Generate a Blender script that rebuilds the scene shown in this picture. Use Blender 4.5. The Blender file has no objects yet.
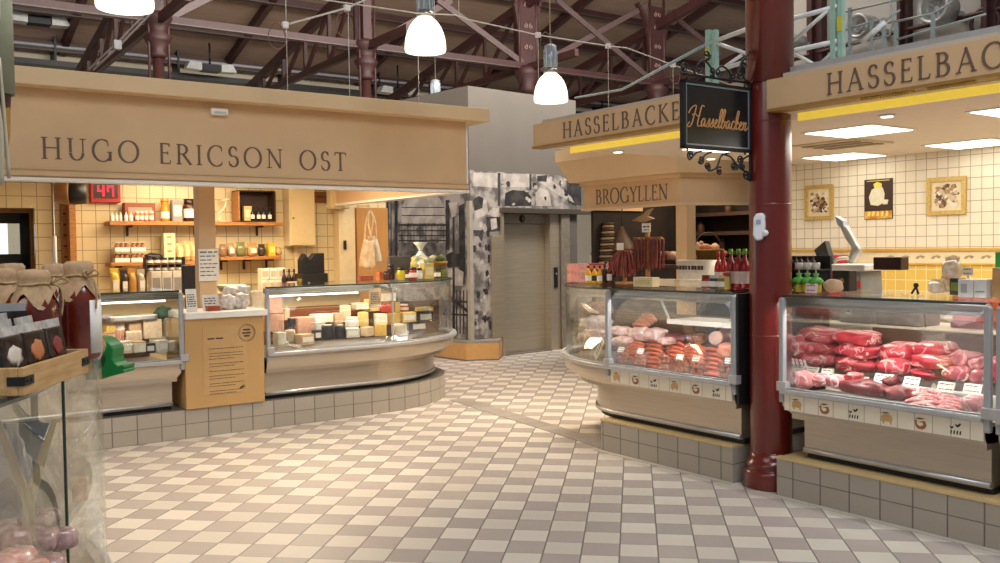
import bpy, bmesh, math, random
from math import sin, cos, tan, atan, atan2, pi, radians, sqrt, hypot
from mathutils import Vector, Matrix
random.seed(7)
SC = bpy.context.scene
COL = SC.collection
# ------------------------------------------------------------------ camera model (survey of the place)
FPX = 930.0; H0 = 1.60; PITCH = atan(32.5 / FPX); ROLL = 0.014
def ray(px, py):
    u = (px - 500) / FPX; v = -(py - 281.5) / FPX
    c, s = cos(ROLL), sin(ROLL)
    u, v = u * c + v * s, -u * s + v * c
    cp, sp = cos(PITCH), sin(PITCH)
    return (u, cp + v * sp, v * cp - sp)
def Pz(px, py, z=0.0):
    d = ray(px, py); t = (z - H0) / d[2]
    return Vector((d[0] * t, d[1] * t, z))
def Py(px, py, Y):
    d = ray(px, py); t = Y / d[1]
    return Vector((d[0] * t, Y, H0 + d[2] * t))
class Frame:
    """local x = along the front to the right, y = depth away from the hall, z up"""
    def __init__(s, ox, oy, deg):
        s.o = (ox, oy); s.r = radians(deg); s.ax = (cos(s.r), sin(s.r)); s.ay = (-sin(s.r), cos(s.r))
    def w(s, x, y, z=0.0):
        return Vector((s.o[0] + s.ax[0] * x + s.ay[0] * y, s.o[1] + s.ax[1] * x + s.ay[1] * y, z))
    def loc(s, X, Y):
        dx, dy = X - s.o[0], Y - s.o[1]
        return (dx * s.ax[0] + dy * s.ax[1], dx * s.ay[0] + dy * s.ay[1])
    def px(s, px, py, y=0.0):            # point of the plane at depth y seen at a pixel -> (x, z)
        d = ray(px, py); p = s.w(0, y)
        t = (p.x * s.ay[0] + p.y * s.ay[1]) / (d[0] * s.ay[0] + d[1] * s.ay[1])
        return (s.loc(d[0] * t, d[1] * t)[0], H0 + d[2] * t)
    def pz(s, px, py, z=0.0):
        p = Pz(px, py, z); return s.loc(p.x, p.y)
    def sx(s, px, py, x):                # point of the cross plane at x -> (y, z)
        d = ray(px, py); p = s.w(x, 0)
        t = (p.x * s.ax[0] + p.y * s.ax[1]) / (d[0] * s.ax[0] + d[1] * s.ax[1])
        return (s.loc(d[0] * t, d[1] * t)[1], H0 + d[2] * t)
HU = Frame(-1.26, 9.02, 35.4)      # cheese stall
HA = Frame(1.726, 5.982, -54.4)    # meat stall
RO = Frame(0, 0, 35.4)           # roof grid
# ------------------------------------------------------------------ materials
MATS = {}
def _new(name):
    m = bpy.data.materials.new(name); m.use_nodes = True
    nt = m.node_tree; nt.nodes.clear()
    out = nt.nodes.new('ShaderNodeOutputMaterial')
    return m, nt, out
def N(nt, typ, **kw):
    n = nt.nodes.new(typ)
    for k, v in kw.items(): setattr(n, k, v)
    return n
def srgb(h):
    if isinstance(h, str):
        h = h.lstrip('#'); c = [int(h[i:i + 2], 16) / 255 for i in (0, 2, 4)]
    else: c = list(h)
    return tuple(x / 12.92 if x <= .04045 else ((x + .055) / 1.055) ** 2.4 for x in c) + (1.0,)
def mat(name, col, rough=.5, metal=0.0, var=.12, scale=14, bump=0.0, emis=0.0, col2=None, stretch=None, coat=0.0, sss=0.0, spec=.5, detail=3, lo=.35, hi=.65):
    if name in MATS: return MATS[name]
    m, nt, out = _new(name); L = nt.links.new
    b = N(nt, 'ShaderNodeBsdfPrincipled'); L(b.outputs[0], out.inputs[0])
    tc = N(nt, 'ShaderNodeTexCoord'); mp = N(nt, 'ShaderNodeMapping'); L(tc.outputs['Object'], mp.inputs[0])
    if stretch: mp.inputs['Scale'].default_value = stretch
    no = N(nt, 'ShaderNodeTexNoise'); no.inputs['Scale'].default_value = scale; no.inputs['Detail'].default_value = detail
    L(mp.outputs[0], no.inputs['Vector'])
    cr = N(nt, 'ShaderNodeValToRGB'); L(no.outputs[0], cr.inputs[0])
    c1 = srgb(col)
    if col2: c2 = srgb(col2)
    else: c2 = tuple(min(1, x * (1 + var)) for x in c1[:3]) + (1,); c1 = tuple(x * (1 - var) for x in c1[:3]) + (1,)
    cr.color_ramp.elements[0].position = lo; cr.color_ramp.elements[1].position = hi
    cr.color_ramp.elements[0].color = c1; cr.color_ramp.elements[1].color = c2
    L(cr.outputs[0], b.inputs['Base Color'])
    b.inputs['Roughness'].default_value = rough; b.inputs['Metallic'].default_value = metal
    b.inputs['Specular IOR Level'].default_value = spec
    if coat: b.inputs['Coat Weight'].default_value = coat; b.inputs['Coat Roughness'].default_value = .12
    if sss: b.inputs['Subsurface Weight'].default_value = sss; b.inputs['Subsurface Radius'].default_value = (.02, .008, .005)
    if emis:
        L(cr.outputs[0], b.inputs['Emission Color']); b.inputs['Emission Strength'].default_value = emis
    if bump:
        bp = N(nt, 'ShaderNodeBump'); bp.inputs['Strength'].default_value = bump; bp.inputs['Distance'].default_value = .01
        L(no.outputs[0], bp.inputs['Height']); L(bp.outputs[0], b.inputs['Normal'])
    MATS[name] = m; return m
def glass(name, tint='#f9fbfa', refl=.10, rough=.02):
    if name in MATS: return MATS[name]
    m, nt, out = _new(name); L = nt.links.new
    t = N(nt, 'ShaderNodeBsdfTransparent'); t.inputs[0].default_value = srgb(tint)
    g = N(nt, 'ShaderNodeBsdfGlossy'); g.inputs['Roughness'].default_value = rough; g.inputs[0].default_value = (1, 1, 1, 1)
    lw = N(nt, 'ShaderNodeLayerWeight'); lw.inputs[0].default_value = .25
    no = N(nt, 'ShaderNodeTexNoise'); no.inputs['Scale'].default_value = 3
    mu = N(nt, 'ShaderNodeMath', operation='MULTIPLY_ADD'); mu.inputs[1].default_value = .30; mu.inputs[2].default_value = refl * .12
    L(lw.outputs['Fresnel'], mu.inputs[0])
    ad = N(nt, 'ShaderNodeMath', operation='MULTIPLY_ADD'); ad.inputs[1].default_value = .012
    L(no.outputs[0], ad.inputs[0]); L(mu.outputs[0], ad.inputs[2])
    mx = N(nt, 'ShaderNodeMixShader'); L(ad.outputs[0], mx.inputs[0]); L(t.outputs[0], mx.inputs[1]); L(g.outputs[0], mx.inputs[2])
    L(mx.outputs[0], out.inputs[0]); MATS[name] = m; return m
def meat_mat(name, col, col2, vein, vw=.02, scale=9, rough=.32):
    if name in MATS: return MATS[name]
    m, nt, out = _new(name); L = nt.links.new
    b = N(nt, 'ShaderNodeBsdfPrincipled'); L(b.outputs[0], out.inputs[0]); b.inputs['Roughness'].default_value = rough; b.inputs['Coat Weight'].default_value = .25; b.inputs['Coat Roughness'].default_value = .2
    tc = N(nt, 'ShaderNodeTexCoord'); oi = N(nt, 'ShaderNodeObjectInfo')
    ad = N(nt, 'ShaderNodeVectorMath', operation='ADD'); L(tc.outputs['Object'], ad.inputs[0]); L(oi.outputs['Random'], ad.inputs[1])
    n1 = N(nt, 'ShaderNodeTexNoise'); n1.inputs['Scale'].default_value = scale; n1.inputs['Detail'].default_value = 3; n1.inputs['Distortion'].default_value = 1.2; L(ad.outputs[0], n1.inputs['Vector'])
    n2 = N(nt, 'ShaderNodeTexNoise'); n2.inputs['Scale'].default_value = scale * 1.4; n2.inputs['Detail'].default_value = 2; L(ad.outputs[0], n2.inputs['Vector'])
    cr = N(nt, 'ShaderNodeValToRGB'); L(n2.outputs[0], cr.inputs[0]); e = cr.color_ramp.elements; e[0].position = .35; e[1].position = .65; e[0].color = srgb(col); e[1].color = srgb(col2)
    v = N(nt, 'ShaderNodeValToRGB'); L(n1.outputs[0], v.inputs[0]); e = v.color_ramp.elements
    e[0].position = .5 - vw * 2; e[0].color = (0, 0, 0, 1); e[1].position = .5 + vw * 2; e[1].color = (0, 0, 0, 1); k = e.new(.5); k.color = (1, 1, 1, 1)
    mx = N(nt, 'ShaderNodeMix', data_type='RGBA'); L(v.outputs[0], mx.inputs[0]); L(cr.outputs[0], mx.inputs[6]); mx.inputs[7].default_value = srgb(vein); L(mx.outputs[2], b.inputs['Base Color'])
    bp = N(nt, 'ShaderNodeBump'); bp.inputs['Strength'].default_value = .2; bp.inputs['Distance'].default_value = .004; L(n2.outputs[0], bp.inputs['Height']); L(bp.outputs[0], b.inputs['Normal'])
    MATS[name] = m; return m
def emit(name, col, strength):
    if name in MATS: return MATS[name]
    m, nt, out = _new(name); L = nt.links.new
    e = N(nt, 'ShaderNodeEmission'); e.inputs[0].default_value = srgb(col); e.inputs[1].default_value = strength
    L(e.outputs[0], out.inputs[0]); MATS[name] = m; return m
def tiles(name, col, grout, su, sv, ax=('X', 'Z'), gw=.03, var=.06, rough=.25, bump=.3, ou=0.0, ov=0.0):
    """square glazed tiles on a plane, in the object's own coordinates"""
    if name in MATS: return MATS[name]
    m, nt, out = _new(name); L = nt.links.new
    b = N(nt, 'ShaderNodeBsdfPrincipled'); L(b.outputs[0], out.inputs[0]); b.inputs['Roughness'].default_value = rough
    tc = N(nt, 'ShaderNodeTexCoord'); sp = N(nt, 'ShaderNodeSeparateXYZ'); L(tc.outputs['Object'], sp.inputs[0])
    edges = []; cells = []
    for a, s, o in ((ax[0], su, ou), (ax[1], sv, ov)):
        d = N(nt, 'ShaderNodeMath', operation='MULTIPLY_ADD'); d.inputs[1].default_value = 1 / s; d.inputs[2].default_value = o + 100
        L(sp.outputs[a], d.inputs[0])
        fl = N(nt, 'ShaderNodeMath', operation='FLOOR'); L(d.outputs[0], fl.inputs[0]); cells.append(fl)
        fr = N(nt, 'ShaderNodeMath', operation='FRACT'); L(d.outputs[0], fr.inputs[0])
        pp = N(nt, 'ShaderNodeMath', operation='PINGPONG'); pp.inputs[1].default_value = .5; L(fr.outputs[0], pp.inputs[0])
        edges.append(pp)
    mn = N(nt, 'ShaderNodeMath', operation='MINIMUM'); L(edges[0].outputs[0], mn.inputs[0]); L(edges[1].outputs[0], mn.inputs[1])
    mr = N(nt, 'ShaderNodeMapRange'); mr.inputs[1].default_value = gw * .6; mr.inputs[2].default_value = gw * 1.4; L(mn.outputs[0], mr.inputs[0])
    cb = N(nt, 'ShaderNodeCombineXYZ'); L(cells[0].outputs[0], cb.inputs[0]); L(cells[1].outputs[0], cb.inputs[1])
    wn = N(nt, 'ShaderNodeTexWhiteNoise', noise_dimensions='3D'); L(cb.outputs[0], wn.inputs[0])
    cr = N(nt, 'ShaderNodeValToRGB'); c = srgb(col)
    cr.color_ramp.elements[0].color = tuple(x * (1 - var) for x in c[:3]) + (1,); cr.color_ramp.elements[1].color = tuple(min(1, x * (1 + var)) for x in c[:3]) + (1,)
    L(wn.outputs[0], cr.inputs[0])
    mx = N(nt, 'ShaderNodeMix', data_type='RGBA'); L(mr.outputs[0], mx.inputs[0]); mx.inputs[6].default_value = srgb(grout); L(cr.outputs[0], mx.inputs[7])
    L(mx.outputs[2], b.inputs['Base Color'])
    bp = N(nt, 'ShaderNodeBump'); bp.inputs['Strength'].default_value = bump; bp.inputs['Distance'].default_value = .004
    L(mr.outputs[0], bp.inputs['Height']); L(bp.outputs[0], b.inputs['Normal'])
    MATS[name] = m; return m
# ------------------------------------------------------------------ mesh builder
def catmull(pts, n=6, closed=False):
    P = [Vector(p) for p in pts]; out = []
    k = len(P); rng = range(k if closed else k - 1)
    for i in rng:
        p1, p2 = P[i], P[(i + 1) % k]
        p0 = P[(i - 1) % k] if (closed or i > 0) else p1 * 2 - p2
        p3 = P[(i + 2) % k] if (closed or i + 2 < k) else p2 * 2 - p1
        for j in range(n):
            t = j / n
            out.append(.5 * ((2 * p1) + (p2 - p0) * t + (2 * p0 - 5 * p1 + 4 * p2 - p3) * t * t + (3 * p1 - p0 - 3 * p2 + p3) * t ** 3))
    if not closed: out.append(P[-1])
    return out
def arc(cx, cy, r, a0, a1, n=12, ry=None):
    ry = r if ry is None else ry
    return [(cx + r * cos(radians(a0 + (a1 - a0) * i / n)), cy + ry * sin(radians(a0 + (a1 - a0) * i / n))) for i in range(n + 1)]
def offset(pts, d):
    """offset an open plan polyline to its left by d"""
    out = []; k = len(pts)
    for i in range(k):
        a = Vector(pts[max(0, i - 1)][:2]); b = Vector(pts[i][:2]); c = Vector(pts[min(k - 1, i + 1)][:2])
        t1 = (b - a); t2 = (c - b)
        if t1.length < 1e-9: t1 = t2
        if t2.length < 1e-9: t2 = t1
        n1 = Vector((-t1.y, t1.x)).normalized(); n2 = Vector((-t2.y, t2.x)).normalized()
        n = (n1 + n2); n = n.normalized() if n.length > 1e-6 else n1
        q = max(.4, n.dot(n1)); p = b + n * (d / q); out.append((p.x, p.y))
    return out
class MB:
    def __init__(s): s.v = []; s.f = []; s.m = []; s.s = []
    def add(s, vs, fs, mi=0, sm=False, T=None):
        o = len(s.v)
        for v in vs:
            v = Vector(v); s.v.append(T @ v if T else v)
        for f in fs: s.f.append([i + o for i in f]); s.m.append(mi); s.s.append(sm)
        return s
    def box(s, x0, x1, y0, y1, z0, z1, mi=0, T=None):
        vs = [(x, y, z) for z in (z0, z1) for y in (y0, y1) for x in (x0, x1)]
        return s.add(vs, [(0, 2, 3, 1), (4, 5, 7, 6), (0, 1, 5, 4), (2, 6, 7, 3), (0, 4, 6, 2), (1, 3, 7, 5)], mi, False, T)
    def quad(s, a, b, c, d, mi=0): return s.add([a, b, c, d], [(0, 1, 2, 3)], mi)
    def prism(s, poly, z0, z1, mi=0, T=None, sm=False):
        k = len(poly); ar = sum(poly[i][0] * poly[(i + 1) % k][1] - poly[(i + 1) % k][0] * poly[i][1] for i in range(k))
        if ar < 0: poly = poly[::-1]
        vs = [(p[0], p[1], z0) for p in poly] + [(p[0], p[1], z1) for p in poly]
        s.add(vs, [tuple(range(k))[::-1], tuple(range(k, 2 * k))], mi, False, T)
        return s.add(vs, [(i, (i + 1) % k, k + (i + 1) % k, k + i) for i in range(k)], mi, sm, T)
    def slab(s, poly, y0, y1, mi=0, T=None, sm=False):
        """polygon drawn in (x, z), thickness along y"""
        R = Matrix(((1, 0, 0, 0), (0, 0, -1, 0), (0, 1, 0, 0), (0, 0, 0, 1)))
        return s.prism(poly, -y1, -y0, mi, (T @ R) if T else R, sm)
    def band(s, pts, z0, z1, t, mi=0, sm=True, pts1=None):
        """a wall of thickness t along an open plan polyline; pts1: other plan at z1"""
        q1 = pts1 or pts; a = [(p[0], p[1], z0) for p in pts]; b = [(p[0], p[1], z1) for p in q1]
        c = [(p[0], p[1], z0) for p in offset(pts, t)]; d = [(p[0], p[1], z1) for p in offset(q1, t)]
        k = len(pts); vs = a + b + c + d; fs = []
        for i in range(k - 1):
            fs += [(i, i + 1, k + i + 1, k + i), (2 * k + i, 3 * k + i, 3 * k + i + 1, 2 * k + i + 1)]
        s.add(vs, fs, mi, sm)
        fs = []
        for i in range(k - 1): fs += [(k + i, k + i + 1, 3 * k + i + 1, 3 * k + i), (i, 2 * k + i, 2 * k + i + 1, i + 1)]
        fs += [(0, k, 3 * k, 2 * k), (k - 1, 3 * k - 1, 4 * k - 1, 2 * k - 1)]
        return s.add(vs, fs, mi, False)
    def lathe(s, prof, seg=20, c=(0, 0, 0), mi=0, sm=True, T=None, cap=True):
        vs = []; k = len(prof)
        for r, z in prof:
            for j in range(seg):
                a = 2 * pi * j / seg; vs.append((c[0] + r * cos(a), c[1] + r * sin(a), c[2] + z))
        fs = [(i * seg + j, i * seg + (j + 1) % seg, (i + 1) * seg + (j + 1) % seg, (i + 1) * seg + j) for i in range(k - 1) for j in range(seg)]
        s.add(vs, fs, mi, sm, T)
        if cap:
            cf = []
            if prof[0][0] > 1e-5: cf.append(tuple(range(seg))[::-1])
            if prof[-1][0] > 1e-5: cf.append(tuple(range((k - 1) * seg, k * seg)))
            if cf: s.add(vs, cf, mi, False, T)
        return s
    def tube(s, pts, r, seg=8, mi=0, closed=False, T=None, sm=True):
        P = [Vector(p) for p in pts]; k = len(P)
        rs = r if isinstance(r, (list, tuple)) else [r] * k
        vs = []; nrm = None
        for i in range(k):
            if closed: t = P[(i + 1) % k] - P[(i - 1) % k]
            else: t = P[min(k - 1, i + 1)] - P[max(0, i - 1)]
            if t.length < 1e-9: t = Vector((0, 0, 1))
            t.normalize()
            if nrm is None:
                nrm = t.orthogonal().normalized()
            nrm = nrm - t * nrm.dot(t)
            if nrm.length < 1e-6: nrm = t.orthogonal()
            nrm.normalize(); bn = t.cross(nrm)
            for j in range(seg):
                a = 2 * pi * j / seg; vs.append(P[i] + (nrm * cos(a) + bn * sin(a)) * rs[i])
        rr = range(k if closed else k - 1)
        fs = [(i * seg + j, i * seg + (j + 1) % seg, ((i + 1) % k) * seg + (j + 1) % seg, ((i + 1) % k) * seg + j) for i in rr for j in range(seg)]
        s.add(vs, fs, mi, sm, T)
        if not closed: s.add(vs, [tuple(range(seg))[::-1], tuple(range((k - 1) * seg, k * seg))], mi, False, T)
        return s
    def bar(s, a, b, w, h=None, mi=0, T=None):
        """rectangular bar from a to b"""
        a = Vector(a); b = Vector(b); h = h or w; t = (b - a).normalized()
        up = Vector((0, 0, 1)) if abs(t.z) < .95 else Vector((0, 1, 0))
        x = t.cross(up).normalized() * (w / 2); y = x.cross(t).normalized() * (h / 2)
        vs = [p + sx * x + sy * y for p in (a, b) for sx, sy in ((-1, -1), (1, -1), (1, 1), (-1, 1))]
        return s.add(vs, [(0, 3, 2, 1), (4, 5, 6, 7), (0, 1, 5, 4), (1, 2, 6, 5), (2, 3, 7, 6), (3, 0, 4, 7)], mi, False, T)
    def blob(s, c, r, amt=.15, seed=0, nu=18, nv=11, mi=0, T=None, p=2.0, freq=2.0):
        """lumpy super-ellipsoid"""
        rd = random.Random(seed); ph = [rd.uniform(0, 6.28) for _ in range(9)]
        def sg(x): return math.copysign(abs(x) ** (2.0 / p), x)
        vs = []
        for i in range(nv + 1):
            th = -pi / 2 + pi * i / nv
            for j in range(nu):
                a = 2 * pi * j / nu
                x, y, z = sg(cos(th)) * sg(cos(a)), sg(cos(th)) * sg(sin(a)), sg(sin(th))
                k = 1 + amt * (sin(freq * x * 1.7 + ph[0]) * sin(freq * y * 1.9 + ph[1]) + .6 * sin(freq * z * 2.3 + ph[2] + x * 2) + .5 * sin(freq * 2.1 * x + ph[3]) * sin(freq * 2.3 * z + ph[4]) + .35 * sin(freq * 3.3 * y + ph[5]))
                vs.append((c[0] + x * r[0] * k, c[1] + y * r[1] * k, c[2] + z * r[2] * k))
        fs = [(i * nu + j, i * nu + (j + 1) % nu, (i + 1) * nu + (j + 1) % nu, (i + 1) * nu + j) for i in range(nv) for j in range(nu)]
        return s.add(vs, fs, mi, True, T)
    def build(s, name, mats, parent=None, bevel=0.0, recalc=True, org=None):
        me = bpy.data.meshes.new(name)
        vs = s.v if org is None else [v - Vector(org) for v in s.v]
        me.from_pydata([tuple(v) for v in vs], [], s.f)
        ml = mats if isinstance(mats, (list, tuple)) else [mats]
        for m in ml: me.materials.append(m)
        for p, mi, sm in zip(me.polygons, s.m, s.s): p.material_index = min(mi, len(ml) - 1); p.use_smooth = sm
        if recalc:
            bm = bmesh.new(); bm.from_mesh(me); bmesh.ops.remove_doubles(bm, verts=bm.verts, dist=1e-5)
            bmesh.ops.recalc_face_normals(bm, faces=bm.faces); bm.to_mesh(me); bm.free()
        me.update()
        o = bpy.data.objects.new(name, me); COL.objects.link(o)
        if parent: o.parent = parent
        if bevel:
            b = o.modifiers.new('bevel', 'BEVEL'); b.width = bevel; b.segments = 2; b.limit_method = 'ANGLE'; b.angle_limit = radians(40)
        return o
ALL_LABELS = {}
def tag(o, label=None, cat=None, group=None, kind=None):
    if label: o['label'] = label
    if cat: o['category'] = cat
    if group: o['group'] = group
    if kind: o['kind'] = kind
    return o
def thing(name, label, cat, loc=(0, 0, 0), rz=0.0, group=None, kind=None):
    o = bpy.data.objects.new(name, None); o.empty_display_size = .1; COL.objects.link(o)
    o.location = loc; o.rotation_euler = (0, 0, rz)
    return tag(o, label, cat, group, kind)
def inframe(F, name, label, cat, x=0, y=0, z=0, group=None, kind=None, rz=0.0):
    return thing(name, label, cat, F.w(x, y, z), F.r + rz, group, kind)
def solo(mb, name, m, label, cat, loc=(0, 0, 0), rz=0.0, group=None, bevel=0.0, kind=None):
    o = mb.build(name, m, None, bevel); o.location = loc; o.rotation_euler = (0, 0, rz)
    return tag(o, label, cat, group, kind)
def soloF(F, mb, name, m, label, cat, x=0, y=0, z=0, rz=0.0, group=None, bevel=0.0, kind=None):
    return solo(mb, name, m, label, cat, F.w(x, y, z), F.r + rz, group, bevel, kind)
def struct(mb, name, m, F=None, bevel=0.0, label=None, cat=None):
    o = mb.build(name, m, None, bevel); o['kind'] = 'structure'
    if F: o.location = F.w(0, 0, 0); o.rotation_euler = (0, 0, F.r)
    return tag(o, label, cat)
def kids(o): return [c for c in bpy.data.objects if c.parent == o]
def copy_tree(o, parent=None, loc=None, rz=None, label=None, group=None):
    c = o.copy(); COL.objects.link(c)
    if parent: c.parent = parent
    if loc is not None: c.location = loc
    if rz is not None: c.rotation_euler = (0, 0, rz)
    if label: c['label'] = label
    if group: c['group'] = group
    for ch in list(o.children): copy_tree(ch, c)
    return c
ORD = ['first', 'second', 'third', 'fourth', 'fifth', 'sixth', 'seventh', 'eighth', 'ninth', 'tenth', 'eleventh', 'twelfth', 'thirteenth', 'fourteenth', 'fifteenth', 'sixteenth', 'seventeenth', 'eighteenth', 'nineteenth', 'twentieth']
# ------------------------------------------------------------------ lettering (drawn strokes: thick, thin, serifs)
def _ln(a, b, w): return ('l', a, b, w)
TK, TN = .115, .055
def _poly(pts, w): return ('p', pts, w)
def O_(cx, rx): return _poly([(cx + rx * cos(t), .5 + .52 * sin(t)) for t in [2 * pi * i / 28 for i in range(29)]], 'o')
def _arc(cx, cy, rx, ry, a0, a1, n=14): return [(cx + rx * cos(radians(a0 + (a1 - a0) * i / n)), cy + ry * sin(radians(a0 + (a1 - a0) * i / n))) for i in range(n + 1)]
def sf(x, z, w=.26): return _ln((x - w / 2, z), (x + w / 2, z), .045)
GL = {
 'H': (.86, [_ln((.14, 0), (.14, 1), TK), _ln((.72, 0), (.72, 1), TK), _ln((.14, .52), (.72, .52), TN), sf(.14, .02), sf(.14, .98), sf(.72, .02), sf(.72, .98)]),
 'U': (.80, [_ln((.13, .35), (.13, 1), TK), _ln((.67, .35), (.67, 1), TN), _poly(_arc(.40, .33, .27, .33, 180, 360), 'u'), sf(.13, .98), sf(.67, .98)]),
 'G': (.92, [_poly(_arc(.48, .5, .42, .52, 55, 325), 'c'), _ln((.82, .02), (.82, .42), TK), sf(.80, .43, .22), _ln((.72, .9), (.74, .72), .045)]),
 'O': (.98, [O_(.49, .43)]),
 'E': (.58, [_ln((.13, 0), (.13, 1), TK), _ln((.06, .98), (.50, .98), TN), _ln((.13, .53), (.42, .53), TN), _ln((.06, .02), (.53, .02), TN), _ln((.49, .98), (.50, .84), .045), _ln((.52, .02), (.55, .18), .045), _ln((.42, .45), (.42, .61), .045)]),
 'R': (.72, [_ln((.13, 0), (.13, 1), TK), _poly([(.13, .97)] + _arc(.30, .74, .22, .23, 90, -90) + [(.13, .51)], 'b'), _ln((.32, .52), (.70, .0), TK), sf(.13, .02), _ln((.02, .98), (.13, .98), .045), sf(.70, .01, .14)]),
 'I': (.30, [_ln((.15, 0), (.15, 1), TK), sf(.15, .02), sf(.15, .98)]),
 'C': (.82, [_poly(_arc(.48, .5, .42, .52, 52, 308), 'c'), _ln((.73, .93), (.75, .74), .045), _ln((.73, .06), (.77, .2), .045)]),
 'S': (.56, [_poly(_arc(.27, .75, .19, .25, 30, 250) + _arc(.28, .26, .22, .27, 80, -150), 's'), _ln((.43, .94), (.44, .78), .045), _ln((.06, .1), (.05, .27), .045)]),
 'N': (.90, [_ln((.15, 0), (.15, .98), TN), _ln((.12, .99), (.74, .02), TK), _ln((.75, .0), (.75, 1), TN), sf(.15, .02), _ln((.0, .98), (.16, .98), .045), sf(.75, .98)]),
 'T': (.70, [_ln((.35, 0), (.35, 1), TK), _ln((.04, .98), (.66, .98), TN), sf(.35, .02), _ln((.04, .98), (.02, .82), .045), _ln((.66, .98), (.68, .82), .045)]),
 'A': (.82, [_ln((.08, 0), (.40, 1.02), TN), _ln((.38, 1.02), (.73, 0), TK), _ln((.2, .36), (.60, .36), TN), sf(.08, .02, .22), sf(.73, .02, .24)]),
 'L': (.58, [_ln((.13, 0), (.13, 1), TK), _ln((.04, .02), (.53, .02), TN), _ln((.52, .02), (.56, .2), .045), sf(.13, .98)]),
 'B': (.68, [_ln((.13, 0), (.13, 1), TK), _poly([(.13, .97)] + _arc(.30, .76, .19, .21, 90, -90) + [(.13, .55)], 'b'), _poly([(.13, .55), (.3, .55)] + _arc(.34, .28, .23, .265, 90, -90) + [(.13, .02)], 'b'), _ln((.02, .98), (.13, .98), .045), _ln((.02, .02), (.13, .02), .045)]),
 'K': (.76, [_ln((.13, 0), (.13, 1), TK), _ln((.15, .5), (.60, .98), TN), _ln((.26, .58), (.72, .0), TK), sf(.13, .02), sf(.13, .98), sf(.60, .98, .2), sf(.72, .01, .16)]),
 'Y': (.74, [_ln((.37, 0), (.37, .5), TK), _ln((.37, .48), (.08, .98), TK), _ln((.37, .48), (.66, .98), TN), sf(.37, .02), sf(.08, .98, .2), sf(.66, .98, .2)]),
 ' ': (.42, []), 'V': (.8, []),
}
def _ribbon(pts, w0, w1):
    """variable-width stroke: thick where the stroke runs upright"""
    P = [Vector((p[0], p[1])) for p in pts]; k = len(P); Lf = []; Rt = []
    for i in range(k):
        t = (P[min(k - 1, i + 1)] - P[max(0, i - 1)]).normalized(); n = Vector((-t.y, t.x))
        w = w0 + (w1 - w0) * abs(t.y) ** 1.3
        Lf.append(P[i] + n * w / 2); Rt.append(P[i] - n * w / 2)
    return Lf, Rt
def stroke2d(mb, pts, w0, w1, y0, y1, T):
    Lf, Rt = _ribbon(pts, w0, w1); k = len(Lf); vs = []
    for y in (y0, y1):
        vs += [(p.x, y, p.y) for p in Lf] + [(p.x, y, p.y) for p in Rt]
    fs = []
    for i in range(k - 1):
        fs += [(i, k + i, k + i + 1, i + 1), (2 * k + i, 2 * k + i + 1, 3 * k + i + 1, 3 * k + i), (i, i + 1, 2 * k + i + 1, 2 * k + i), (k + i, 3 * k + i, 3 * k + i + 1, k + i + 1)]
    fs += [(0, 2 * k, 3 * k, k), (k - 1, 2 * k - 1, 4 * k - 1, 3 * k - 1)]
    mb.add(vs, fs, 0, False, T)
def lettering(txt, x0, x1, z0, h, y=0.0, th=.004, asp=1.0):
    """letters on the plane y, from x0 to x1, facing -y"""
    mb = MB(); k = h * asp; x = 0
    sp = ((x1 - x0) / k - sum(GL[c][0] for c in txt)) / max(1, len(txt) - 1)
    for c in txt:
        adv, st = GL[c]
        T = Matrix.Translation((x0 + x * k, 0, z0)) @ Matrix.Diagonal((k, 1, h, 1))
        for q in st:
            if q[0] == 'l':
                a, b, w = q[1:]; a = Vector(a); b = Vector(b); d = (b - a).normalized(); n = Vector((-d.y, d.x)) * w / 2
                vs = [(p.x, yy, p.y) for yy in (y - th, y) for p in (a + n, a - n, b - n, b + n)]
                mb.add(vs, [(0, 1, 2, 3), (7, 6, 5, 4), (0, 4, 5, 1), (1, 5, 6, 2), (2, 6, 7, 3), (3, 7, 4, 0)], 0, False, T)
            else: stroke2d(mb, q[1], TN, TK * 1.1, y - th, y, T)
        x += adv + sp
    return mb
def scribble(mb, x0, x1, z, h, y, rnd, mi=0, th=.0012):
    """a line of small print: short dashes standing for words too small to read"""
    x = x0
    while x < x1:
        w = rnd.uniform(1.2, 3.6) * h; w = min(w, x1 - x)
        if w < .4 * h: break
        mb.box(x, x + w, y - th, y, z, z + h * .55, mi); x += w + h * .6
# ------------------------------------------------------------------ camera, world
cd = bpy.data.cameras.new('camera'); cam = bpy.data.objects.new('camera', cd); COL.objects.link(cam)
cd.sensor_width = 36; cd.lens = 36 * FPX / 1000; cd.clip_start = .05; cd.clip_end = 200
cam.matrix_world = Matrix.Translation((0, 0, H0)) @ Matrix.Rotation(pi / 2 - PITCH, 4, 'X') @ Matrix.Rotation(-ROLL, 4, 'Z')
SC.camera = cam
SC.view_settings.view_transform = 'Standard'; SC.view_settings.look = 'None'; SC.view_settings.gamma = 1; SC.view_settings.exposure = 0.0
try: SC.view_settings.use_curve_mapping = False
except Exception: pass
w = bpy.data.worlds.new('hall_daylight'); SC.world = w; w.use_nodes = True
bg = w.node_tree.nodes['Background']; bg.inputs[0].default_value = (.93, .95, 1.0, 1); bg.inputs[1].default_value = .22
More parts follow.
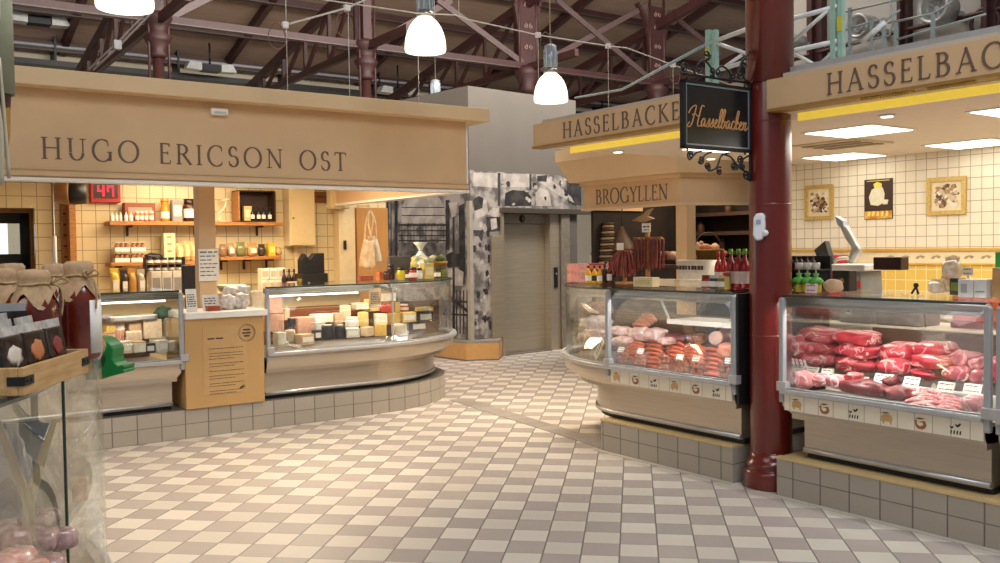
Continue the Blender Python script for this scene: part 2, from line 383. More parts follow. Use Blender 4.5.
# ------------------------------------------------------------------ palette
M = {}
M['stall'] = mat('stall_paint', '#cfae86', .65, var=.03, scale=3)
M['stall2'] = mat('stall_paint_pale', '#d6ba92', .65, var=.03, scale=3)
M['letter'] = mat('letter_brown', '#6a5548', .6, var=.05)
M['white'] = mat('white_paint', '#ece8e0', .4, var=.02)
M['paper'] = mat('paper', '#ece6da', .8, var=.03)
M['ink'] = mat('ink', '#4a423c', .8, var=.1)
M['steel'] = mat('brushed_steel', '#a9a39b', .34, .85, var=.10, scale=6, stretch=(1, 1, 40))
M['steelw'] = mat('warm_brushed_steel', '#c0b4a4', .28, .7, var=.05, scale=4, stretch=(1, 1, 30))
M['alu'] = mat('aluminium', '#c3c4c6', .35, .6, var=.05)
M['greyplastic'] = mat('grey_plastic', '#a3a5a8', .45, var=.04)
M['darkplastic'] = mat('black_plastic', '#1b1a1b', .4, var=.15)
M['black'] = mat('black_paint', '#141416', .5, var=.15)
M['shadowgap'] = mat('black_kickboard', '#1d2226', .6, var=.1)
M['glass'] = glass('case_glass')
M['glassedge'] = mat('glass_edge', '#31403c', .15, var=.1)
M['oxblood'] = mat('oxblood_gloss_paint', '#651a14', .28, var=.1, scale=5, coat=.5)
M['ironbrown'] = mat('dark_red_iron', '#3d1f1d', .55, var=.14, scale=8)
M['wood'] = mat('oiled_wood', '#9a6430', .5, col2='#b98247', scale=5, stretch=(2, 12, 12))
M['woodlight'] = mat('pale_wood', '#b98f5b', .55, col2='#cfa873', scale=5, stretch=(2, 14, 14))
M['wooddark'] = mat('dark_wood', '#2e1c12', .6, col2='#44291a', scale=6, stretch=(2, 12, 12))
M['mdf'] = mat('beige_panel', '#bd9661', .6, var=.03, scale=2)
M['cream'] = mat('cream_paint', '#dcc79b', .5, var=.03)
M['concrete'] = mat('grey_wall_paint', '#665f57', .8, var=.04, scale=2)
M['concrete2'] = mat('pale_wall_paint', '#b9b0a3', .8, var=.03, scale=2)
M['fluo'] = emit('fluorescent_diffuser', '#fff6e6', 4.5)
M['lampdome'] = emit('opal_dome_glow', '#fff3dc', 2.4)
M['kraft'] = mat('kraft_paper', '#b08a5e', .8, var=.1, scale=30)
M['cloth'] = mat('linen_cloth', '#bd9c78', .9, var=.1, scale=60, bump=.2)
M['twine'] = mat('twine', '#b79a6d', .9, var=.2, scale=80)
M['redplastic'] = mat('red_plastic', '#b01a18', .35, var=.08)
M['green'] = mat('green_plastic', '#0a7a35', .35, var=.08)
M['case_deck'] = mat('case_deck', '#8f857b', .4, .3, var=.05)
M['plinthtile'] = tiles('grey_plinth_tile', '#a59c90', '#6b645c', .2, .125, ('X', 'Z'), .022, .05, .35)
# ------------------------------------------------------------------ floor
def floor_material():
    m, nt, out = _new('floor_tiles'); L = nt.links.new
    b = N(nt, 'ShaderNodeBsdfPrincipled'); L(b.outputs[0], out.inputs[0]); b.inputs['Roughness'].default_value = .38; b.inputs['Specular IOR Level'].default_value = .4
    tc = N(nt, 'ShaderNodeTexCoord'); mp = N(nt, 'ShaderNodeMapping'); L(tc.outputs['Object'], mp.inputs[0])
    mp.inputs['Rotation'].default_value = (0, 0, radians(8.2)); mp.inputs['Scale'].default_value = (1, 1, 1)
    sp = N(nt, 'ShaderNodeSeparateXYZ'); L(mp.outputs[0], sp.inputs[0])
    cell = []; edge = []
    for ax, off in (('X', FU), ('Y', FV)):
        d = N(nt, 'ShaderNodeMath', operation='MULTIPLY_ADD'); d.inputs[1].default_value = 1 / .1995; d.inputs[2].default_value = off + 200
        L(sp.outputs[ax], d.inputs[0])
        f = N(nt, 'ShaderNodeMath', operation='FLOOR'); L(d.outputs[0], f.inputs[0]); cell.append(f)
        r = N(nt, 'ShaderNodeMath', operation='FRACT'); L(d.outputs[0], r.inputs[0])
        p = N(nt, 'ShaderNodeMath', operation='PINGPONG'); p.inputs[1].default_value = .5; L(r.outputs[0], p.inputs[0]); edge.append(p)
    s = N(nt, 'ShaderNodeMath', operation='ADD'); L(cell[0].outputs[0], s.inputs[0]); L(cell[1].outputs[0], s.inputs[1])
    pa = N(nt, 'ShaderNodeMath', operation='MODULO'); pa.inputs[1].default_value = 2; L(s.outputs[0], pa.inputs[0])
    cb = N(nt, 'ShaderNodeCombineXYZ'); L(cell[0].outputs[0], cb.inputs[0]); L(cell[1].outputs[0], cb.inputs[1])
    wn = N(nt, 'ShaderNodeTexWhiteNoise', noise_dimensions='3D'); L(cb.outputs[0], wn.inputs[0])
    r1 = N(nt, 'ShaderNodeValToRGB'); L(wn.outputs[0], r1.inputs[0])
    e = r1.color_ramp.elements; e[0].color = srgb('#beb7ac'); e[1].color = srgb('#ccc5ba')
    r2 = N(nt, 'ShaderNodeValToRGB'); L(wn.outputs[0], r2.inputs[0])
    e = r2.color_ramp.elements; e[0].color = srgb('#9d9690'); e[1].color = srgb('#a89e97'); k = e.new(.5); k.color = srgb('#a39894')
    mx = N(nt, 'ShaderNodeMix', data_type='RGBA'); L(pa.outputs[0], mx.inputs[0]); L(r1.outputs[0], mx.inputs[6]); L(r2.outputs[0], mx.inputs[7])
    g = []
    for i, (lo, hi) in enumerate(((.012, .028), (.005, .014))):
        q = N(nt, 'ShaderNodeMapRange'); q.inputs[1].default_value = lo; q.inputs[2].default_value = hi; L(edge[i].outputs[0], q.inputs[0]); g.append(q)
    mn = N(nt, 'ShaderNodeMath', operation='MULTIPLY'); L(g[0].outputs[0], mn.inputs[0]); L(g[1].outputs[0], mn.inputs[1])
    m2 = N(nt, 'ShaderNodeMix', data_type='RGBA'); L(mn.outputs[0], m2.inputs[0]); m2.inputs[6].default_value = srgb('#6f6862'); L(mx.outputs[2], m2.inputs[7])
    no = N(nt, 'ShaderNodeTexNoise'); no.inputs['Scale'].default_value = 1.3; L(tc.outputs['Object'], no.inputs['Vector'])
    nr = N(nt, 'ShaderNodeMapRange'); nr.inputs[3].default_value = .3; nr.inputs[4].default_value = .46; L(no.outputs[0], nr.inputs[0]); L(nr.outputs[0], b.inputs['Roughness'])
    L(m2.outputs[2], b.inputs['Base Color'])
    bp = N(nt, 'ShaderNodeBump'); bp.inputs['Strength'].default_value = .25; bp.inputs['Distance'].default_value = .004; L(mn.outputs[0], bp.inputs['Height']); L(bp.outputs[0], b.inputs['Normal'])
    return m
def fuv(px, py):
    p = Pz(px, py); a = radians(8.2); return (p.x * cos(a) - p.y * sin(a), p.x * sin(a) + p.y * cos(a))
_u = [(fuv(*p)[0] - k * .1995) for p, k in (((619.9, 563), 0), ((738.8, 563), 3), ((900.5, 562.3), 7), ((383.7, 561), -6))]
_u0 = sum(_u) / 4; FU = -(_u0 / .1995)
_v = [fuv(621, y)[1] for y in (486.1, 494.4, 503.3, 512.7, 522.9, 533.6, 545, 557.2)]
_v0 = sum(_v[i] + i * .1995 for i in range(8)) / 8; FV = -(_v0 / .1995)
_pc = fuv(637, 527)
if (math.floor(_pc[0] / .1995 + FU) + math.floor(_pc[1] / .1995 + FV)) % 2: FV += 1
struct(MB().quad((-16, -3, 0), (16, -3, 0), (16, 30, 0), (-16, 30, 0)), 'floor', floor_material())
# ------------------------------------------------------------------ hall shell
def deck_z(y): return 6.5 + .30 * (24 - y)
M['deck'] = mat('roof_boards', '#8a7160', .8, col2='#a58b76', scale=4, stretch=(.3, 22, 22), detail=2)
M['deckpale'] = mat('pale_roof_sheet', '#a39a8e', .7, col2='#857a6e', scale=6, stretch=(.2, 30, 30), detail=1)
mb = MB()
mb.quad((-14, 24.6, deck_z(24.6)), (30, 24.6, deck_z(24.6)), (30, 3, deck_z(3)), (-14, 3, deck_z(3)))
mb.quad((-14, 24.6, deck_z(24.6) + .1), (30, 24.6, deck_z(24.6) + .1), (30, 3, deck_z(3) + .1), (-14, 3, deck_z(3) + .1))
struct(mb, 'ceiling', M['deck'], RO)
struct(MB().box(-14, 30, 24, 24.2, 0, 6.4), 'wall_back', mat('hall_wall_paint', '#c9bda6', .8, var=.03), RO)
# ------------------------------------------------------------------ makers of small goods (base at the origin, front towards -y)
def R(F, x0, y0, x1, y1, y):
    """rectangle seen at pixels -> (xa, xb, za, zb) on the plane at depth y"""
    xm, ym = (x0 + x1) / 2, (y0 + y1) / 2
    return (F.px(x0, ym, y)[0], F.px(x1, ym, y)[0], F.px(xm, y1, y)[1], F.px(xm, y0, y)[1])
def colmat(h, rough=.5, **k): return mat('c_' + h.lstrip('#') + ('' if rough == .5 else '_r%d' % (rough * 100)), h, rough, var=k.pop('var', .07), **k)
CH = {}
def cheesemat(h): return mat('cheese_' + h.lstrip('#'), h, .55, var=.09, scale=40, bump=.08, sss=.1)
def rootF(F, name, label, cat, x, y, z, group=None, rz=0.0): return inframe(F, name, label, cat, x, y, z, group, None, rz)
def jar(F, x, y, z, r, h, body, lid, label_m, name, lab, cat, group=None, lidh=.22, seg=14):
    t = rootF(F, name, lab, cat, x, y, z, group)
    hb = h * (1 - lidh)
    g = MB().lathe([(r * .8, 0), (r, .06 * h), (r, hb * .86), (r * .84, hb)], seg).build('glass_body', body, t)
    MB().lathe([(r * .88, hb), (r * .9, hb + .03 * h), (r * .9, h), (r * .7, h)], seg).build('lid', lid, t)
    if label_m: MB().lathe([(r * 1.015, hb * .22), (r * 1.015, hb * .72)], seg, cap=False).build('paper_label', label_m, g)
    return t
def bottle(F, x, y, z, r, h, body, cap, label_m, name, lab, cat, group=None, seg=14, neck=.35):
    t = rootF(F, name, lab, cat, x, y, z, group)
    g = MB().lathe([(r * .85, 0), (r, .04 * h), (r, h * .55), (r * .8, h * .66), (r * neck, h * .76), (r * neck, h * .88)], seg).build('body', body, t)
    MB().lathe([(r * (neck + .06), h * .86), (r * (neck + .06), h), (r * neck * .5, h)], seg).build('cap', cap, t)
    if label_m: MB().lathe([(r * 1.015, h * .14), (r * 1.015, h * .44)], seg, cap=False).build('paper_label', label_m, g)
    return t
def carton(F, x, y, z, w, d, h, body, panel, name, lab, cat, group=None, rz=0.0, pz=(.25, .75), px=(.12, .88)):
    t = rootF(F, name, lab, cat, x, y, z, group, rz)
    g = MB().box(-w / 2, w / 2, -d / 2, d / 2, 0, h).build('carton_body', body, t, bevel=min(w, h) * .03)
    if panel: MB().box(-w / 2 + w * px[0], -w / 2 + w * px[1], -d / 2 - .002, -d / 2, h * pz[0], h * pz[1]).build('printed_panel', panel, g)
    return t
def bag(F, x, y, z, w, d, h, body, lab, name='food_bag', cat='bag', group=None, seed=1, panel=None, rz=0.0):
    t = rootF(F, name, lab, cat, x, y, z, group, rz)
    g = MB().blob((0, 0, h * .42), (w / 2, d / 2, h * .43), .06, seed, 16, 9, p=3.0).build('filled_pouch', body, t)
    vs = [(-w * .42, 0, h * .78), (w * .42, 0, h * .78), (w * .46, .004, h), (-w * .46, .004, h)]
    m2 = MB(); m2.add(vs + [(a, b + .006, c) for a, b, c in vs], [(0, 1, 2, 3), (7, 6, 5, 4), (0, 4, 5, 1), (1, 5, 6, 2), (2, 6, 7, 3), (3, 7, 4, 0)]); m2.build('crimped_top', body, t)
    if panel: MB().box(-w * .28, w * .28, -d / 2 - .006, -d / 2 + .004, h * .25, h * .6).build('paper_label', panel, g, bevel=.001)
    return t
def card(F, x, y, z, w, h, lab, lean=.25, name='price_card', group=None, lines=2, rz=0.0, face=None, seed=3):
    t = rootF(F, name, lab, 'sign', x, y, z, group, rz)
    T = Matrix.Rotation(-lean, 4, 'X')
    g = MB().box(-w / 2, w / 2, 0, .003, 0, h, 0, T).build('card', face or M['paper'], t)
    q = MB(); rd = random.Random(seed)
    for i in range(lines):
        zz = h * (.72 - .5 * i / max(1, lines - 1)) if lines > 1 else h * .5
        x0 = -w * .38
        while x0 < w * .3:
            ww = rd.uniform(.1, .3) * w; q.box(x0, min(x0 + ww, w * .4), -.001, 0, zz, zz + min(h * .1, .009), 0, T); x0 += ww + w * .06
    q.build('print', M['ink'], g); return t
def block(F, x, y, z, w, d, h, m, lab, name='cheese_block', cat='cheese', group=None, rz=0.0, rind=None, bev=.006):
    o = MB().box(-w / 2, w / 2, -d / 2, d / 2, 0, h)
    if rind:
        t = rootF(F, name, lab, cat, x, y, z, group, rz); o.build('paste', m, t, bevel=bev)
        MB().box(-w / 2 - .002, w / 2 + .002, -d / 2 - .002, d / 2 + .002, h, h + .006).build('rind', rind, t); return t
    return soloF(F, o, name, m, lab, cat, x, y, z, rz, group, bev)
def wedge(F, x, y, z, r, h, m, rind, lab, rz=0.0, group=None, ang=55):
    t = rootF(F, 'cheese_wedge', lab, 'cheese', x, y, z, group, rz)
    pts = [(0, -r * .5)] + [(r * sin(radians(a)), -r * .5 + r * cos(radians(a))) for a in [(-ang / 2 + ang * i / 6) for i in range(7)]]
    MB().prism(pts, 0, h).build('paste', m, t, bevel=.003)
    MB().band([(p[0] * 1.0, p[1]) for p in pts[1:]], 0, h, -.004).build('rind', rind, t); return t
def wheel(F, x, y, z, r, h, m, lab, group=None, lid=None):
    t = rootF(F, 'round_cheese', lab, 'cheese', x, y, z, group)
    MB().lathe([(r * .94, 0), (r, h * .15), (r, h * .85), (r * .94, h), (r * .02, h)], 20).build('wheel', m, t)
    MB().lathe([(r * .6, h + .0005), (r * .6, h + .0025), (.001, h + .0025)], 16).build('paper_disc', lid or M['paper'], t); return t
def smooth_box_T(x, y, z, rz=0, rx=0, ry=0): return Matrix.Translation((x, y, z)) @ Matrix.Rotation(rz, 4, 'Z') @ Matrix.Rotation(rx, 4, 'X') @ Matrix.Rotation(ry, 4, 'Y')
# ------------------------------------------------------------------ refrigerated glass counter
def case(F, label, front, base_front, yb, xs, posts, steel, name='display_counter', lip=True, labelstrip=None, bumper=M['alu'], shelf=None, top=1.285, zdeck=.64, end_glass=(True, True), joints=(), dark_end=None, postw=.03):
    """front: plan of the rail left to right; base_front: plan of the foot; yb: depth of the back; xs: (x left, x right) where the back closes"""
    t = inframe(F, name, label, 'display counter')
    def closed(pl): return list(pl) + [(pl[-1][0], yb), (pl[0][0], yb)]
    kick = offset(base_front, .03)
    MB().prism(closed(kick), .25, .292).build('kickboard', M['shadowgap'], t)
    MB().band(offset(base_front, -.018), .292, .318, .03).build('bumper_strip', bumper, t)
    MB().prism(closed(base_front), .285, .53).build('base_panel', steel, t)
    mid = [((a[0] + b[0]) / 2, (a[1] + b[1]) / 2) for a, b in zip(front, base_front)] if len(front) == len(base_front) else offset(front, .05)
    q = MB(); q.prism(closed(offset(mid, -.01)), .50, .53)
    tr = offset(front, .012)
    k = len(tr); lo = offset(mid, -.012)
    vs = [(p[0], p[1], .53) for p in lo] + [(p[0], p[1], .575) for p in tr] + [(p[0], p[1], .66) for p in tr]
    q.add(vs, [(r * k + i, r * k + i + 1, (r + 1) * k + i + 1, (r + 1) * k + i) for r in range(2) for i in range(k - 1)], 0, True)
    q.build('tray_panel', steel, t)
    MB().band(offset(front, -.03), .655, .690, .075).build('front_rail', M['alu'], t, bevel=.008)
    MB().band(offset(front, -.02), .692, .700, .02).build('rail_channel', M['greyplastic'], t)
    MB().prism(closed(offset(front, .03)), zdeck - .02, zdeck).build('display_deck', M['case_deck'], t)
    MB().band(offset(front, .02), .70, top - .012, .008).build('front_glass', M['glass'], t)
    MB().prism(closed(offset(front, .012)), top - .012, top).build('glass_top', M['glass'], t)
    MB().band(offset(front, .006), top - .014, top + .001, .012).build('top_edge_trim', M['glassedge'], t)
    MB().band(offset(front, .030), top - .058, top - .013, .045).band(offset(front, .0295), top - .078, top - .056, .004).build('top_profile', M['steel'], t)
    MB().box(xs[0] + .02, xs[1] - .02, yb - .03, yb, .55, 1.02).build('rear_panel', mat('case_rear', '#6b4f3e', .5, var=.08), t)
    for i, (x, y, w) in enumerate(posts):
        c = MB(); c.box(x - w / 2, x + w / 2, y - .012, y + .028, .60, top - .03)
        c.lathe([(w * .5, 0), (w * .5, .04)], 14, T=Matrix.Translation((x, y + .028, top - .035)) @ Matrix.Rotation(pi / 2, 4, 'X'))
        po = c.build('post', M['greyplastic'], t, bevel=.006)
        MB().box(x - w / 2 - .004, x + w / 2 + .03, y - .032, y + .02, .675, .735).build('post_clamp', M['alu'], po, bevel=.004)
    for (x, y) in joints:
        gj = MB().box(x - .006, x + .006, y - .002, y + .012, .70, top - .02).build('glass_joint', M['greyplastic'], t)
        for zz in (.69, top - .05):
            MB().box(x - .03, x - .008, y - .016, y + .02, zz, zz + .035).box(x + .008, x + .03, y - .016, y + .02, zz, zz + .035).build('glass_clip', M['alu'], gj, bevel=.004)
    for e, x in zip(end_glass, xs):
        if e: MB().box(x - .004, x + .004, .04, yb - .03, .68, top - .014).build('end_glass', M['glass'], t)
    return t
# ================================================================== CHEESE STALL (left)
def hx(px, y=0.0, py=250): return HU.px(px, py, y)[0]
XE = 1.14
t = inframe(HU, 'stall_fascia', 'long beige fascia board with brown serif lettering above the cheese counters', 'sign board')
g = MB().box(-5.2, XE, 0, .1, 2.20, 2.93).box(XE - .1, XE, .1, 3.2, 2.20, 2.93).build('board', M['stall'], t)
MB().box(-5.2, XE + .2, -.15, .12, 2.915, 3.05).box(XE - .1, XE + .2, .12, 3.3, 2.915, 3.05).build('cornice', M['stall2'], t, bevel=.006)
MB().box(-5.2, XE + .012, -.016, .0, 2.225, 2.262).box(-5.2, XE + .01, -.008, 0, 2.275, 2.285).build('lower_moulding', M['stall'], t, bevel=.004)
MB().box(-5.2, XE + .02, -.022, .11, 2.185, 2.212).box(XE - .12, XE + .02, .11, 3.2, 2.185, 2.212).build('edge_trim', M['white'], t, bevel=.004)
MB().box(XE - .002, XE + .012, -.012, .03, 2.285, 2.915).build('corner_trim', M['white'], t)
lettering('HUGO ERICSON OST', hx(41, 0, 150), hx(346, 0, 160), 2.362, .172).build('lettering', M['letter'], g)
x, z = HU.px(219, 112, -.02)
t = inframe(HU, 'emergency_light', 'small white emergency light fixed to the beige cheese stall fascia', 'light', x, -.001, z - .03)
g = MB().box(-.075, .075, -.05, 0, 0, .06).build('housing', M['white'], t, bevel=.012)
MB().box(-.055, .055, -.056, -.05, .012, .03).build('diffuser', mat('grey_lens', '#b9bcc0', .2), g, bevel=.004)
# stall shell
wt = tiles('cream_wall_tile', '#dccb9f', '#8d7f63', .15, .15, ('X', 'Z'), .025, .03, .25)
YB = 3.2
xl = hx(76, YB)
struct(MB().box(xl, hx(386, YB, 230), YB, YB + .1, 0, 2.65), 'wall_left', wt, HU)
struct(MB().box(-6.5, hx(76, YB) - .001, YB + .02, YB + .1, 2.12, 2.65).box(hx(36, YB), xl - .001, YB + .02, YB + .1, 0, 2.12), 'wall_rear', wt, HU)
struct(MB().box(xl - .10, xl - .035, YB - .22, YB + .55, 0, 2.62), 'trim_9', M['wood'], HU, label='narrow brown partition added left of the tiled wall to block stall light')  # partition added to keep the stall light out of the passage
struct(MB().box(-6.5, XE - .1, .1, YB + .6, 2.62, 2.7), 'trim_1', M['cream'], HU, label='cream ceiling inside the cheese stall')
struct(MB().box(hx(355, YB, 235), hx(386, YB, 235), YB - .06, YB - .001, 0, 2.18), 'trim_2', mat('orange_wood_panel', '#c08a4c', .5, var=.05, scale=3, stretch=(8, 8, 1)), HU)
# plinth
HUF = [(-4.4, 0), (-2.2, 0), (-1.0, 0), (-.35, 0)] + arc(.02, 1.15, 1.37, -90, 0, 18, 1.14)
HUF[4] = (.02, .0)
def hu_plan(off): return offset(HUF, off)
pl = hu_plan(.01)
t = MB().prism(pl + [(pl[-1][0], 1.25), (-4.4, 1.25)], 0, .25)
o = soloF(HU, t, 'tiled_plinth', M['plinthtile'], 'low grey tiled plinth under the curved cheese counter', 'plinth', kind='thing')
# left counter
cf = [(-3.9, 0), (-3.0, 0), (-2.4, 0), (-1.825, 0)]
cb_ = [(-3.9, .09), (-3.0, .09), (-2.4, .09), (-1.885, .09)]
t = case(HU, 'straight glass cheese counter with dark steel base, left of the beige notice panel', cf, cb_, .95, (-3.9, -1.825), [(-1.815, 0, .035)], M['steelw'])
MB().box(-3.85, -1.87, .42, .60, 1.00, 1.012).build('glass_shelf', M['glass'], t)
MB().box(-3.8, -1.90, .16, .19, 1.185, 1.205).build('light_strip', M['fluo'], t)
MB().box(-3.85, -1.87, .66, .74, .86, .93).build('wooden_ledge', mat('reddish_wood', '#b5673f', .5, var=.08, scale=4, stretch=(2, 12, 12)), t)
# notice counter between the two cases
t = inframe(HU, 'counter_cabinet', 'beige counter front printed with a text notice and a round stamp, white worktop', 'counter')
MB().box(-1.795, -1.09, -.012, .55, .252, 1.03).build('cabinet_body', M['mdf'], t, bevel=.004)
MB().box(-1.795, -1.06, -.05, .6, 1.032, 1.088).build('worktop', M['white'], t, bevel=.008)
g = MB().box(-1.64, -1.25, -.0145, -.0122, .36, .96).build('notice_sheet', mat('notice_paper', '#c09a66', .65, var=.02), t)
q = MB(); rd = random.Random(5)
scribble(q, -1.60, -1.45, .845, .022, -.0146, rd)
z = .76
for n in (1, 3, 2, 1, 2, 2, 2):
    for i in range(n):
        scribble(q, -1.59, -1.28 - (.08 if i == n - 1 and n > 1 else 0), z, .0085, -.0146, rd); z -= .024
    z -= .018
q.build('notice_print', M['ink'], g)
q = MB()
def ring(q, cx, cz, r0, r1, y0, y1, seg=28):
    vs = []
    for r in (r0, r1):
        for yy in (y0, y1): vs += [(cx + r * cos(2 * pi * i / seg), yy, cz + r * sin(2 * pi * i / seg)) for i in range(seg)]
    fs = []
    for i in range(seg):
        j = (i + 1) % seg; fs += [(i, j, 2 * seg + j, 2 * seg + i), (2 * seg + i, 2 * seg + j, 3 * seg + j, 3 * seg + i), (i, seg + i, seg + j, j)]
    q.add(vs, fs)
ring(q, -1.245, .885, .074, .078, -.0146, -.0122); ring(q, -1.245, .885, .064, .066, -.0146, -.0122)
for a, b, zz in ((-.035, .03, .905), (-.045, .045, .877), (-.03, .035, .85)): scribble(q, -1.245 + a, -1.245 + b, zz, .026, -.0146, rd)
q.build('round_stamp', M['ink'], g)
q = MB(); q.slab([(-1.33, .395), (-1.30, .42), (-1.285, .41), (-1.295, .44), (-1.27, .405), (-1.29, .40), (-1.312, .385)], -.0146, -.0122); q.build('small_leaf_mark', M['ink'], g)
# right counter with curved end
rf = [(-1.055, 0), (-.7, 0), (-.35, 0)] + arc(.02, 1.15, 1.50, -90, 0, 20, 1.15)
rb = [(-1.05, .09), (-.7, .09), (-.35, .09)] + arc(.02, 1.15, 1.22, -90, 0, 20, 1.06)
t = case(HU, 'curved glass cheese counter with rounded end and steel base, right of the beige notice panel', rf, rb, 1.2, (-1.055, 1.52), [(-1.04, 0, .032)], M['steelw'], joints=[(.26, .026)], end_glass=(True, False))
MB().box(-1.0, .35, .52, .80, 1.03, 1.04).build('glass_shelf', M['glass'], t)
MB().box(-.98, -.05, .16, .19, 1.185, 1.205).build('light_strip', M['fluo'], t)
MB().box(-1.0, .35, .82, .92, .93, 1.02).build('wooden_ledge', MATS['reddish_wood'], t)
# square post with a paper list
xa, xb, za, zb = R(HU, 199, 187, 216, 300, .62)
t = inframe(HU, 'post', 'square beige post standing behind the notice counter, with a paper list pinned on it', 'post', kind='thing')
MB().box(xa, xb, .62, .76, 1.0, 2.6).box(xa - .02, xb + .02, .6, .82, .251, 1.0).build('shaft', M['stall'], t, bevel=.004)
xa, xb, za, zb = R(HU, 199, 249, 219, 281, .6)
t = inframe(HU, 'paper_notice', 'white paper list hung on the beige post above the notice counter', 'notice')
g = MB().box(xa, xb, .605, .609, za, zb).build('sheet', M['paper'], t)
q = MB()
for i in range(7): scribble(q, xa + .012, xb - .012 - (i % 3) * .02, zb - .035 - i * .036, .016 if i else .022, .6055, rd)
q.build('handwriting', M['ink'], g)
# ---- things on the notice counter
xa, xb, za, zb = R(HU, 187, 291, 197, 317, .12)
card(HU, (xa + xb) / 2, .12, 1.089, .095, .2, 'white folded leaflet standing at the left end of the white worktop', .15, 'leaflet', lines=6)
xa, xb, za, zb = R(HU, 204, 296, 220, 311, .2)
card(HU, (xa + xb) / 2, .22, 1.089, .15, .14, 'white paper sheet standing behind the red box on the white worktop', .2, 'paper_sheet', lines=4)
carton(HU, HU.px(213, 312, .1)[0], .1, 1.089, .11, .07, .045, mat('terracotta', '#a5492b', .5), None, 'small_box', 'small rust red box lying on the white worktop', 'box')
cel = mat('cellophane_bread', '#cbb7a3', .25, col2='#efe6dd', scale=30, bump=.6, coat=.6)
for i, (px, py, w, h, y) in enumerate([(228, 309, .15, .13, .2), (241, 309, .16, .14, .25), (231, 296, .14, .1, .34), (243, 293, .13, .1, .36)]):
    x, z = HU.px(px, py, y)
    o = MB().blob((0, 0, h / 2), (w / 2, .07, h / 2), .16, i + 3, 20, 12, p=2.4, freq=3.2)
    soloF(HU, o, 'wrapped_crispbread', cel, 'shiny cellophane pack on the white worktop, %s of the heap by the post' % ['lower left', 'lower right', 'upper left', 'upper right'][i], 'food pack', x, y, 1.089 if i < 2 else 1.089 + .11, group='cellophane packs heaped on the worktop')
x, z = HU.px(231, 289, .75)
t = inframe(HU, 'steel_bowl', 'shiny steel bowl behind the heap of cellophane packs by the post', 'bowl', x, .75, 1.21)
MB().lathe([(.04, 0), (.1, .02), (.14, .08), (.145, .08), (.1, .015), (.001, .006)], 24).build('bowl', M['steel'], t)
MB().box(-.16, .16, -.12, .12, -.958, -.002).build('stand', M['steelw'], t)
# ---- cheeses
rind = mat('cheese_rind', '#b9874a', .6, var=.15, scale=20)
def cheeses(rows, where, zb):
    n = {}
    for r in rows: n[r[6]] = n.get(r[6], 0) + 1
    c = {}; seen = 0; rows = sorted(rows, key=lambda r: (0, 0) if 'stack' in r[6] else (1, r[0] + r[2]))
    for (x0, y0, x1, y1, yy, colr, rowname, kind) in rows:
        i = c.get(rowname, 0); c[rowname] = i + 1; seen += 1
        xa, xb, za, zt = R(HU, x0, y0, x1, y1, yy)
        w = xb - xa; h = max(.03, zt - za); za = max(za, zb)
        desc = {'block': 'block of %s cheese', 'wheel': 'round %s cheese', 'wedge': 'wedge of %s cheese', 'pack': '%s wrapped cheese pack', 'tub': '%s tub'}[kind]
        cn = CNAME[colr]
        lab = (desc % cn) + (', %s from left in %s of %s cheese counter' % (ORD[i], rowname, where) if 'stack' not in rowname else ', %s of the tall stack in %s cheese counter' % (['lower left', 'upper left', 'lower right', 'upper right', 'outer right'][i], where))
        m = cheesemat(colr); x = (xa + xb) / 2
        if kind == 'block': block(HU, x, yy, za, w, min(.16, w * .9 + .03), h, m, lab, rz=rd.uniform(-.2, .2), rind=rind if rd.random() < .35 else None)
        elif kind == 'wheel': wheel(HU, x, yy, za, w / 2, h, m, lab)
        elif kind == 'wedge': wedge(HU, x, yy, za, w * .95, h, m, rind, lab, rz=rd.uniform(-.9, .9))
        elif kind == 'pack': carton(HU, x, yy, za, w, min(.14, w), h, m, M['paper'], 'cheese_pack', lab, 'cheese', rz=rd.uniform(-.3, .3))
        else: jar(HU, x, yy, za, w / 2, h, m, M['white'], M['paper'], 'cheese_tub', lab, 'cheese')
CNAME = {'#d9a58b': 'pinkish', '#e3c9a8': 'pale cream', '#efe3cf': 'white', '#d7b25f': 'golden', '#e3c87f': 'yellow', '#2c2a33': 'black', '#b83a26': 'red', '#c9a583': 'buff', '#b9a88f': 'greyish', '#d8cfc6': 'pale grey', '#8b6a45': 'brown'}
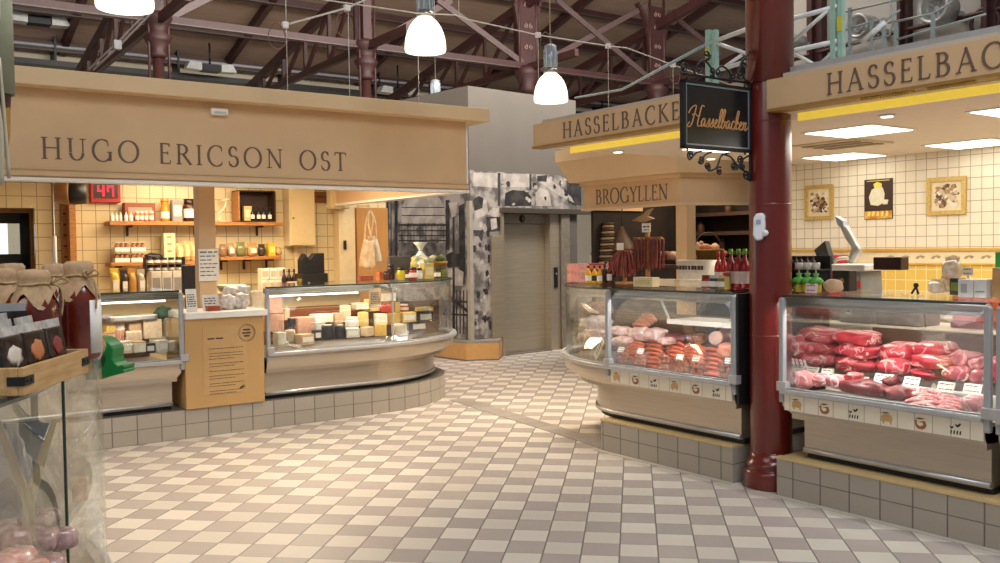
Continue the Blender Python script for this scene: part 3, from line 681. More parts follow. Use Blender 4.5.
rows = [(246, 310, 263, 331, .55, '#d9a58b', 'rear stack', 'block'), (247, 291, 262, 309, .56, '#e3c9a8', 'rear stack', 'block'), (264, 314, 281, 331, .5, '#d9a58b', 'rear stack', 'block'), (264, 297, 280, 313, .52, '#d9a58b', 'rear stack', 'block'), (282, 308, 288, 320, .6, '#e3c9a8', 'rear stack', 'block'),
 (275, 332, 284, 344, .16, '#efe3cf', 'front row', 'block'), (285, 330, 295, 343, .2, '#b9a88f', 'front row', 'wheel'), (297, 334, 311, 344, .12, '#c9a583', 'front row', 'pack'), (313, 330, 320, 340, .14, '#2c2a33', 'front row', 'pack'), (322, 325, 334, 339, .16, '#2c2a33', 'front row', 'wheel'), (335, 325, 345, 338, .18, '#2c2a33', 'front row', 'wheel'), (346, 328, 358, 337, .16, '#d8cfc6', 'front row', 'pack'), (360, 327, 374, 336, .2, '#e3c9a8', 'front row', 'wedge'), (376, 324, 390, 336, .24, '#d7b25f', 'front row', 'wedge'), (392, 324, 406, 335, .32, '#b9a88f', 'front row', 'wheel'), (408, 321, 424, 331, .5, '#2c2a33', 'front row', 'pack'),
 (288, 318, 296, 328, .42, '#2c2a33', 'middle row', 'wheel'), (296, 317, 312, 333, .38, '#d9a58b', 'middle row', 'block'), (312, 314, 330, 322, .42, '#efe3cf', 'middle row', 'block'), (313, 322, 323, 331, .34, '#d8cfc6', 'middle row', 'pack'), (332, 313, 340, 324, .42, '#c9a583', 'middle row', 'block'), (341, 305, 352, 322, .45, '#e3c9a8', 'middle row', 'wedge'), (346, 317, 358, 328, .36, '#efe3cf', 'middle row', 'tub'), (359, 312, 370, 326, .42, '#e3c87f', 'middle row', 'wedge'), (371, 314, 386, 325, .4, '#efe3cf', 'middle row', 'wedge'), (387, 313, 400, 325, .46, '#d7b25f', 'middle row', 'wedge'), (402, 312, 414, 322, .52, '#e3c87f', 'middle row', 'pack'), (416, 311, 430, 322, .66, '#2c2a33', 'middle row', 'pack'),
 (354, 303, 366, 309, .62, '#efe3cf', 'back row', 'block'), (367, 299, 377, 311, .62, '#e3c87f', 'back row', 'block'), (378, 303, 389, 312, .6, '#b83a26', 'back row', 'block'), (377, 293, 393, 301, .66, '#efe3cf', 'back row', 'block'), (391, 302, 400, 312, .62, '#e3c87f', 'back row', 'wedge'), (400, 304, 408, 311, .64, '#b83a26', 'back row', 'tub'), (418, 307, 430, 312, .78, '#e3c87f', 'back row', 'pack')]
cheeses(rows, 'curved', .641)
rows = [(104, 333, 114, 343, .3, '#e3c9a8', 'middle row', 'block'), (115, 330, 125, 342, .34, '#d9a58b', 'middle row', 'wedge'), (126, 331, 141, 341, .34, '#e3c9a8', 'middle row', 'block'), (106, 343, 117, 354, .14, '#efe3cf', 'front row', 'wheel'), (118, 341, 131, 353, .14, '#e3c9a8', 'front row', 'pack'), (132, 342, 144, 352, .14, '#efe3cf', 'front row', 'block'), (145, 343, 154, 353, .16, '#2c2a33', 'front row', 'pack'), (155, 340, 166, 352, .14, '#d8cfc6', 'front row', 'pack'), (167, 341, 178, 351, .14, '#b9a88f', 'front row', 'wheel'),
 (142, 319, 160, 338, .5, '#e3c9a8', 'back row', 'block'), (163, 317, 181, 336, .5, '#e3c9a8', 'back row', 'block'), (104, 325, 114, 333, .5, '#d7b25f', 'back row', 'block'), (116, 324, 124, 332, .5, '#efe3cf', 'back row', 'pack'), (128, 323, 140, 331, .5, '#c9a583', 'back row', 'block')]
cheeses(rows, 'straight', .641)
x, z = HU.px(130, 313, .55)
t = inframe(HU, 'slicing_machine', 'grey metal scale tray inside the straight cheese counter under the lit top', 'scale', x, .5, 1.013)
MB().box(-.2, .2, -.1, .1, .0, .05).build('tray', M['steel'], t, bevel=.01)
MB().box(-.17, .17, -.112, -.1, .012, .04).build('front_plate', M['alu'], t)
x, z = HU.px(169, 298, .3)
o = MB().blob((0, 0, .05), (.07, .05, .06), .25, 4, 16, 10, freq=3)
soloF(HU, o, 'parsley_bunch', mat('dark_green_leaf', '#3f5a44', .7, var=.3, scale=50, bump=.8), 'dark green herb bunch inside the straight cheese counter by its right post', 'herbs', x, .5, 1.013)
x, z = HU.px(377, 291, .05)
q = card(HU, HU.px(375, 290, .03)[0], .029, 1.04, .13, .2, 'beige paper sign hung inside the glass of the curved cheese counter', 0, 'paper_sign', lines=7, face=mat('buff_paper', '#cdb193', .8))
# ================================================================== back wall of the cheese stall
YW = YB - .002
xa, xb, za, zb = R(HU, 89, 182, 119, 203, YW)
t = inframe(HU, 'queue_number_display', 'red framed number display showing 47 on the cream tiled wall', 'display', (xa + xb) / 2, YW, za)
w = xb - xa; h = zb - za
MB().box(-w / 2, w / 2, -.08, 0, 0, h).build('housing', M['redplastic'], t, bevel=.008)
g = MB().box(-w * .40, w * .40, -.084, -.08, h * .2, h * .9).build('screen', mat('dark_red_screen', '#2a0508', .3), t)
q = MB()
def seg7(q, x, z, w, h, on, k):
    S = {'a': ((0, h), (w, h)), 'b': ((w, h / 2), (w, h)), 'c': ((w, 0), (w, h / 2)), 'd': ((0, 0), (w, 0)), 'e': ((0, 0), (0, h / 2)), 'f': ((0, h / 2), (0, h)), 'g': ((0, h / 2), (w, h / 2))}
    for s_ in on:
        a, b = S[s_]; q.box(x + a[0] - k / 2, x + b[0] + k / 2, -.0868, -.0842, z + a[1] - k / 2, z + b[1] + k / 2)
seg7(q, -w * .25, h * .33, w * .17, h * .44, 'fgbc', .017); seg7(q, w * .07, h * .33, w * .17, h * .44, 'abcf', .017)
q.build('digits', emit('red_led', '#ff2c3a', 3.0), g)
# shelves
def shelf(x0p, x1p, yp, y, lab, th=.045, d=.26, m=None):
    x0 = HU.px(x0p, yp, y - d / 2)[0]; x1 = HU.px(x1p, yp, y - d / 2)[0]; z = HU.px((x0p + x1p) / 2, yp, y - d)[1]
    t = inframe(HU, 'wall_shelf', lab, 'shelf', 0, 0, z)
    g = MB().box(x0, x1, y - d, y, -th, 0).build('board', M['wood'], t, bevel=.004)
    for k in (.12, .5, .88):
        xx = x0 + (x1 - x0) * k; MB().box(xx - .012, xx + .012, y - d * .8, y, -th - .02, -th).box(xx - .012, xx + .012, y - .02, y, -th - .12, -th - .02).build('bracket', M['ironbrown'], g)
    return z
ZS = shelf(107, 279, 221.5, YW, 'long oiled wood shelf high on the tiled wall behind the beige post')
ZL = shelf(217, 277, 256.5, YW, 'short wood shelf right of the beige post, lined with food bags', .04, .28)
ZM = shelf(108, 197, 262, YW, 'short wood shelf left of the beige post, holding egg trays', .04, .28)
YS = YW - .14
def on(px0, px1, ztop_py, zs, y=YS):
    xa = HU.px(px0, ztop_py, y)[0]; xb = HU.px(px1, ztop_py, y)[0]; zt = HU.px((px0 + px1) / 2, ztop_py, y)[1]
    return (xa + xb) / 2, xb - xa, max(.05, zt - zs)
for i, (a, b) in enumerate(((110, 114), (115, 118), (119, 122), (124, 128), (129, 133))):
    x, w, h = on(a, b, 212, ZS, YS - .06); bottle(HU, x, YS - .06, ZS, w / 2, h, M['white'], M['cream'], None, 'small_bottle', 'small white bottle, %s from the left end of the high shelf' % ORD[i], 'bottle', 'white bottles on the high shelf')
x, w, h = on(123, 154, 203, ZS, YS + .05)
carton(HU, x, YS + .05, ZS, w, .12, h, colmat('#8a4a30'), colmat('#b98d78'), 'gift_carton', 'wide red brown gift carton on the high shelf behind small jars', 'box')
for i, (a, b) in enumerate(((135, 139), (139.5, 143.5), (144, 148), (149, 153.5))):
    x, w, h = on(a, b, 211, ZS, YS - .07); jar(HU, x, YS - .07, ZS, w / 2, h, colmat('#c98b4e'), colmat('#e9ddc8'), M['paper'], 'honey_jar', 'small amber jar, %s of four before the red brown gift carton' % ORD[i], 'jar', 'jars before the gift carton')
x, w, h = on(160, 169, 199, ZS); bottle(HU, x, YS, ZS, w / 2, h, colmat('#d8871f', .3), colmat('#d8871f', .3), M['paper'], 'juice_bottle', 'bright orange bottle with white label on the high shelf', 'bottle', neck=.85)
x, w, h = on(171, 181, 200, ZS); carton(HU, x, YS, ZS, w, .1, h, colmat('#8c8a80'), colmat('#ddd8c4'), 'tea_carton', 'grey carton with pale print right of the orange bottle', 'box')
x, w, h = on(183, 195, 199, ZS); jar(HU, x, YS, ZS, w / 2, h, colmat('#4a2618', .25), colmat('#2b1812', .3), M['paper'], 'dark_jar', 'dark brown jar with pinkish label beside the beige post', 'jar')
x, w, h = on(217, 227, 197, ZS)
t = inframe(HU, 'glass_ornament', 'pale twisted ornament on the high shelf right of the beige post', 'ornament', x, YS, ZS)
MB().tube(catmull([(-.05, 0, .012), (-.03, 0, .06), (-.055, 0, .1), (.0, 0, .14), (.04, 0, .2), (.05, 0, .26)], 6), .012, 8).build('stem', mat('milky_glass', '#d9cfae', .2), t)
MB().blob((.045, 0, .27), (.05, .03, .02), .1, 2, 14, 8).build('leaf', MATS['milky_glass'], t)
MB().lathe([(.05, 0), (.05, .012), (.001, .012)], 16).build('foot', MATS['milky_glass'], t)
x, w, h = on(235, 271, 191, ZS)
t = inframe(HU, 'wooden_crate', 'dark open wooden crate standing on its side on the high shelf, bottles inside', 'crate', x, YS, ZS)
MB().box(-w / 2, w / 2, .1, .115, 0, h).build('bottom_boards', M['wooddark'], t)
MB().box(-w / 2, w / 2, -.13, .1, 0, .014).build('lower_side', M['wooddark'], t); MB().box(-w / 2, w / 2, -.13, .1, h - .014, h).build('upper_side', M['wooddark'], t)
for s_ in (-1, 1): MB().box(s_ * w / 2 - .008, s_ * w / 2 + .008, -.13, .1, .014, h - .014).build('end_board', M['wood'] if s_ < 0 else M['wooddark'], t)
carton(HU, HU.px(246.5, 210, YS)[0], YS - .02, ZS + .0145, .1, .07, .18, colmat('#dcc17e'), colmat('#efe3b5'), 'wine_carton', 'pale yellow carton in the dark wooden crate', 'box')
for i, a in enumerate((250, 256, 261, 267)):
    bottle(HU, HU.px(a, 215, YS)[0], YS - .09, ZS + .0145, .024, .17, colmat('#1c1310', .25), colmat('#1a1010', .4), M['paper'], 'dark_bottle', 'small dark bottle with white label, %s from the left in the wooden crate' % ORD[i], 'bottle', 'bottles in the wooden crate')
# egg trays and boxes left of the post
for r in range(2):
    for k in range(2):
        a = 113 + 16 * k; x, w, h = on(a, a + 15, 241 if r else 251, ZM, YS - .02)
        t = inframe(HU, 'egg_tray', 'clear pack of brown eggs, %s %s of the four on the lower shelf' % (['bottom', 'top'][r], ['left', 'right'][k]), 'eggs', x, YS - .04, ZM + r * .12, 'egg packs on the lower shelf')
        MB().box(-.08, .08, -.06, .06, 0, .05).build('tray', M['paper'], t, bevel=.006)
        for i in range(3): MB().blob((-.053 + .053 * i, -.02, .07), (.024, .024, .032), 0, 1, 12, 8).build('egg', mat('egg_brown', '#b5714c', .5), t)
        MB().box(-.08, .08, -.06, .06, .104, .112).build('lid', mat('clear_lid', '#d9cdb8', .3), t)
x, w, h = on(146, 161, 246, ZM); soloF(HU, MB().blob((0, 0, .05), (.1, .06, .05), .15, 9, p=3), 'dark_pouch', M['darkplastic'], 'black pouch lying on the lower shelf right of the egg packs', 'bag', x, YS, ZM + .001)
for i in range(4):
    x, w, h = on(162, 174, 240, ZM); carton(HU, x, YS, ZM + .003 + i * .083, .13, .12, .08, colmat('#e0d3a8'), colmat('#a59662'), 'stacked_carton', 'cream carton with dark mark, %s from bottom of the tall stack left of post' % ORD[i], 'box', 'tall stack of cream cartons', pz=(.3, .6), px=(.3, .7))
bmat = mat('crispbread_bag', '#c9964e', .35, col2='#e3c48e', scale=26, coat=.4)
for i, (a, b, c) in enumerate(((175, 182, 243), (182, 189, 241), (189, 196, 242))):
    x, w, h = on(a, b, c, ZM); bag(HU, x, YS - .03, ZM, w * 1.1, .1, h, bmat, 'golden crispbread bag, %s of three on the lower shelf left of the post' % ORD[i], group='crispbread bags left of the post', seed=i, panel=colmat('#e6d7a4'))
# lower ledge goods behind the straight counter
YC = 2.2
tl = inframe(HU, 'back_counter', 'long low back counter behind the cheese cases, carrying jars and packs', 'counter')
MB().box(-4.2, .9, 2.0, 2.7, 0, 1.10).build('cabinet', M['cream'], tl); MB().box(-4.25, .95, 1.95, 2.75, 1.10, 1.14).build('worktop', M['woodlight'], tl, bevel=.005)
def stack(px0, px1, pyt, pyb, n_x, n_z, y, m, pm, nm, what, grp):
    xa, xb, za, zb = R(HU, px0, pyt, px1, pyb, y); w = (xb - xa) / n_x; h = (zb - za) / n_z
    for j in range(n_z):
        for i in range(n_x):
            jar(HU, xa + w * (i + .5), y, za + h * j, w * .46, h * .97, m, M['darkplastic'], pm, nm, '%s, %s from the left, %s' % (what, ORD[i], ['in the bottom layer', 'in the second layer', 'in the third layer', 'in the top layer'][j if j < n_z - 1 or n_z > 3 else j]), 'jar', grp)
ty = 2.3
xa, xb, za, zb = R(HU, 146, 257, 182, 271, ty)
t = inframe(HU, 'display_rack', 'wire rack for white labelled jars behind the straight cheese counter', 'rack')
for zz in (za - .012, (za + zb) / 2 - .008): MB().box(xa - .02, xb + .02, ty - .06, ty + .06, zz, zz + .008).build('tier', M['black'], t)
for xx in (xa - .015, xb + .015): MB().box(xx - .005, xx + .005, ty - .05, ty + .05, 1.141, zb).build('side_frame', M['black'], t)
w = (xb - xa) / 5; h = (zb - za) / 2
for j in range(2):
    for i in range(5): jar(HU, xa + w * (i + .5), ty, za + h * j + (.004 if j else 0), w * .45, h * .88, colmat('#3a2a24', .3), M['black'], M['paper'], 'labelled_jar', 'black lidded white label jar, %s from left in %s tier of wire rack' % (ORD[i], ['lower', 'upper'][j]), 'jar', 'white labelled jars in the wire rack')
xa, xb, za, zb = R(HU, 149, 271, 181, 289, 2.1)
w = (xb - xa) / 3
for i in range(3): carton(HU, xa + w * (i + .5), 2.08, 1.141, w * .92, .12, max(.16, zb - 1.141), colmat('#cfc7b4'), colmat('#8f8a86'), 'biscuit_carton', 'whitish biscuit carton, %s of three below the wire rack' % ORD[i], 'box', 'cartons below the wire rack')
for i, (a, b, c, m1) in enumerate(((110, 119, 268, '#d9b545'), (120, 128, 270, '#3b2d22'), (128, 136, 268, '#b98238'), (137, 145, 269, '#a99c86'))):
    xa, xb, za, zb = R(HU, a, c, b, 288, 2.1); bag(HU, (xa + xb) / 2, 2.1, 1.141, (xb - xa) * 1.05, .09, max(.12, zb - 1.141), colmat(m1, .35), '%s snack bag standing behind the straight cheese counter' % ['yellow', 'black', 'amber', 'greyish'][i], seed=i + 20, panel=M['paper'] if i != 2 else None)
xa, xb, za, zb = R(HU, 182, 265, 197, 293, 1.6)
t = inframe(HU, 'card_terminal_screen', 'black upright screen standing just left of the beige post', 'screen', (xa + xb) / 2, 1.6, za)
MB().box(-(xb - xa) / 2, (xb - xa) / 2, -.02, .03, 0, zb - za).build('screen', M['darkplastic'], t, bevel=.01); MB().box(-.04, .04, -.03, .04, -1.0 + .1, 0).build('stand', M['black'], t)
# right of the post
for i, (a, b, c, m1, nm) in enumerate(((219, 226, 244, '#8b6b4d', 'brown'), (227, 234, 243, '#a78a63', 'tan'), (236, 245, 242, '#7d7d4a', 'green'), (247, 257, 243, '#c58a4a', 'orange'), (258, 265, 244, '#3b342c', 'black'))):
    x, w, h = on(a, b, c, ZL, YS - .05); bag(HU, x, YS - .05, ZL, w * 1.05, .1, max(h, .12), mat('bag' + m1[1:], m1, .3, var=.2, scale=30, coat=.4), '%s snack bag on the short shelf right of the beige post' % nm, seed=i + 5, panel=M['paper'] if i % 2 else None, group='bags on the short shelf')
x, w, h = on(267, 274, 243, ZL, YS - .05); carton(HU, x, YS - .05, ZL, w, .1, h, colmat('#e0b61f'), colmat('#f0dd74'), 'yellow_carton', 'bright yellow carton at the right end of the short shelf', 'box')
x, w, h = on(275, 283, 247, ZL, YS - .05); soloF(HU, MB().blob((0, 0, .055), (w / 2, .05, .055), .2, 3), 'bread_roll', colmat('#d3a76a'), 'light bread roll at the outer end of the short shelf', 'bread', x - .02, YS - .05, ZL + .003)
for j, (y0, y1, n) in enumerate(((270, 281, 4), (257, 268, 3))):
    xa, xb, za, zb = R(HU, 259, y0, 287 if j == 0 else 284, y1, 2.3); w = (xb - xa) / n
    for i in range(n): carton(HU, xa + w * (i + .5), 2.3, 1.141 if j == 0 else 1.285, w * .93, .12, .14 if j == 0 else .13, colmat('#dcd3c0'), colmat('#b7a890'), 'jam_carton', 'white carton, %s from the left in the %s row below the short shelf' % (ORD[i], ['lower', 'upper'][j]), 'box', 'white cartons below the short shelf')
for i, a in enumerate((284, 289, 294)):
    x, z = HU.px(a, 270, 2.2); bottle(HU, x, 2.2, 1.141, .03, .26, colmat('#2a1712', .25), M['black'], M['paper'] if i else None, 'syrup_bottle', 'dark syrup bottle, %s of three on the back counter by the wall cabinet' % ORD[i], 'bottle', 'dark bottles on the back counter')
carton(HU, HU.px(289, 278, 2.05)[0], 2.05, 1.141, .12, .08, .1, colmat('#6b2c1c'), None, 'brown_box', 'dark red box in front of the dark syrup bottles', 'box')
carton(HU, HU.px(305, 278, 2.25)[0], 2.25, 1.141, .2, .1, .14, colmat('#8e7d2c'), None, 'olive_box', 'olive green box on the back counter under the wall cabinet', 'box')
xa, xb, za, zb = R(HU, 286, 190, 311, 246, YW - .1)
t = inframe(HU, 'wall_cabinet', 'tall cream wall cabinet hung right of the wooden shelves', 'cabinet')
MB().box(xa, xb, YW - .22, YW, za, 2.55).build('body', M['cream'], t, bevel=.004); g = MB().box(xa + .006, xb - .006, YW - .235, YW - .22, za + .01, 2.54).build('door', mat('cream_door', '#d6c08f', .5, var=.02), t, bevel=.003)
MB().lathe([(.009, 0), (.009, .02)], 10, T=Matrix.Translation((xa + .04, YW - .255, za + .35)) @ Matrix.Rotation(-pi / 2, 4, 'X')).build('knob', M['ironbrown'], g)
MB().box((xa + xb) / 2 - .05, (xa + xb) / 2 - .01, YW - .06, YW - .02, 1.2, za).build('conduit', M['cream'], t)
xa, xb, za, zb = R(HU, 327, 186, 346, 209, YW - .2)
t = inframe(HU, 'corner_cabinet', 'small cream cabinet high up above the cream corner post', 'cabinet')
MB().box(xa, xb, YW - .3, YW - .18, za, 2.6).build('body', M['cream'], t, bevel=.004); MB().box(xa, xb, YW - .306, YW - .3, za + .01, 2.5).build('door', MATS['cream_door'], t)
xa, xb, za, zb = R(HU, 337, 205, 353, 290, YW - .1)
t = inframe(HU, 'corner_post', 'cream boxed post beside the hanging tote bags', 'post', kind='thing'); MB().box(xa, xb, YW - .17, YW, .0, 2.62).build('casing', M['cream'], t, bevel=.004)
q = MB().box(xa + .06, xa + .09, YW - .2, YW - .171, 1.62, 1.74); q.build('switch_box', M['darkplastic'], t)
xa, xb, za, zb = R(HU, 314, 192, 329, 203, YW)
t = inframe(HU, 'small_sign', 'small rust brown sign high on the tiles beside the wall cabinet', 'sign'); g = MB().box(xa, xb, YW - .012, YW, za, zb).build('plate', colmat('#8c5a33'), t); q = MB(); scribble(q, xa + .03, xb - .03, (za + zb) / 2, .03, YW - .0125, rd); q.build('print', M['ink'], g)
xa, xb, za, zb = R(HU, 312, 236, 338, 281, 1.9)
t = inframe(HU, 'cash_register', 'black till with tilted screens on the back counter by the cream post', 'till', (xa + xb) / 2, 2.3, 1.141)
w = xb - xa
MB().box(-w * .5, w * .5, -.12, .15, 0, .2).build('drawer_box', M['darkplastic'], t, bevel=.008)
MB().slab([(-w * .45, .2), (w * .45, .2), (w * .45, .44), (w * .1, .44), (-w * .12, .36), (-w * .3, .44), (-w * .45, .36)], -.06, .06).build('screen', M['black'], t, bevel=.005)
MB().box(-w * .3, -w * .22, -.125, -.12, .08, .1).build('drawer_lock', M['alu'], t)
# tote bags
x, z = HU.px(366, 212, 2.6)
t = inframe(HU, 'tote_bag', 'off white canvas tote bags hanging by their straps from a hook on the orange panel', 'bag', hx(371, 2.8, 230), 2.8, 0)
za = HU.px(371, 268, 2.8)[1]; zt = HU.px(371, 210, 2.8)[1]
cv = mat('canvas', '#d3ad7d', .9, col2='#e6cfa8', scale=12, bump=.5)
def cloth_panel(x0, x1, xt0, xt1, z0, z1, y, seed):
    mb = MB(); n = 14; k = 12; vs = []
    for sgn in (-1, 1):
        for j in range(k + 1):
            v = j / k
            for i in range(n + 1):
                u = i / n; a = x0 + (x1 - x0) * u; b = xt0 + (xt1 - xt0) * u
                xx = a + (b - a) * v ** 1.5; yy = y + .02 * sin(u * 9 + seed + v * 2) * (1 - .4 * v) + sgn * .018 * sin(pi * u) * (1 - v * .7)
                vs.append((xx, yy, z0 + (z1 - z0) * v + .01 * sin(u * 5 + seed)))
    o = (n + 1) * (k + 1); fs = []
    for s_ in (0, 1):
        for j in range(k):
            for i in range(n):
                p = s_ * o + j * (n + 1) + i; fs.append((p, p + 1, p + n + 2, p + n + 1))
    for i in range(n): fs.append((i, i + 1, o + i + 1, o + i)); p = k * (n + 1) + i; fs.append((p, p + 1, o + p + 1, o + p))
    for j in range(k):
        for e in (0, n): p = j * (n + 1) + e; fs.append((p, p + n + 1, o + p + n + 1, o + p))
    mb.add(vs, fs, 0, True); return mb
hh = zt - za
cloth_panel(-.20, .02, -.14, .01, za, za + hh * .48, -.05, 1).build('front_bag', cv, t)
cloth_panel(-.06, .17, -.04, .10, za + .06, za + hh * .55, .03, 3).build('rear_bag', mat('canvas_white', '#dccdb2', .9, bump=.4, scale=12), t)
for s_, (a, b) in enumerate(((-.12, -.02), (-.02, .08))):
    MB().tube(catmull([(a, -.04 + .06 * s_, za + hh * .47), (a + .04, -.02, za + hh * .8), (-.01, 0, zt), (b - .03, -.02, za + hh * .8), (b, -.04 + .06 * s_, za + hh * .5)], 7), .011, 6).build('strap', cv, t)
MB().tube([(-.01, -.01, zt - .01), (-.01, .0, zt + .05), (-.01, .36, zt + .07)], .006, 6).build('hook', M['steel'], t)
# screen of photographs behind the curved counter : see the mural
# left dark passage
YD = YB + .55
xa, xb, za, zb = R(HU, -22, 213, 32, 330, YD)
t = inframe(HU, 'wooden_doorway', 'brown wooden doorway with glazed upper panes behind the cheese stall', 'doorway')
MB().box(xb - .02, xb + .1, YD - .1, YD, 0, zb + .1).box(xa, xb + .1, YD - .1, YD, zb, zb + .16).build('frame', M['wood'], t, bevel=.006)
MB().box(xa, xb - .02, YD - .05, YD - .02, 1.45, 1.62).box(xb - .12, xb - .02, YD - .05, YD - .02, 0, zb).box(xa, xb - .02, YD - .05, YD - .02, zb - .12, zb).box(xa, xb - .02, YD - .05, YD - .02, 0, .9).build('door_leaf', M['black'], t, bevel=.004)
MB().box(xa, xb - .12, YD - .04, YD - .034, .9, zb - .12).build('pane', M['glass'], t)
struct(MB().box(-8, hx(58, YB, 230), YD + .001, YD + .08, zb + .16, 2.65).box(xb + .1, hx(80, YB), YD + .001, YD + .08, 0, zb + .16), 'wall_passage', wt, HU)
M['street'] = emit('bright_street', '#e9f4ff', 1.6)
struct(MB().box(-9.5, -2.2, YD + 3.2, YD + 3.3, 0, 3), 'window_1', M['street'], HU, label='bright daylight window at the end of the passage')
# spot lamp and stand in the passage
x, z = HU.px(68, 193, 2.2)
t = inframe(HU, 'spot_lamp', 'brown and black drum shaped lamp head up near the ceiling left of the number display', 'lamp', x, 2.2, z)
T = Matrix.Rotation(pi / 2, 4, 'Y') @ Matrix.Rotation(.35, 4, 'X')
MB().lathe([(.02, -.15), (.1, -.13), (.12, 0), (.12, .02)], 20, T=T).build('shade', colmat('#a87a48', .35), t)
MB().lathe([(.11, .02), (.12, .05), (.11, .17), (.02, .18)], 20, T=T).build('rear_housing', M['darkplastic'], t)
MB().tube([(0, 0, .1), (0, 0, 2.62 - z)], .012, 8).build('mounting_rod', M['black'], t)
xa, xb, za, zb = R(HU, 72, 204, 79, 266, 2.6)
t = inframe(HU, 'measuring_board', 'narrow orange brown wooden board on the left edge of the tiled wall', 'board', kind='thing')
g = MB().box(xa, xb, YB - .04, YB - .002, 0, 2.2).build('board', M['wood'], t)
for i in range(6): MB().box(xa + .02, xb - .02, YB - .044, YB - .04, 1.45 + i * .12, 1.47 + i * .12).build('notch', M['wooddark'], g)
xa, xb, za, zb = R(HU, 52, 236, 57, 272, 1.5)
t = inframe(HU, 'paper_roll_stand', 'white upright paper roll on a thin stand in the dark passage', 'roll', (xa + xb) / 2, 1.5, 0)
MB().lathe([(.022, 1.2), (.022, 1.78)], 14).build('roll', M['white'], t); MB().tube([(0, 0, .02), (0, 0, 2.3)], .008, 8).build('pole', M['steel'], t); MB().lathe([(.16, 0), (.16, .02), (.02, .03)], 20).build('foot', M['black'], t)
xa, xb, za, zb = R(HU, 44, 232, 56, 268, YD - .12)
t = inframe(HU, 'framed_notice', 'dark framed notice on the passage wall right of the doorway', 'picture'); MB().box(xa, xb, YD - .06, YD - .03, za, zb).build('frame', M['wooddark'], t, bevel=.004); MB().box(xa + .04, xb - .04, YD - .063, YD - .06, za + .04, zb - .04).build('sheet', mat('dark_print', '#3f3730', .6, var=.5, scale=14), t)
MB().box(xa + .1, xa + .14, YD - .03, YD, za + .1, zb - .1).build('mount', M['black'], t)
# ---- goods on the curved counter's glass top
ZT = 1.287
def toprow(lst, F=HU):
    for (px, pyb, w, h, kind, c1, c2, name, lab, cat) in lst:
        p = F.pz(px, pyb, ZT)
        if kind == 'jar': jar(F, p[0], p[1], ZT, w / 2, h, colmat(c1, .2), colmat(c2, .4), M['paper'], name, lab, cat)
        elif kind == 'bottle': bottle(F, p[0], p[1], ZT, w / 2, h, colmat(c1, .2), colmat(c2, .4), M['paper'], name, lab, cat)
        elif kind == 'box': carton(F, p[0], p[1], ZT, w, w * .7, h, colmat(c1), colmat(c2), name, lab, cat)
GC = HU.pz(420, 279, ZT)
# curved counter top goods (placed along the rear of the glass top)
def ct(px, y): return HU.px(px, 275, y)[0], y
for i, (px, y, w, h, kind, c1, c2, nm, lab) in enumerate([
 (365, .70, .14, .05, 'box', '#8c3d22', '#a8532f', 'spice_box', 'flat rust box at the left end of the curved counter top'),
 (387, .62, .075, .10, 'jar', '#5a2f22', '#20140f', 'chutney_jar', 'dark brown chutney jar left of the yellow label jar'),
 (391, .72, .075, .17, 'jar', '#3f2620', '#2a1712', 'chutney_jar', 'tall dark jar behind the brown chutney jar'),
 (401, .60, .085, .13, 'jar', '#d8c21d', '#2b2419', 'mustard_jar', 'jar with bright yellow label on the curved counter top'),
 (408, .66, .06, .10, 'jar', '#4b2a1f', '#1c1410', 'jam_jar', 'small dark jar between the yellow and the red label jars'),
 (413, .60, .085, .13, 'jar', '#b8281f', '#241712', 'jam_jar', 'jar with red label on the curved counter top'),
 (419, .64, .075, .12, 'jar', '#d9d2c4', '#241712', 'cream_jar', 'jar with white label right of the red label jar'),
 (427, .66, .12, .17, 'box', '#c2ad62', '#d9cb96', 'pasta_carton', 'straw coloured carton among the jars on the curved counter'),
 (437, .74, .08, .11, 'jar', '#5d4a20', '#1c1c12', 'pickle_jar', 'dark pickle jar with white label near the rounded end'),
 (443, .86, .08, .12, 'jar', '#6f7a35', '#31381c', 'olive_jar', 'olive green jar at the rounded end of the curved counter')]):
    x, y = ct(px, y)
    if kind == 'jar': jar(HU, x, y, ZT, w / 2, h, colmat(c1, .25), colmat(c2, .4), M['paper'] if nm in ('cream_jar', 'pickle_jar', 'jam_jar') else None, nm, lab, 'jar')
    else: carton(HU, x, y, ZT, w, .1, h, colmat(c1), colmat(c2), nm, lab, 'box')
# gift basket in cellophane
x, y = ct(421, .95)
t = inframe(HU, 'gift_basket', 'gift basket wrapped in clear film tied at the top, on the curved counter', 'gift basket', x, y, ZT)
MB().lathe([(.09, 0), (.12, .1), (.125, .1), (.13, .12), (.11, .12)], 20).build('basket', mat('wicker', '#b08a45', .8, var=.3, scale=60, bump=.6), t)
fm = mat('clear_film', '#d5d9c0', .15, col2='#eef1e6', scale=18, bump=.9, coat=.7)
MB().blob((0, 0, .17), (.12, .1, .1), .12, 5, 20, 12, freq=3).build('wrapped_goods', mat('gift_goods', '#d9c33a', .3, col2='#5f8fa0', scale=12, coat=.6), t)
MB().lathe([(.11, .12), (.1, .2), (.03, .29), (.018, .31), (.05, .36), (.085, .40), (.06, .39), (.015, .31)], 14, cap=False).build('film_wrap', fm, t)
MB().lathe([(.021, .303), (.021, .318)], 10).build('ribbon', colmat('#8fb8b0'), t)
x, y = ct(399, 1.15)
t = inframe(HU, 'scale_display', 'dark grey back of a scale display standing behind the jars on the curved counter', 'scale', x, y, ZT)
MB().slab([(-.15, .06), (.15, .06), (.13, .25), (-.13, .25)], -.02, .03).build('display', mat('dark_grey_plastic', '#54504f', .5), t, bevel=.008); MB().box(-.03, .03, -.02, .03, 0, .07).build('neck', M['greyplastic'], t)
x, y = ct(437, 1.0)
t = inframe(HU, 'fruit_basket', 'small flat basket of green packs at the rounded counter end', 'basket', x, y, ZT)
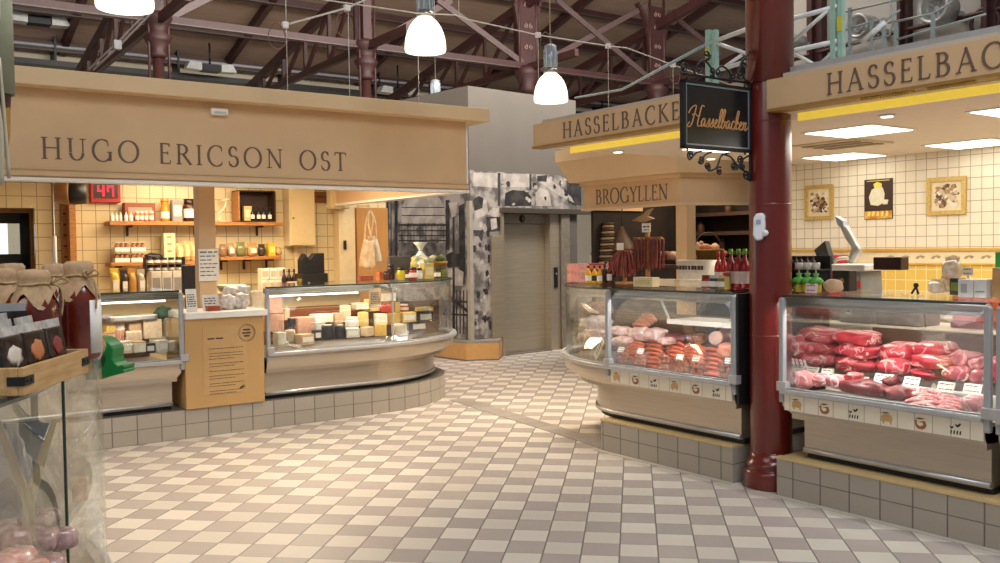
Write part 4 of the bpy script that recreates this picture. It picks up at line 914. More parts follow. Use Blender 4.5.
MB().lathe([(.08, 0), (.12, .16), (.125, .16), (.127, .18), (.1, .18)], 20).build('basket', MATS['wicker'], t)
for i in range(4): MB().blob((.06 * cos(i * 1.6), .06 * sin(i * 1.6), .21), (.045, .04, .045), .1, i).build('pack', colmat(['#6d7a3a', '#a6a25a', '#c9c2a0', '#50602d'][i], .4), t)
carton(HU, ct(382, .9)[0], .9, ZT, .1, .08, .08, colmat('#b5602f'), None, 'orange_box', 'orange brown box below the tote bags on the curved counter', 'box')
# ================================================================== near glass counter at the left edge of the view
fgp = [(p[0], p[1]) for p in catmull([(a, b, 0) for a, b in ((-1.02, 1.0), (-1.05, 1.5), (-1.08, 1.99), (-1.10, 2.22), (-1.205, 2.66), (-1.43, 3.36), (-1.85, 3.85), (-2.6, 4.05))], 6)]
def closedfg(off): p = offset(fgp, off); return p + [(-2.9, p[-1][1]), (-2.9, 1.0)]
t = thing('glass_counter', 'rounded glass display counter in the left foreground carrying sauce bottles', 'display counter')
MB().prism(closedfg(.012), 1.276, 1.29).build('glass_top', M['glass'], t)
MB().band(offset(fgp, .004), 1.272, 1.292, .014).build('top_edge', M['glassedge'], t)
MB().band(offset(fgp, .02), .45, 1.274, .008).build('curved_glass', M['glass'], t)
MB().prism(closedfg(.04), .12, .45).build('base_panel', M['steelw'], t); MB().prism(closedfg(.10), 0, .12).build('kickboard', M['shadowgap'], t)
MB().band(offset(fgp, .0), .43, .47, .05).build('front_rail', M['alu'], t)
MB().prism(closedfg(.06), .80, .83).build('display_deck', MATS['case_deck'], t)
for k in (22,):
    p = offset(fgp, .018)[k]; MB().box(p[0] - .003, p[0] + .003, p[1] - .003, p[1] + .003, .47, 1.272).build('glass_joint', M['glassedge'], t)
MB().box(-1.75, -1.68, 2.62, 2.69, .83, 1.27).build('wooden_post', M['woodlight'], t)
# counter top goods
ZF = 1.291
sauce = mat('red_brown_sauce', '#5c1a0c', .18, col2='#7d2a12', scale=9, coat=.8)
def sauce_bottle(px, Y, r, h, lab, ang=0.0, white=None, square=False):
    p = Py(px, 330, Y); t = thing('sauce_bottle', lab, 'bottle', (p.x, p.y, ZF), ang, 'cloth topped sauce bottles')
    k = h / .29
    prof = [(r * .9, 0), (r, .012), (r, .16 * k), (r * .96, .185 * k), (r * .78, .21 * k), (r * .62, .228 * k), (r * .6, .262 * k)]
    MB().lathe(prof, 28).build('glass_body', sauce, t)
    # cloth cover : round top, gathered neck, four hanging corners
    seg = 32; vs = []; fs = []
    rings = [(0.001, h), (r * .55, h - .002), (r * .69, h - .012), (r * .68, .262 * k), (r * .62, .245 * k)]
    for rr, z in rings:
        for j in range(seg):
            a = 2 * pi * j / seg; w = 1 + .03 * sin(a * 7); vs.append((rr * w * cos(a), rr * w * sin(a), z))
    for sI in (1, 2):
        for j in range(seg):
            a = 2 * pi * j / seg; c = abs(cos(2 * a + .5)) ** 1.5; f = sI / 2
            rr = r * (.64 + f * (.22 + .16 * c)) * (1 + .04 * sin(a * 9)); z = .243 * k - f * (.022 + .05 * c) * k
            vs.append((rr * cos(a), rr * sin(a), z))
    n = len(vs) // seg
    for i in range(n - 1):
        for j in range(seg): fs.append((i * seg + j, i * seg + (j + 1) % seg, (i + 1) * seg + (j + 1) % seg, (i + 1) * seg + j))
    g = MB().add(vs, fs, 0, True).build('cloth_cover', M['cloth'], t)
    q = MB(); q.tube([(r * .66 * cos(a), r * .66 * sin(a), .246 * k + .002 * sin(3 * a)) for a in [2 * pi * i / 20 for i in range(20)]], .0035, 6, closed=True)
    q.tube(catmull([(r * .5, -r * .48, .246 * k), (r * .8, -r * .7, .235 * k), (r * .95, -r * .65, .20 * k), (r * .9, -r * .6, .15 * k)], 5), .003, 5)
    for s_ in (-1, 1): q.tube(catmull([(r * .5, -r * .48, .246 * k), (r * (.7 + .2 * s_), -r * .75, .262 * k), (r * (.75 + .35 * s_), -r * .8, .25 * k), (r * .55, -r * .55, .243 * k)], 5), .003, 5)
    q.build('twine_bow', M['twine'], g)
    if white:
        a0, a1, z0, z1 = white; q = MB()
        q.band([(r * 1.006 * cos(radians(a)), r * 1.006 * sin(radians(a))) for a in [a0 + (a1 - a0) * i / 8 for i in range(9)]], z0 * k, z1 * k, .0008).build('paper_label', M['white'], t)
    return t
sauce_bottle(80, 2.75, .060, .292, 'tall cloth topped sauce bottle, rightmost of the row on the foreground glass counter', .2, (-50, 10, .02, .175))
sauce_bottle(35, 2.55, .062, .272, 'cloth topped sauce bottle standing behind the wooden box of dried fruit packs', 1.0, (-95, -45, .04, .115))
sauce_bottle(1, 2.62, .062, .276, 'cloth topped sauce bottle cut by the left edge of the photo', 2.2)
sauce_bottle(57, 3.1, .058, .282, 'cloth topped sauce bottle half hidden between two nearer bottles', .5)
sauce_bottle(14, 3.15, .058, .285, 'cloth topped sauce bottle in the second row at the far left', .9)
# wooden box with packs
c0 = Pz(24, 396, ZF); c1 = Pz(89, 372, ZF)
ang = atan2(c1.y - c0.y, c1.x - c0.x); L_ = (c1 - c0).length
t = thing('wooden_box', 'pale wooden box with black corner brackets holding dried fruit packs on the foreground counter', 'box', (c0.x, c0.y, ZF), ang)
DB = .30; HB = .062
g = MB().box(0, L_, 0, .012, 0, HB).build('front_board', M['woodlight'], t, bevel=.002)
MB().box(0, L_, DB - .012, DB, 0, HB).build('rear_board', M['woodlight'], t, bevel=.002)
for a in (0, L_ - .012): MB().box(a, a + .012, .012, DB - .012, 0, HB).build('end_board', M['woodlight'], t, bevel=.002)
MB().box(.012, L_ - .012, .012, DB - .012, 0, .006).build('bottom', M['woodlight'], t)
for a, s_ in ((0, 1), (L_, -1)):
    q = MB(); q.box(a - .002, a + .012, -.002, .035, .022, .042) if s_ > 0 else q.box(a - .012, a + .002, -.002, .035, .022, .042)
    q.box(min(a, a + s_ * .05), max(a, a + s_ * .05), -.003, 0, .022, .042)
    for k in (.015, .036): q.lathe([(.0045, 0), (.0045, .002)], 10, T=Matrix.Translation((a + s_ * k, -.003, .032)) @ Matrix.Rotation(pi / 2, 4, 'X'))
    q.build('corner_bracket', M['black'], g)
film = mat('shiny_film_pack', '#1d1715', .18, col2='#4a4340', scale=22, coat=.6, lo=.5, hi=.72)
clearf = mat('clear_film_top', '#b9b5b0', .12, col2='#e8e6e2', scale=30, coat=.8, bump=.4)
pics = [('#d9cfc0', 'white flower picture'), ('#c77b4c', 'orange fruit picture'), ('#8c2f2b', 'red fruit picture')]
nC = 3; wP = (L_ - .03) / nC
for r in range(4):
    for c in range(nC):
        x = .015 + wP * (c + .5); y = .045 + r * .062
        w_ = t.matrix_basis if False else None
        px_ = c0.x + x * cos(ang) - y * sin(ang); py_ = c0.y + x * sin(ang) + y * cos(ang)
        p = thing('fruit_pack', 'clear dark pack with %s, %s from left in %s of wooden box' % (pics[(c + r) % 3][1], ORD[c], ['front row', 'second row', 'third row', 'rear row'][r]), 'food pack', (px_, py_, ZF + .0065), ang + rd.uniform(-.06, .06), 'dried fruit packs in the wooden box')
        T = Matrix.Rotation(-.16, 4, 'X'); h = .142 + .008 * r
        g = MB().box(-wP * .46, wP * .46, -.009, .009, .001, h * .86, 0, T).build('film_pouch', film, p, bevel=.007)
        MB().box(-wP * .47, wP * .47, -.0015, .0015, h * .86, h, 0, T).build('sealed_top', clearf, p)
        q = MB(); q.blob((.0, -.009, h * .52), (wP * .26, .002, h * .17), .17, r + c * 5, 14, 8, T=T, freq=4); q.build('printed_picture', colmat(pics[(c + r) % 3][0]), g)
p = Py(4, 310, 2.42)
t = thing('tall_film_pack', 'dark clear pack standing upright at the far left behind the wooden box', 'food pack', (p.x, p.y, ZF), .5)
MB().box(-.055, .055, -.012, .012, 0, .165).build('film_pouch', film, t); MB().box(-.05, .05, -.002, .002, .165, .185).build('sealed_top', M['alu'], t)
# packs inside
pk = mat('salmon_pack', '#c98a76', .25, col2='#e7c3b2', scale=24, coat=.6); pk2 = mat('grey_pink_pack', '#8f6460', .25, col2='#c9a7a2', scale=24, coat=.6); 
k = 0
lst = [(8, 545, 2.05, .075, .05, 1, 'orange pink'), (40, 520, 2.35, .07, .035, 2, 'greyish pink'), (30, 505, 2.5, .07, .03, 2, 'greyish pink'), (15, 520, 2.3, .06, .05, 1, 'orange pink'), (48, 548, 2.15, .055, .045, 2, 'greyish pink'), (28, 555, 2.0, .06, .05, 1, 'orange pink'), (5, 515, 2.45, .06, .05, 1, 'orange pink'), (62, 530, 2.42, .05, .04, 2, 'greyish pink'), (45, 503, 2.66, .06, .03, 2, 'greyish pink'), (20, 540, 2.15, .05, .05, 1, 'orange pink')]
for (px, py, Y, r, h, mm, nm) in sorted(lst, key=lambda a: a[0]):
    q = Py(px, py, Y); k += 1
    o = MB().blob((0, 0, 0), (r * .72, r * .6, h * .7), .07, k, 20, 12, p=3.2, freq=2.5)
    solo(o, 'meat_pack', pk if mm == 1 else pk2, '%s meat pack inside the foreground glass counter, %s from the left' % (nm, ORD[k - 1]), 'food pack', (q.x, q.y, max(.83 + h * .62, q.z - .05)), k * .7, 'meat packs inside the foreground counter')
q = Py(80, 478, 2.9)
carton(Frame(q.x, q.y, 20), 0, 0, .831, .045, .04, .07, colmat('#c79a72'), colmat('#b0775c'), 'reflection_box', 'buff box standing in for a glass reflection inside the foreground counter', 'box')  # box modelled where the curved glass only shows a buff reflection
q = Py(26, 450, 2.3)
t = thing('price_sign', 'cream price sign on a tapering stem inside the foreground counter', 'sign', (q.x, q.y, .831), .35)
MB().slab([(-.014, 0), (.014, 0), (.016, .15), (.075, .36), (.062, .36), (0, .19), (-.055, .37), (-.07, .37), (-.012, .15)], -.004, .004).build('holder', colmat('#d2bd97'), t)
MB().slab([(0, .2), (.055, .35), (-.045, .355)], -.001, .002).build('sign_card', colmat('#8f98a0', .3), t)
# green ticket dispenser on an arm beyond the counter
q = Py(101, 357, 3.92)
t = thing('ticket_dispenser', 'snail shaped green queue ticket dispenser beside the foreground glass counter', 'dispenser', (q.x, q.y, q.z), -.1)
out = [(.088 * cos(a), .088 * sin(a)) for a in [radians(d) for d in range(25, 300, 11)]] + [(.06, -.078), (.105, -.066), (.125, -.062), (.128, -.052), (.118, -.046), (.127, -.04), (.124, -.03), (.11, -.028), (.1, -.035), (.085, -.02), (.075, .0)]
g = MB().slab(out, -.05, .05).build('snail_body', M['green'], t, bevel=.006)
q = MB(); q.lathe([(.052, 0), (.052, .004), (.03, .004)], 24, T=Matrix.Translation((-.005, -.05, 0)) @ Matrix.Rotation(pi / 2, 4, 'X')); q.build('side_disc', mat('dark_green', '#06401d', .4), g)
MB().box(-.05, .01, -.03, .03, -.092, -.05).build('bracket', M['black'], t)
MB().tube(catmull([(-.03, 0, -.06), (-.16, -.06, -.06), (-.27, -.16, -.06), (-.3, -.3, -.06)], 5), .014, 8).build('support_arm', M['black'], t)
# net wrapped bundle hanging at the left edge of view
q = Py(-4, 60, 1.5)
t = thing('hanging_ham', 'cloth wrapped cured sausage hanging on twine at the upper left edge', 'sausage', (q.x, q.y, q.z))
MB().lathe([(.002, -.13), (.014, -.12), (.02, -.06), (.022, .05), (.02, .16), (.012, .2), (.004, .21)], 16).build('sausage', colmat('#54301f', .5), t)
q = MB(); q.band([(.024 * cos(radians(a)), .024 * sin(radians(a))) for a in range(-60, 80, 14)], -.055, .19, -.002).build('paper_wrap', mat('pale_green_paper', '#a3a489', .8, var=.1), t)
MB().lathe([(.003, -.165), (.012, -.15), (.017, -.12), (.019, -.06)], 14, cap=False).build('yellow_tip', colmat('#b5862f'), t)
q = MB(); q.tube(catmull([(.012, -.018, -.20), (.016, -.022, -.12), (.01, -.026, -.02), (.018, -.022, .08), (.008, -.01, .2), (0, 0, .26), (0, 0, 1.2)], 6), .004, 6); q.tube(catmull([(.02, -.01, -.19), (.019, -.016, -.1), (.015, -.018, 0)], 5), .003, 6); q.build('twine', colmat('#c9bfa6'), t)
# ================================================================== lift shaft block with photo murals
EL = Frame(.044, 13.86, 42)
xc = EL.px(471, 300, 0)[0]; xe = 1.62
dk = 4.2
struct(MB().box(xc, 0, 0, .25, 0, 3.9).box(1.25, xe, 0, .25, 0, 3.9).box(0, 1.25, 0, .25, 2.2, 3.9).box(xc, xc + .2, .25, dk, 0, 3.9).box(xe - .2, xe, .25, dk, 0, 3.9).box(xc, xe, dk, dk + .2, 0, 3.9).box(xc, xe, 0, dk, 3.9, 3.95), 'wall_centre', M['concrete'], EL)
def bwmat(name, a, b, s, stretch=None, seed=0):
    return mat(name, a, .75, col2=b, scale=s, stretch=stretch, detail=6, lo=.42, hi=.58)
mural_dark = bwmat('photo_dark', '#3f3a38', '#857e78', 4)
mural_mid = bwmat('photo_mid', '#5f5a56', '#a89f97', 5)
mural_pale = bwmat('photo_pale', '#a79c94', '#c2b8ae', 5)
mural_ink = bwmat('photo_ink', '#232020', '#3f3a38', 6)
t = inframe(EL, 'photo_mural', 'black and white market crowd photo mural around the steel lift door', 'mural')
zt = EL.px(500, 172, 0)[1]
g = MB().box(xc + .01, 0, -.006, -.001, .29, zt).box(0, 1.5, -.006, -.001, 2.22, zt).build('print_sheet', mural_mid, t)
rdm = random.Random(12)
def splash(mb, x, z, rx, rz, y, n=11):
    ph = rdm.uniform(0, 6)
    pts = [(x + rx * cos(2 * pi * i / n) * rdm.uniform(.6, 1.2), z + rz * sin(2 * pi * i / n) * rdm.uniform(.6, 1.2)) for i in range(n)]
    mb.slab(pts, y - .0008, y)
def ep(px, py): return EL.px(px, py, 0)
qd, qp, qi = MB(), MB(), MB()
def el_poly(q, pts, y): q.slab([ep(*p) for p in pts], y - .0009, y)
el_poly(qp, [(473, 172.5), (497, 173), (497, 188), (473, 186)], -.0062)
el_poly(qp, [(503, 173.5), (531, 174), (531, 187), (503, 187)], -.0062)
el_poly(qi, [(497.5, 173), (500, 173), (500, 206), (497.5, 206)], -.0075)
el_poly(qi, [(529, 174), (531, 174), (531, 190), (529, 190)], -.0075)
el_poly(qi, [(505, 193), (512, 190), (526, 191), (531, 197), (531, 206), (504, 206)], -.0072)
el_poly(qp, [(535, 193), (540, 188), (548, 190), (551, 206), (536, 206)], -.0066)
el_poly(qp, [(540, 182), (546, 177), (556, 184), (571, 197), (574, 203), (560, 196), (549, 189)], -.0068)
el_poly(qp, [(486, 214), (492, 208), (502, 208), (503, 214), (497, 218)], -.0066)
el_poly(qi, [(486, 217), (502, 217), (501, 231), (487, 232)], -.0072)
el_poly(qp, [(490, 219), (496, 218), (497, 228), (491, 230)], -.0085)
el_poly(qp, [(474, 209), (480, 200), (486, 200), (488, 214), (476, 219)], -.0066)
el_poly(qi, [(473, 200), (478, 196), (483, 198), (482, 208), (474, 211)], -.0085)
el_poly(qi, [(537, 176), (547, 175), (546, 182), (537, 181)], -.0074)
el_poly(qi, [(566, 181), (581, 181), (581, 206), (568, 203)], -.0064)
for k in range(46):
    a, b = rdm.uniform(473, 497), rdm.uniform(222, 336)
    (splash(qi, *ep(a, b), rdm.uniform(.02, .05), rdm.uniform(.03, .09), -.0074 - k * 2e-5, 8) if k % 2 else splash(qp, *ep(a, b), rdm.uniform(.02, .045), rdm.uniform(.03, .07), -.0066 - k * 2e-5, 8))
for k in range(34):
    a, b = rdm.uniform(500, 581), rdm.uniform(178, 205)
    (splash(qi, *ep(a, b), rdm.uniform(.015, .05), rdm.uniform(.02, .05), -.0087 - k * 2e-5, 7) if k % 2 else splash(qp, *ep(a, b), rdm.uniform(.02, .05), rdm.uniform(.015, .035), -.0086 - k * 2e-5, 7))
qd.v or el_poly(qd, [(473, 230), (500, 231), (500, 238), (473, 236)], -.0061)
qd.build('grey_tones', mural_dark, g); qp.build('pale_tones', mural_pale, g); qi.build('dark_tones', mural_ink, g)
# mural on the left face : arch, lamp post, railing
t = inframe(EL, 'photo_mural', 'black and white photo mural of an arched window and lamp post by the cheese stall', 'mural')
def lp(px, py):
    y, z = sxEL(px, py); return (y, z)
def sxEL(px, py): return EL.sx(px, py, xc)
def lpoly(q, pts, k):
    P = [lp(*p) for p in pts]; x = xc - .006 - k * .0008
    vs = [(x, a, b) for a, b in P] + [(x - .0007, a, b) for a, b in P]; n = len(P)
    q.add(vs, [tuple(range(n)), tuple(range(n, 2 * n))[::-1]] + [(i, (i + 1) % n, n + (i + 1) % n, n + i) for i in range(n)])
q = MB(); q.box(xc - .006, xc - .001, .01, 3.4, .29, 2.75); g = q.build('print_sheet', mural_mid, t)
qp, qi, qd = MB(), MB(), MB()
lpoly(qp, [(402, 223), (402, 208), (406, 199), (413, 193), (424, 191), (436, 194), (442, 201), (445, 212), (445, 223)], 1)
for y in (207, 215): lpoly(qi, [(402, y), (445, y), (445, y + .8), (402, y + .8)], 3)
lpoly(qi, [(399, 224), (446, 224), (446, 226), (399, 226)], 3)
for y in (230, 235, 240): lpoly(qi, [(399, y), (446, y), (446, y + 1.2), (399, y + 1.2)], 2)
for x_ in range(402, 447, 6): lpoly(qi, [(x_, 226), (x_ + .7, 226), (x_ + .7, 243), (x_, 243)], 3)
lpoly(qd, [(399, 243), (446, 243), (446, 262), (399, 262)], 1)
for a, b in ((387, 389), (391, 392), (395, 398)): lpoly(qi, [(a, 200), (b, 200), (b, 256), (a, 256)], 2)
lpoly(qi, [(446, 200), (450, 200), (450, 250), (446, 250)], 1)
lpoly(qp, [(449, 203), (458, 202), (456, 216), (452, 217)], 3); lpoly(qi, [(453, 217), (455, 217), (455.5, 330), (453, 330)], 3)
lpoly(qi, [(459, 206), (465, 203), (466, 285), (460, 282)], 1)
lpoly(qi, [(446, 255), (452, 252), (460, 254), (466, 258), (466, 266), (448, 268)], 2)
lpoly(qp, [(448, 270), (457, 268), (464, 272), (463, 286), (449, 285)], 2)
for y in (300, 313): lpoly(qi, [(444, y), (469, y + 1), (469, y + 3), (444, y + 2)], 3)
for x_ in (446, 449.5, 453, 456.5, 460, 463.5, 467): lpoly(qi, [(x_, 290), (x_ + 1.3, 290), (x_ + 1.3, 334), (x_, 334)], 4)
lpoly(qi, [(447, 292), (468, 309), (468, 313), (447, 296)], 5)
qd.build('grey_tones', mural_dark, g); qp.build('pale_tones', mural_pale, g); qi.build('dark_tones', mural_ink, g)
t = inframe(EL, 'corner_profile', 'pale metal corner profile between the two photo murals', 'profile'); MB().box(xc - .03, xc + .03, -.03, -.0085, .29, 2.3).box(xc - .03, xc - .0085, -.0085, .04, .29, 2.3).build('profile', colmat('#a89f90', .4), t)
# low boxed base
c = [EL.loc(*Pz(*p)[:2]) for p in ((447, 357.5), (474, 361), (500, 360), (504, 357))]
pts = [(xc - .42 + .02, 3.4), (xc - .42, .55), (c[1][0], c[1][1]), (c[2][0], c[2][1]), (-.02, -.01), (xc - .009, -.01), (xc - .009, 3.4)]
pts = [(xc - .16, 3.4), (xc - .16, -.07), (c[1][0] + .03, c[1][1]), (c[2][0] - .02, c[2][1]), (-.03, -.0085), (xc - .009, -.0085), (xc - .009, 3.4)]
t = inframe(EL, 'boxed_base', 'low beige panelled base with grey top below the photo murals', 'base', kind='thing')
MB().prism(pts, .02, .25).build('panels', mat('base_panel', '#c29459', .5, var=.04), t); MB().prism(pts, .25, .285).build('top_ledge', colmat('#8b8378'), t); MB().prism(pts, 0, .02).build('foot_strip', colmat('#6b645c'), t)
# lift
t = inframe(EL, 'lift_door', 'brushed steel lift door with steel surround and round logo', 'lift door')
st = mat('lift_steel', '#b3a590', .28, .5, var=.06, scale=3, stretch=(1, 1, 14))
zl = 2.17
MB().box(.0, 1.03, .16, .20, 0.012, 1.98).build('door_panel', st, t, bevel=.004)
g = MB().box(.0, 1.03, .10, .20, 1.985, 2.13).build('header_panel', mat('lift_header', '#a09484', .35, .6, var=.05), t, bevel=.004)
MB().box(-.06, 1.9, -.07, .1, 2.135, 2.215).build('canopy', mat('lift_canopy', '#6c6258', .4, .6, var=.05), t, bevel=.004)
MB().box(-.05, 0, -.04, .2, 0, 2.135).build('left_jamb', st, t); MB().box(1.03, 1.24, .02, .2, 0, 2.135).build('right_jamb', st, t)
MB().box(1.24, 1.42, -.03, -.001, 0, 2.13).build('side_panel', mat('lift_side', '#9c9080', .4, .4), t)
MB().box(-.25, -.052, -.05, -.0085, 0.29, 1.80).build('side_guard', st, t, bevel=.003)
MB().box(0, 1.03, .0, .16, 0, .012).build('threshold', colmat('#6b645c', .4), t)
q = MB(); q.lathe([(.06, 0), (.06, .004)], 24, T=Matrix.Translation((.5, .1, 2.06)) @ Matrix.Rotation(pi / 2, 4, 'X')); q.build('round_logo', M['black'], g)
q = MB(); q.slab([(.5 + .028 * cos(a), 2.06 + .045 * sin(a)) for a in [radians(d) for d in range(-70, 80, 15)]] , .093, .0958); q.build('logo_mark', colmat('#a09484'), g)
g = MB().box(1.10, 1.17, .0, .02, .98, 1.30).build('call_panel', M['black'], t, bevel=.003); q = MB(); q.lathe([(.014, 0), (.014, .006)], 12, T=Matrix.Translation((1.135, 0, 1.2)) @ Matrix.Rotation(pi / 2, 4, 'X')); q.build('call_button', M['alu'], g)
# ================================================================== stall with BROGYLLEN sign
BR = Frame(2.1531, 11.0833, -54.4); B2 = Frame(2.1531, 11.0833, 15)
t = inframe(BR, 'stall_fascia', 'beige cornered fascia with short brown lettering over the dark stall at the back', 'sign board')
xl = BR.px(584, 200, 0)[0]
def local(F, x, y): p = F.w(x, y); return BR.loc(p.x, p.y)
def plan(d): return [(xl, -d), (-d * tan(radians(0)), -d)] 
plan0 = [(xl, 1.0), (xl, 0), (0, 0), local(B2, 2.2, 0)]
g = MB().band(plan0, 2.10, 2.46, .09, sm=False).build('board', M['stall'], t)
MB().band(offset(plan0, -.03), 2.09, 2.125, .04, sm=False).build('lower_moulding', M['stall2'], t)
MB().band(offset(plan0, -.04), 2.42, 2.47, .06, sm=False).band(offset(plan0, -.14), 2.47, 2.75, .1, sm=False, pts1=offset(plan0, -.26)).band(offset(plan0, -.27), 2.75, 2.9, .1, sm=False).build('cornice', M['stall2'], t)
lettering('BROGYLLEN', BR.px(596, 198, 0)[0], BR.px(668, 193, 0)[0], 2.17, .19, -.001, asp=.92).build('lettering', M['letter'], g)
t = inframe(BR, 'post', 'beige square post at the corner of the dark stall at the back', 'post', kind='thing')
MB().box(-.07, .10, .0, .16, 0, 2.09).build('shaft', M['stall'], t, bevel=.004)
MB().box(-.09, .12, -.02, .18, 0, .12).build('foot', M['stall2'], t)
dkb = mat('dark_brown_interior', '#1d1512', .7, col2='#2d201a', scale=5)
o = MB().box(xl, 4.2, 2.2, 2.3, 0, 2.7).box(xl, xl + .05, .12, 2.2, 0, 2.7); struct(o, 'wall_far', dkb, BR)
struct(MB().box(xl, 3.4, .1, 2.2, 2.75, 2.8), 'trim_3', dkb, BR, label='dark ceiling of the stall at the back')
for i in range(5):
    z = .95 + i * .27
    t = inframe(BR, 'wall_shelf', 'dark wooden shelf on the rear wall of the dark back stall, %s from bottom' % ORD[i], 'shelf', 0, 0, z)
    MB().box(xl + .06, 2.4, 1.9, 2.19, 0, .03).build('board', mat('dark_shelf', '#3d2a20', .6, var=.1), t); MB().box(xl + .06, 2.4, 1.89, 1.9, -.01, .04).build('lip', mat('dark_shelf_lip', '#4a352a', .5), t)
    for k in range(10):
        if rd.random() < .75:
            x = xl + .25 + .44 * k + rd.uniform(-.1, .1)
            jar(BR, x, 2.05, z + .031, rd.uniform(.04, .07), rd.uniform(.1, .2), colmat(rd.choice(['#2c1b16', '#4a2e22', '#5a3b2a', '#3a1f1a'])), colmat('#2a1b15'), None, 'storage_tin', 'dark tin on the %s shelf of the dark back stall, %s from left' % (ORD[i], ORD[k]), 'tin', 'dark tins on the shelves at the back')
t = inframe(BR, 'bakery_counter', 'dark counter inside the stall at the back', 'counter')
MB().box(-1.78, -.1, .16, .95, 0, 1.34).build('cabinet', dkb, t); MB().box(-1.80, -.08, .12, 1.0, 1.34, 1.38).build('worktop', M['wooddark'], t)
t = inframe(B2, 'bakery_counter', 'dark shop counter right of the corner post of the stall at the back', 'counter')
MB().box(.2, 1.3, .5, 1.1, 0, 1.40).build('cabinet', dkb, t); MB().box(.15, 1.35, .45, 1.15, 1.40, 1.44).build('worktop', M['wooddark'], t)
# goods there
x, z = BR.px(606, 262, .6)
t = inframe(BR, 'ring_tower', 'striped leaning tower of crispbread rings in the dark stall', 'bread tower', BR.px(607, 250, .32)[0], .32, 1.381)
h = BR.px(606, 222, .32)[1] - 1.38; q = MB()
for i in range(14):
    zz = h * i / 14; q.lathe([(.11 - .045 * i / 14, zz), (.13 - .05 * i / 14, zz + h / 34), (.11 - .045 * i / 14, zz + h / 17)], 18, c=(.03 * i / 14, 0, 0), mi=i % 2)
q.build('bread_rings', [colmat('#a88c66'), colmat('#4a3a2a')], t)
x, z = BR.px(622, 250, .5)
t = inframe(BR, 'cone_lamp', 'brown pointed cone shade hanging in the dark stall', 'lamp', x, .5, z)
h = BR.px(622, 226, .5)[1] - z
MB().lathe([(.19, 0), (.185, .02), (.012, h)], 24).build('shade', mat('brown_shade', '#5a4230', .5), t); MB().tube([(0, 0, h), (0, 0, h + .05), (.04, 0, 2.75 - z)], .008, 6).build('cord', M['black'], t)
MB().box(-.05, .05, -.24, -.19, .02, .08).build('price_tag', M['paper'], t) if False else None
x, z = BR.px(632, 218, .5)
t = inframe(BR, 'wooden_dove', 'pale wooden bird shaped ornament hanging over the dark stall', 'ornament', x + .1, .62, z)
MB().slab([(-.22, -.03), (-.05, .03), (.08, .10), (.18, .12), (.08, .02), (.2, -.02), (.0, -.06)], -.015, .015).build('body', colmat('#b5a186'), t, bevel=.004); MB().tube([(0, 0, .02), (0, 0, 2.75 - z)], .004, 6).build('thread', M['black'], t)
x, z = BR.px(590, 262, .6)
jar(BR, BR.px(594, 255, .22)[0], .22, 1.381, .06, .15, colmat('#d9d3c0'), colmat('#8b8f70'), None, 'white_tub', 'white tub at the left end of the counter in the dark stall', 'tub')
for i, (a, b, c_) in enumerate(((660, 250, '#5a2622'), (668, 250, '#6a2d25'), (673, 262, '#a77f6a'))):
    x, z = BR.px(a, b, .7); soloF(BR, MB().blob((0, 0, .08), (.08, .08, .08), .05, i), 'round_loaf', colmat(c_), '%s round loaf left of the corner post in the dark stall' % ['first dark red', 'second dark red', 'pale'][i], 'bread', x, .7, 1.383)
t = inframe(B2, 'wicker_basket', 'wicker basket with arched handle and bread on the counter right of the corner post', 'basket', B2.px(708, 250, .7)[0], .7, 1.441)
MB().lathe([(.14, 0), (.19, .1), (.2, .1), (.2, .12), (.17, .12), (.12, .02), (.001, .02)], 24).build('basket', MATS['wicker'], t)
MB().tube([(.19 * cos(radians(a)), 0, .11 + .22 * sin(radians(a))) for a in range(0, 181, 12)], .01, 8).build('handle', M['wooddark'], t)
for i in range(5): MB().blob((.1 * cos(i * 1.3), .09 * sin(i * 1.3), .14), (.06, .05, .05), .08, i).build('bread_roll', colmat(['#c9a68c', '#b5845f', '#d6b79c', '#a8694a', '#c49a7a'][i]), t)
for i, a in enumerate((690, 696, 701)):
    x = B2.px(a, 252, .75)[0]; soloF(B2, MB().blob((0, 0, .11), (.06, .06, .11), .08, i + 4), 'tall_loaf', colmat(['#b59a7e', '#c2a68a', '#a8785c'][i]), 'tall pale loaf beside the wicker basket, %s from the corner post' % ORD[i], 'bread', x, .75, 1.442)
x = B2.px(717, 246, .7)[0]
soloF(B2, MB().blob((0, 0, .06), (.1, .06, .06), .1, 9), 'oval_loaf', colmat('#b0794f'), 'brown oval loaf right of the wicker basket', 'bread', x + .05, .7, 1.442)
# ================================================================== MEAT STALL (right)
WX = 3.4
wt2 = tiles('white_wall_tile', '#e6dcc4', '#a2977f', .104, .104, ('X', 'Z'), .03, .03, .22)
wty = tiles('yellow_wall_tile', '#d9b75c', '#e8dcae', .104, .104, ('X', 'Z'), .03, .05, .22)
YR = 3.5
struct(MB().box(-2.52, WX, YR, YR + .1, 1.535, 2.45), 'wall_right', wt2, HA)
struct(MB().box(-2.52, WX, YR, YR + .1, 0, 1.40), 'wall_right_lower', wty, HA)
struct(MB().box(-2.52, WX, YR - .012, YR + .1, 1.40, 1.535), 'trim_4', mat('border_tile', '#e3d3ad', .3, var=.03), HA, label='cream border tile strip with small printed figures')
struct(MB().box(-2.52, WX, YR - .035, YR, 1.525, 1.55).box(-2.52, WX, YR - .02, YR - .012, 1.395, 1.41), 'trim_5', mat('gold_ledge', '#c99b3c', .4, var=.05), HA, label='thin gold ledge along the tiled wall')
q = MB()
for i in range(26):
    x = -1.35 + i * .155; q.slab([(x, 1.455), (x + .03, 1.45), (x + .05, 1.47), (x + .08, 1.452), (x + .10, 1.475), (x + .06, 1.485), (x + .02, 1.475)], YR - .0135, YR - .012)
struct(q, 'trim_6', colmat('#a08a68'), HA, label='small printed figures along the cream border strip')
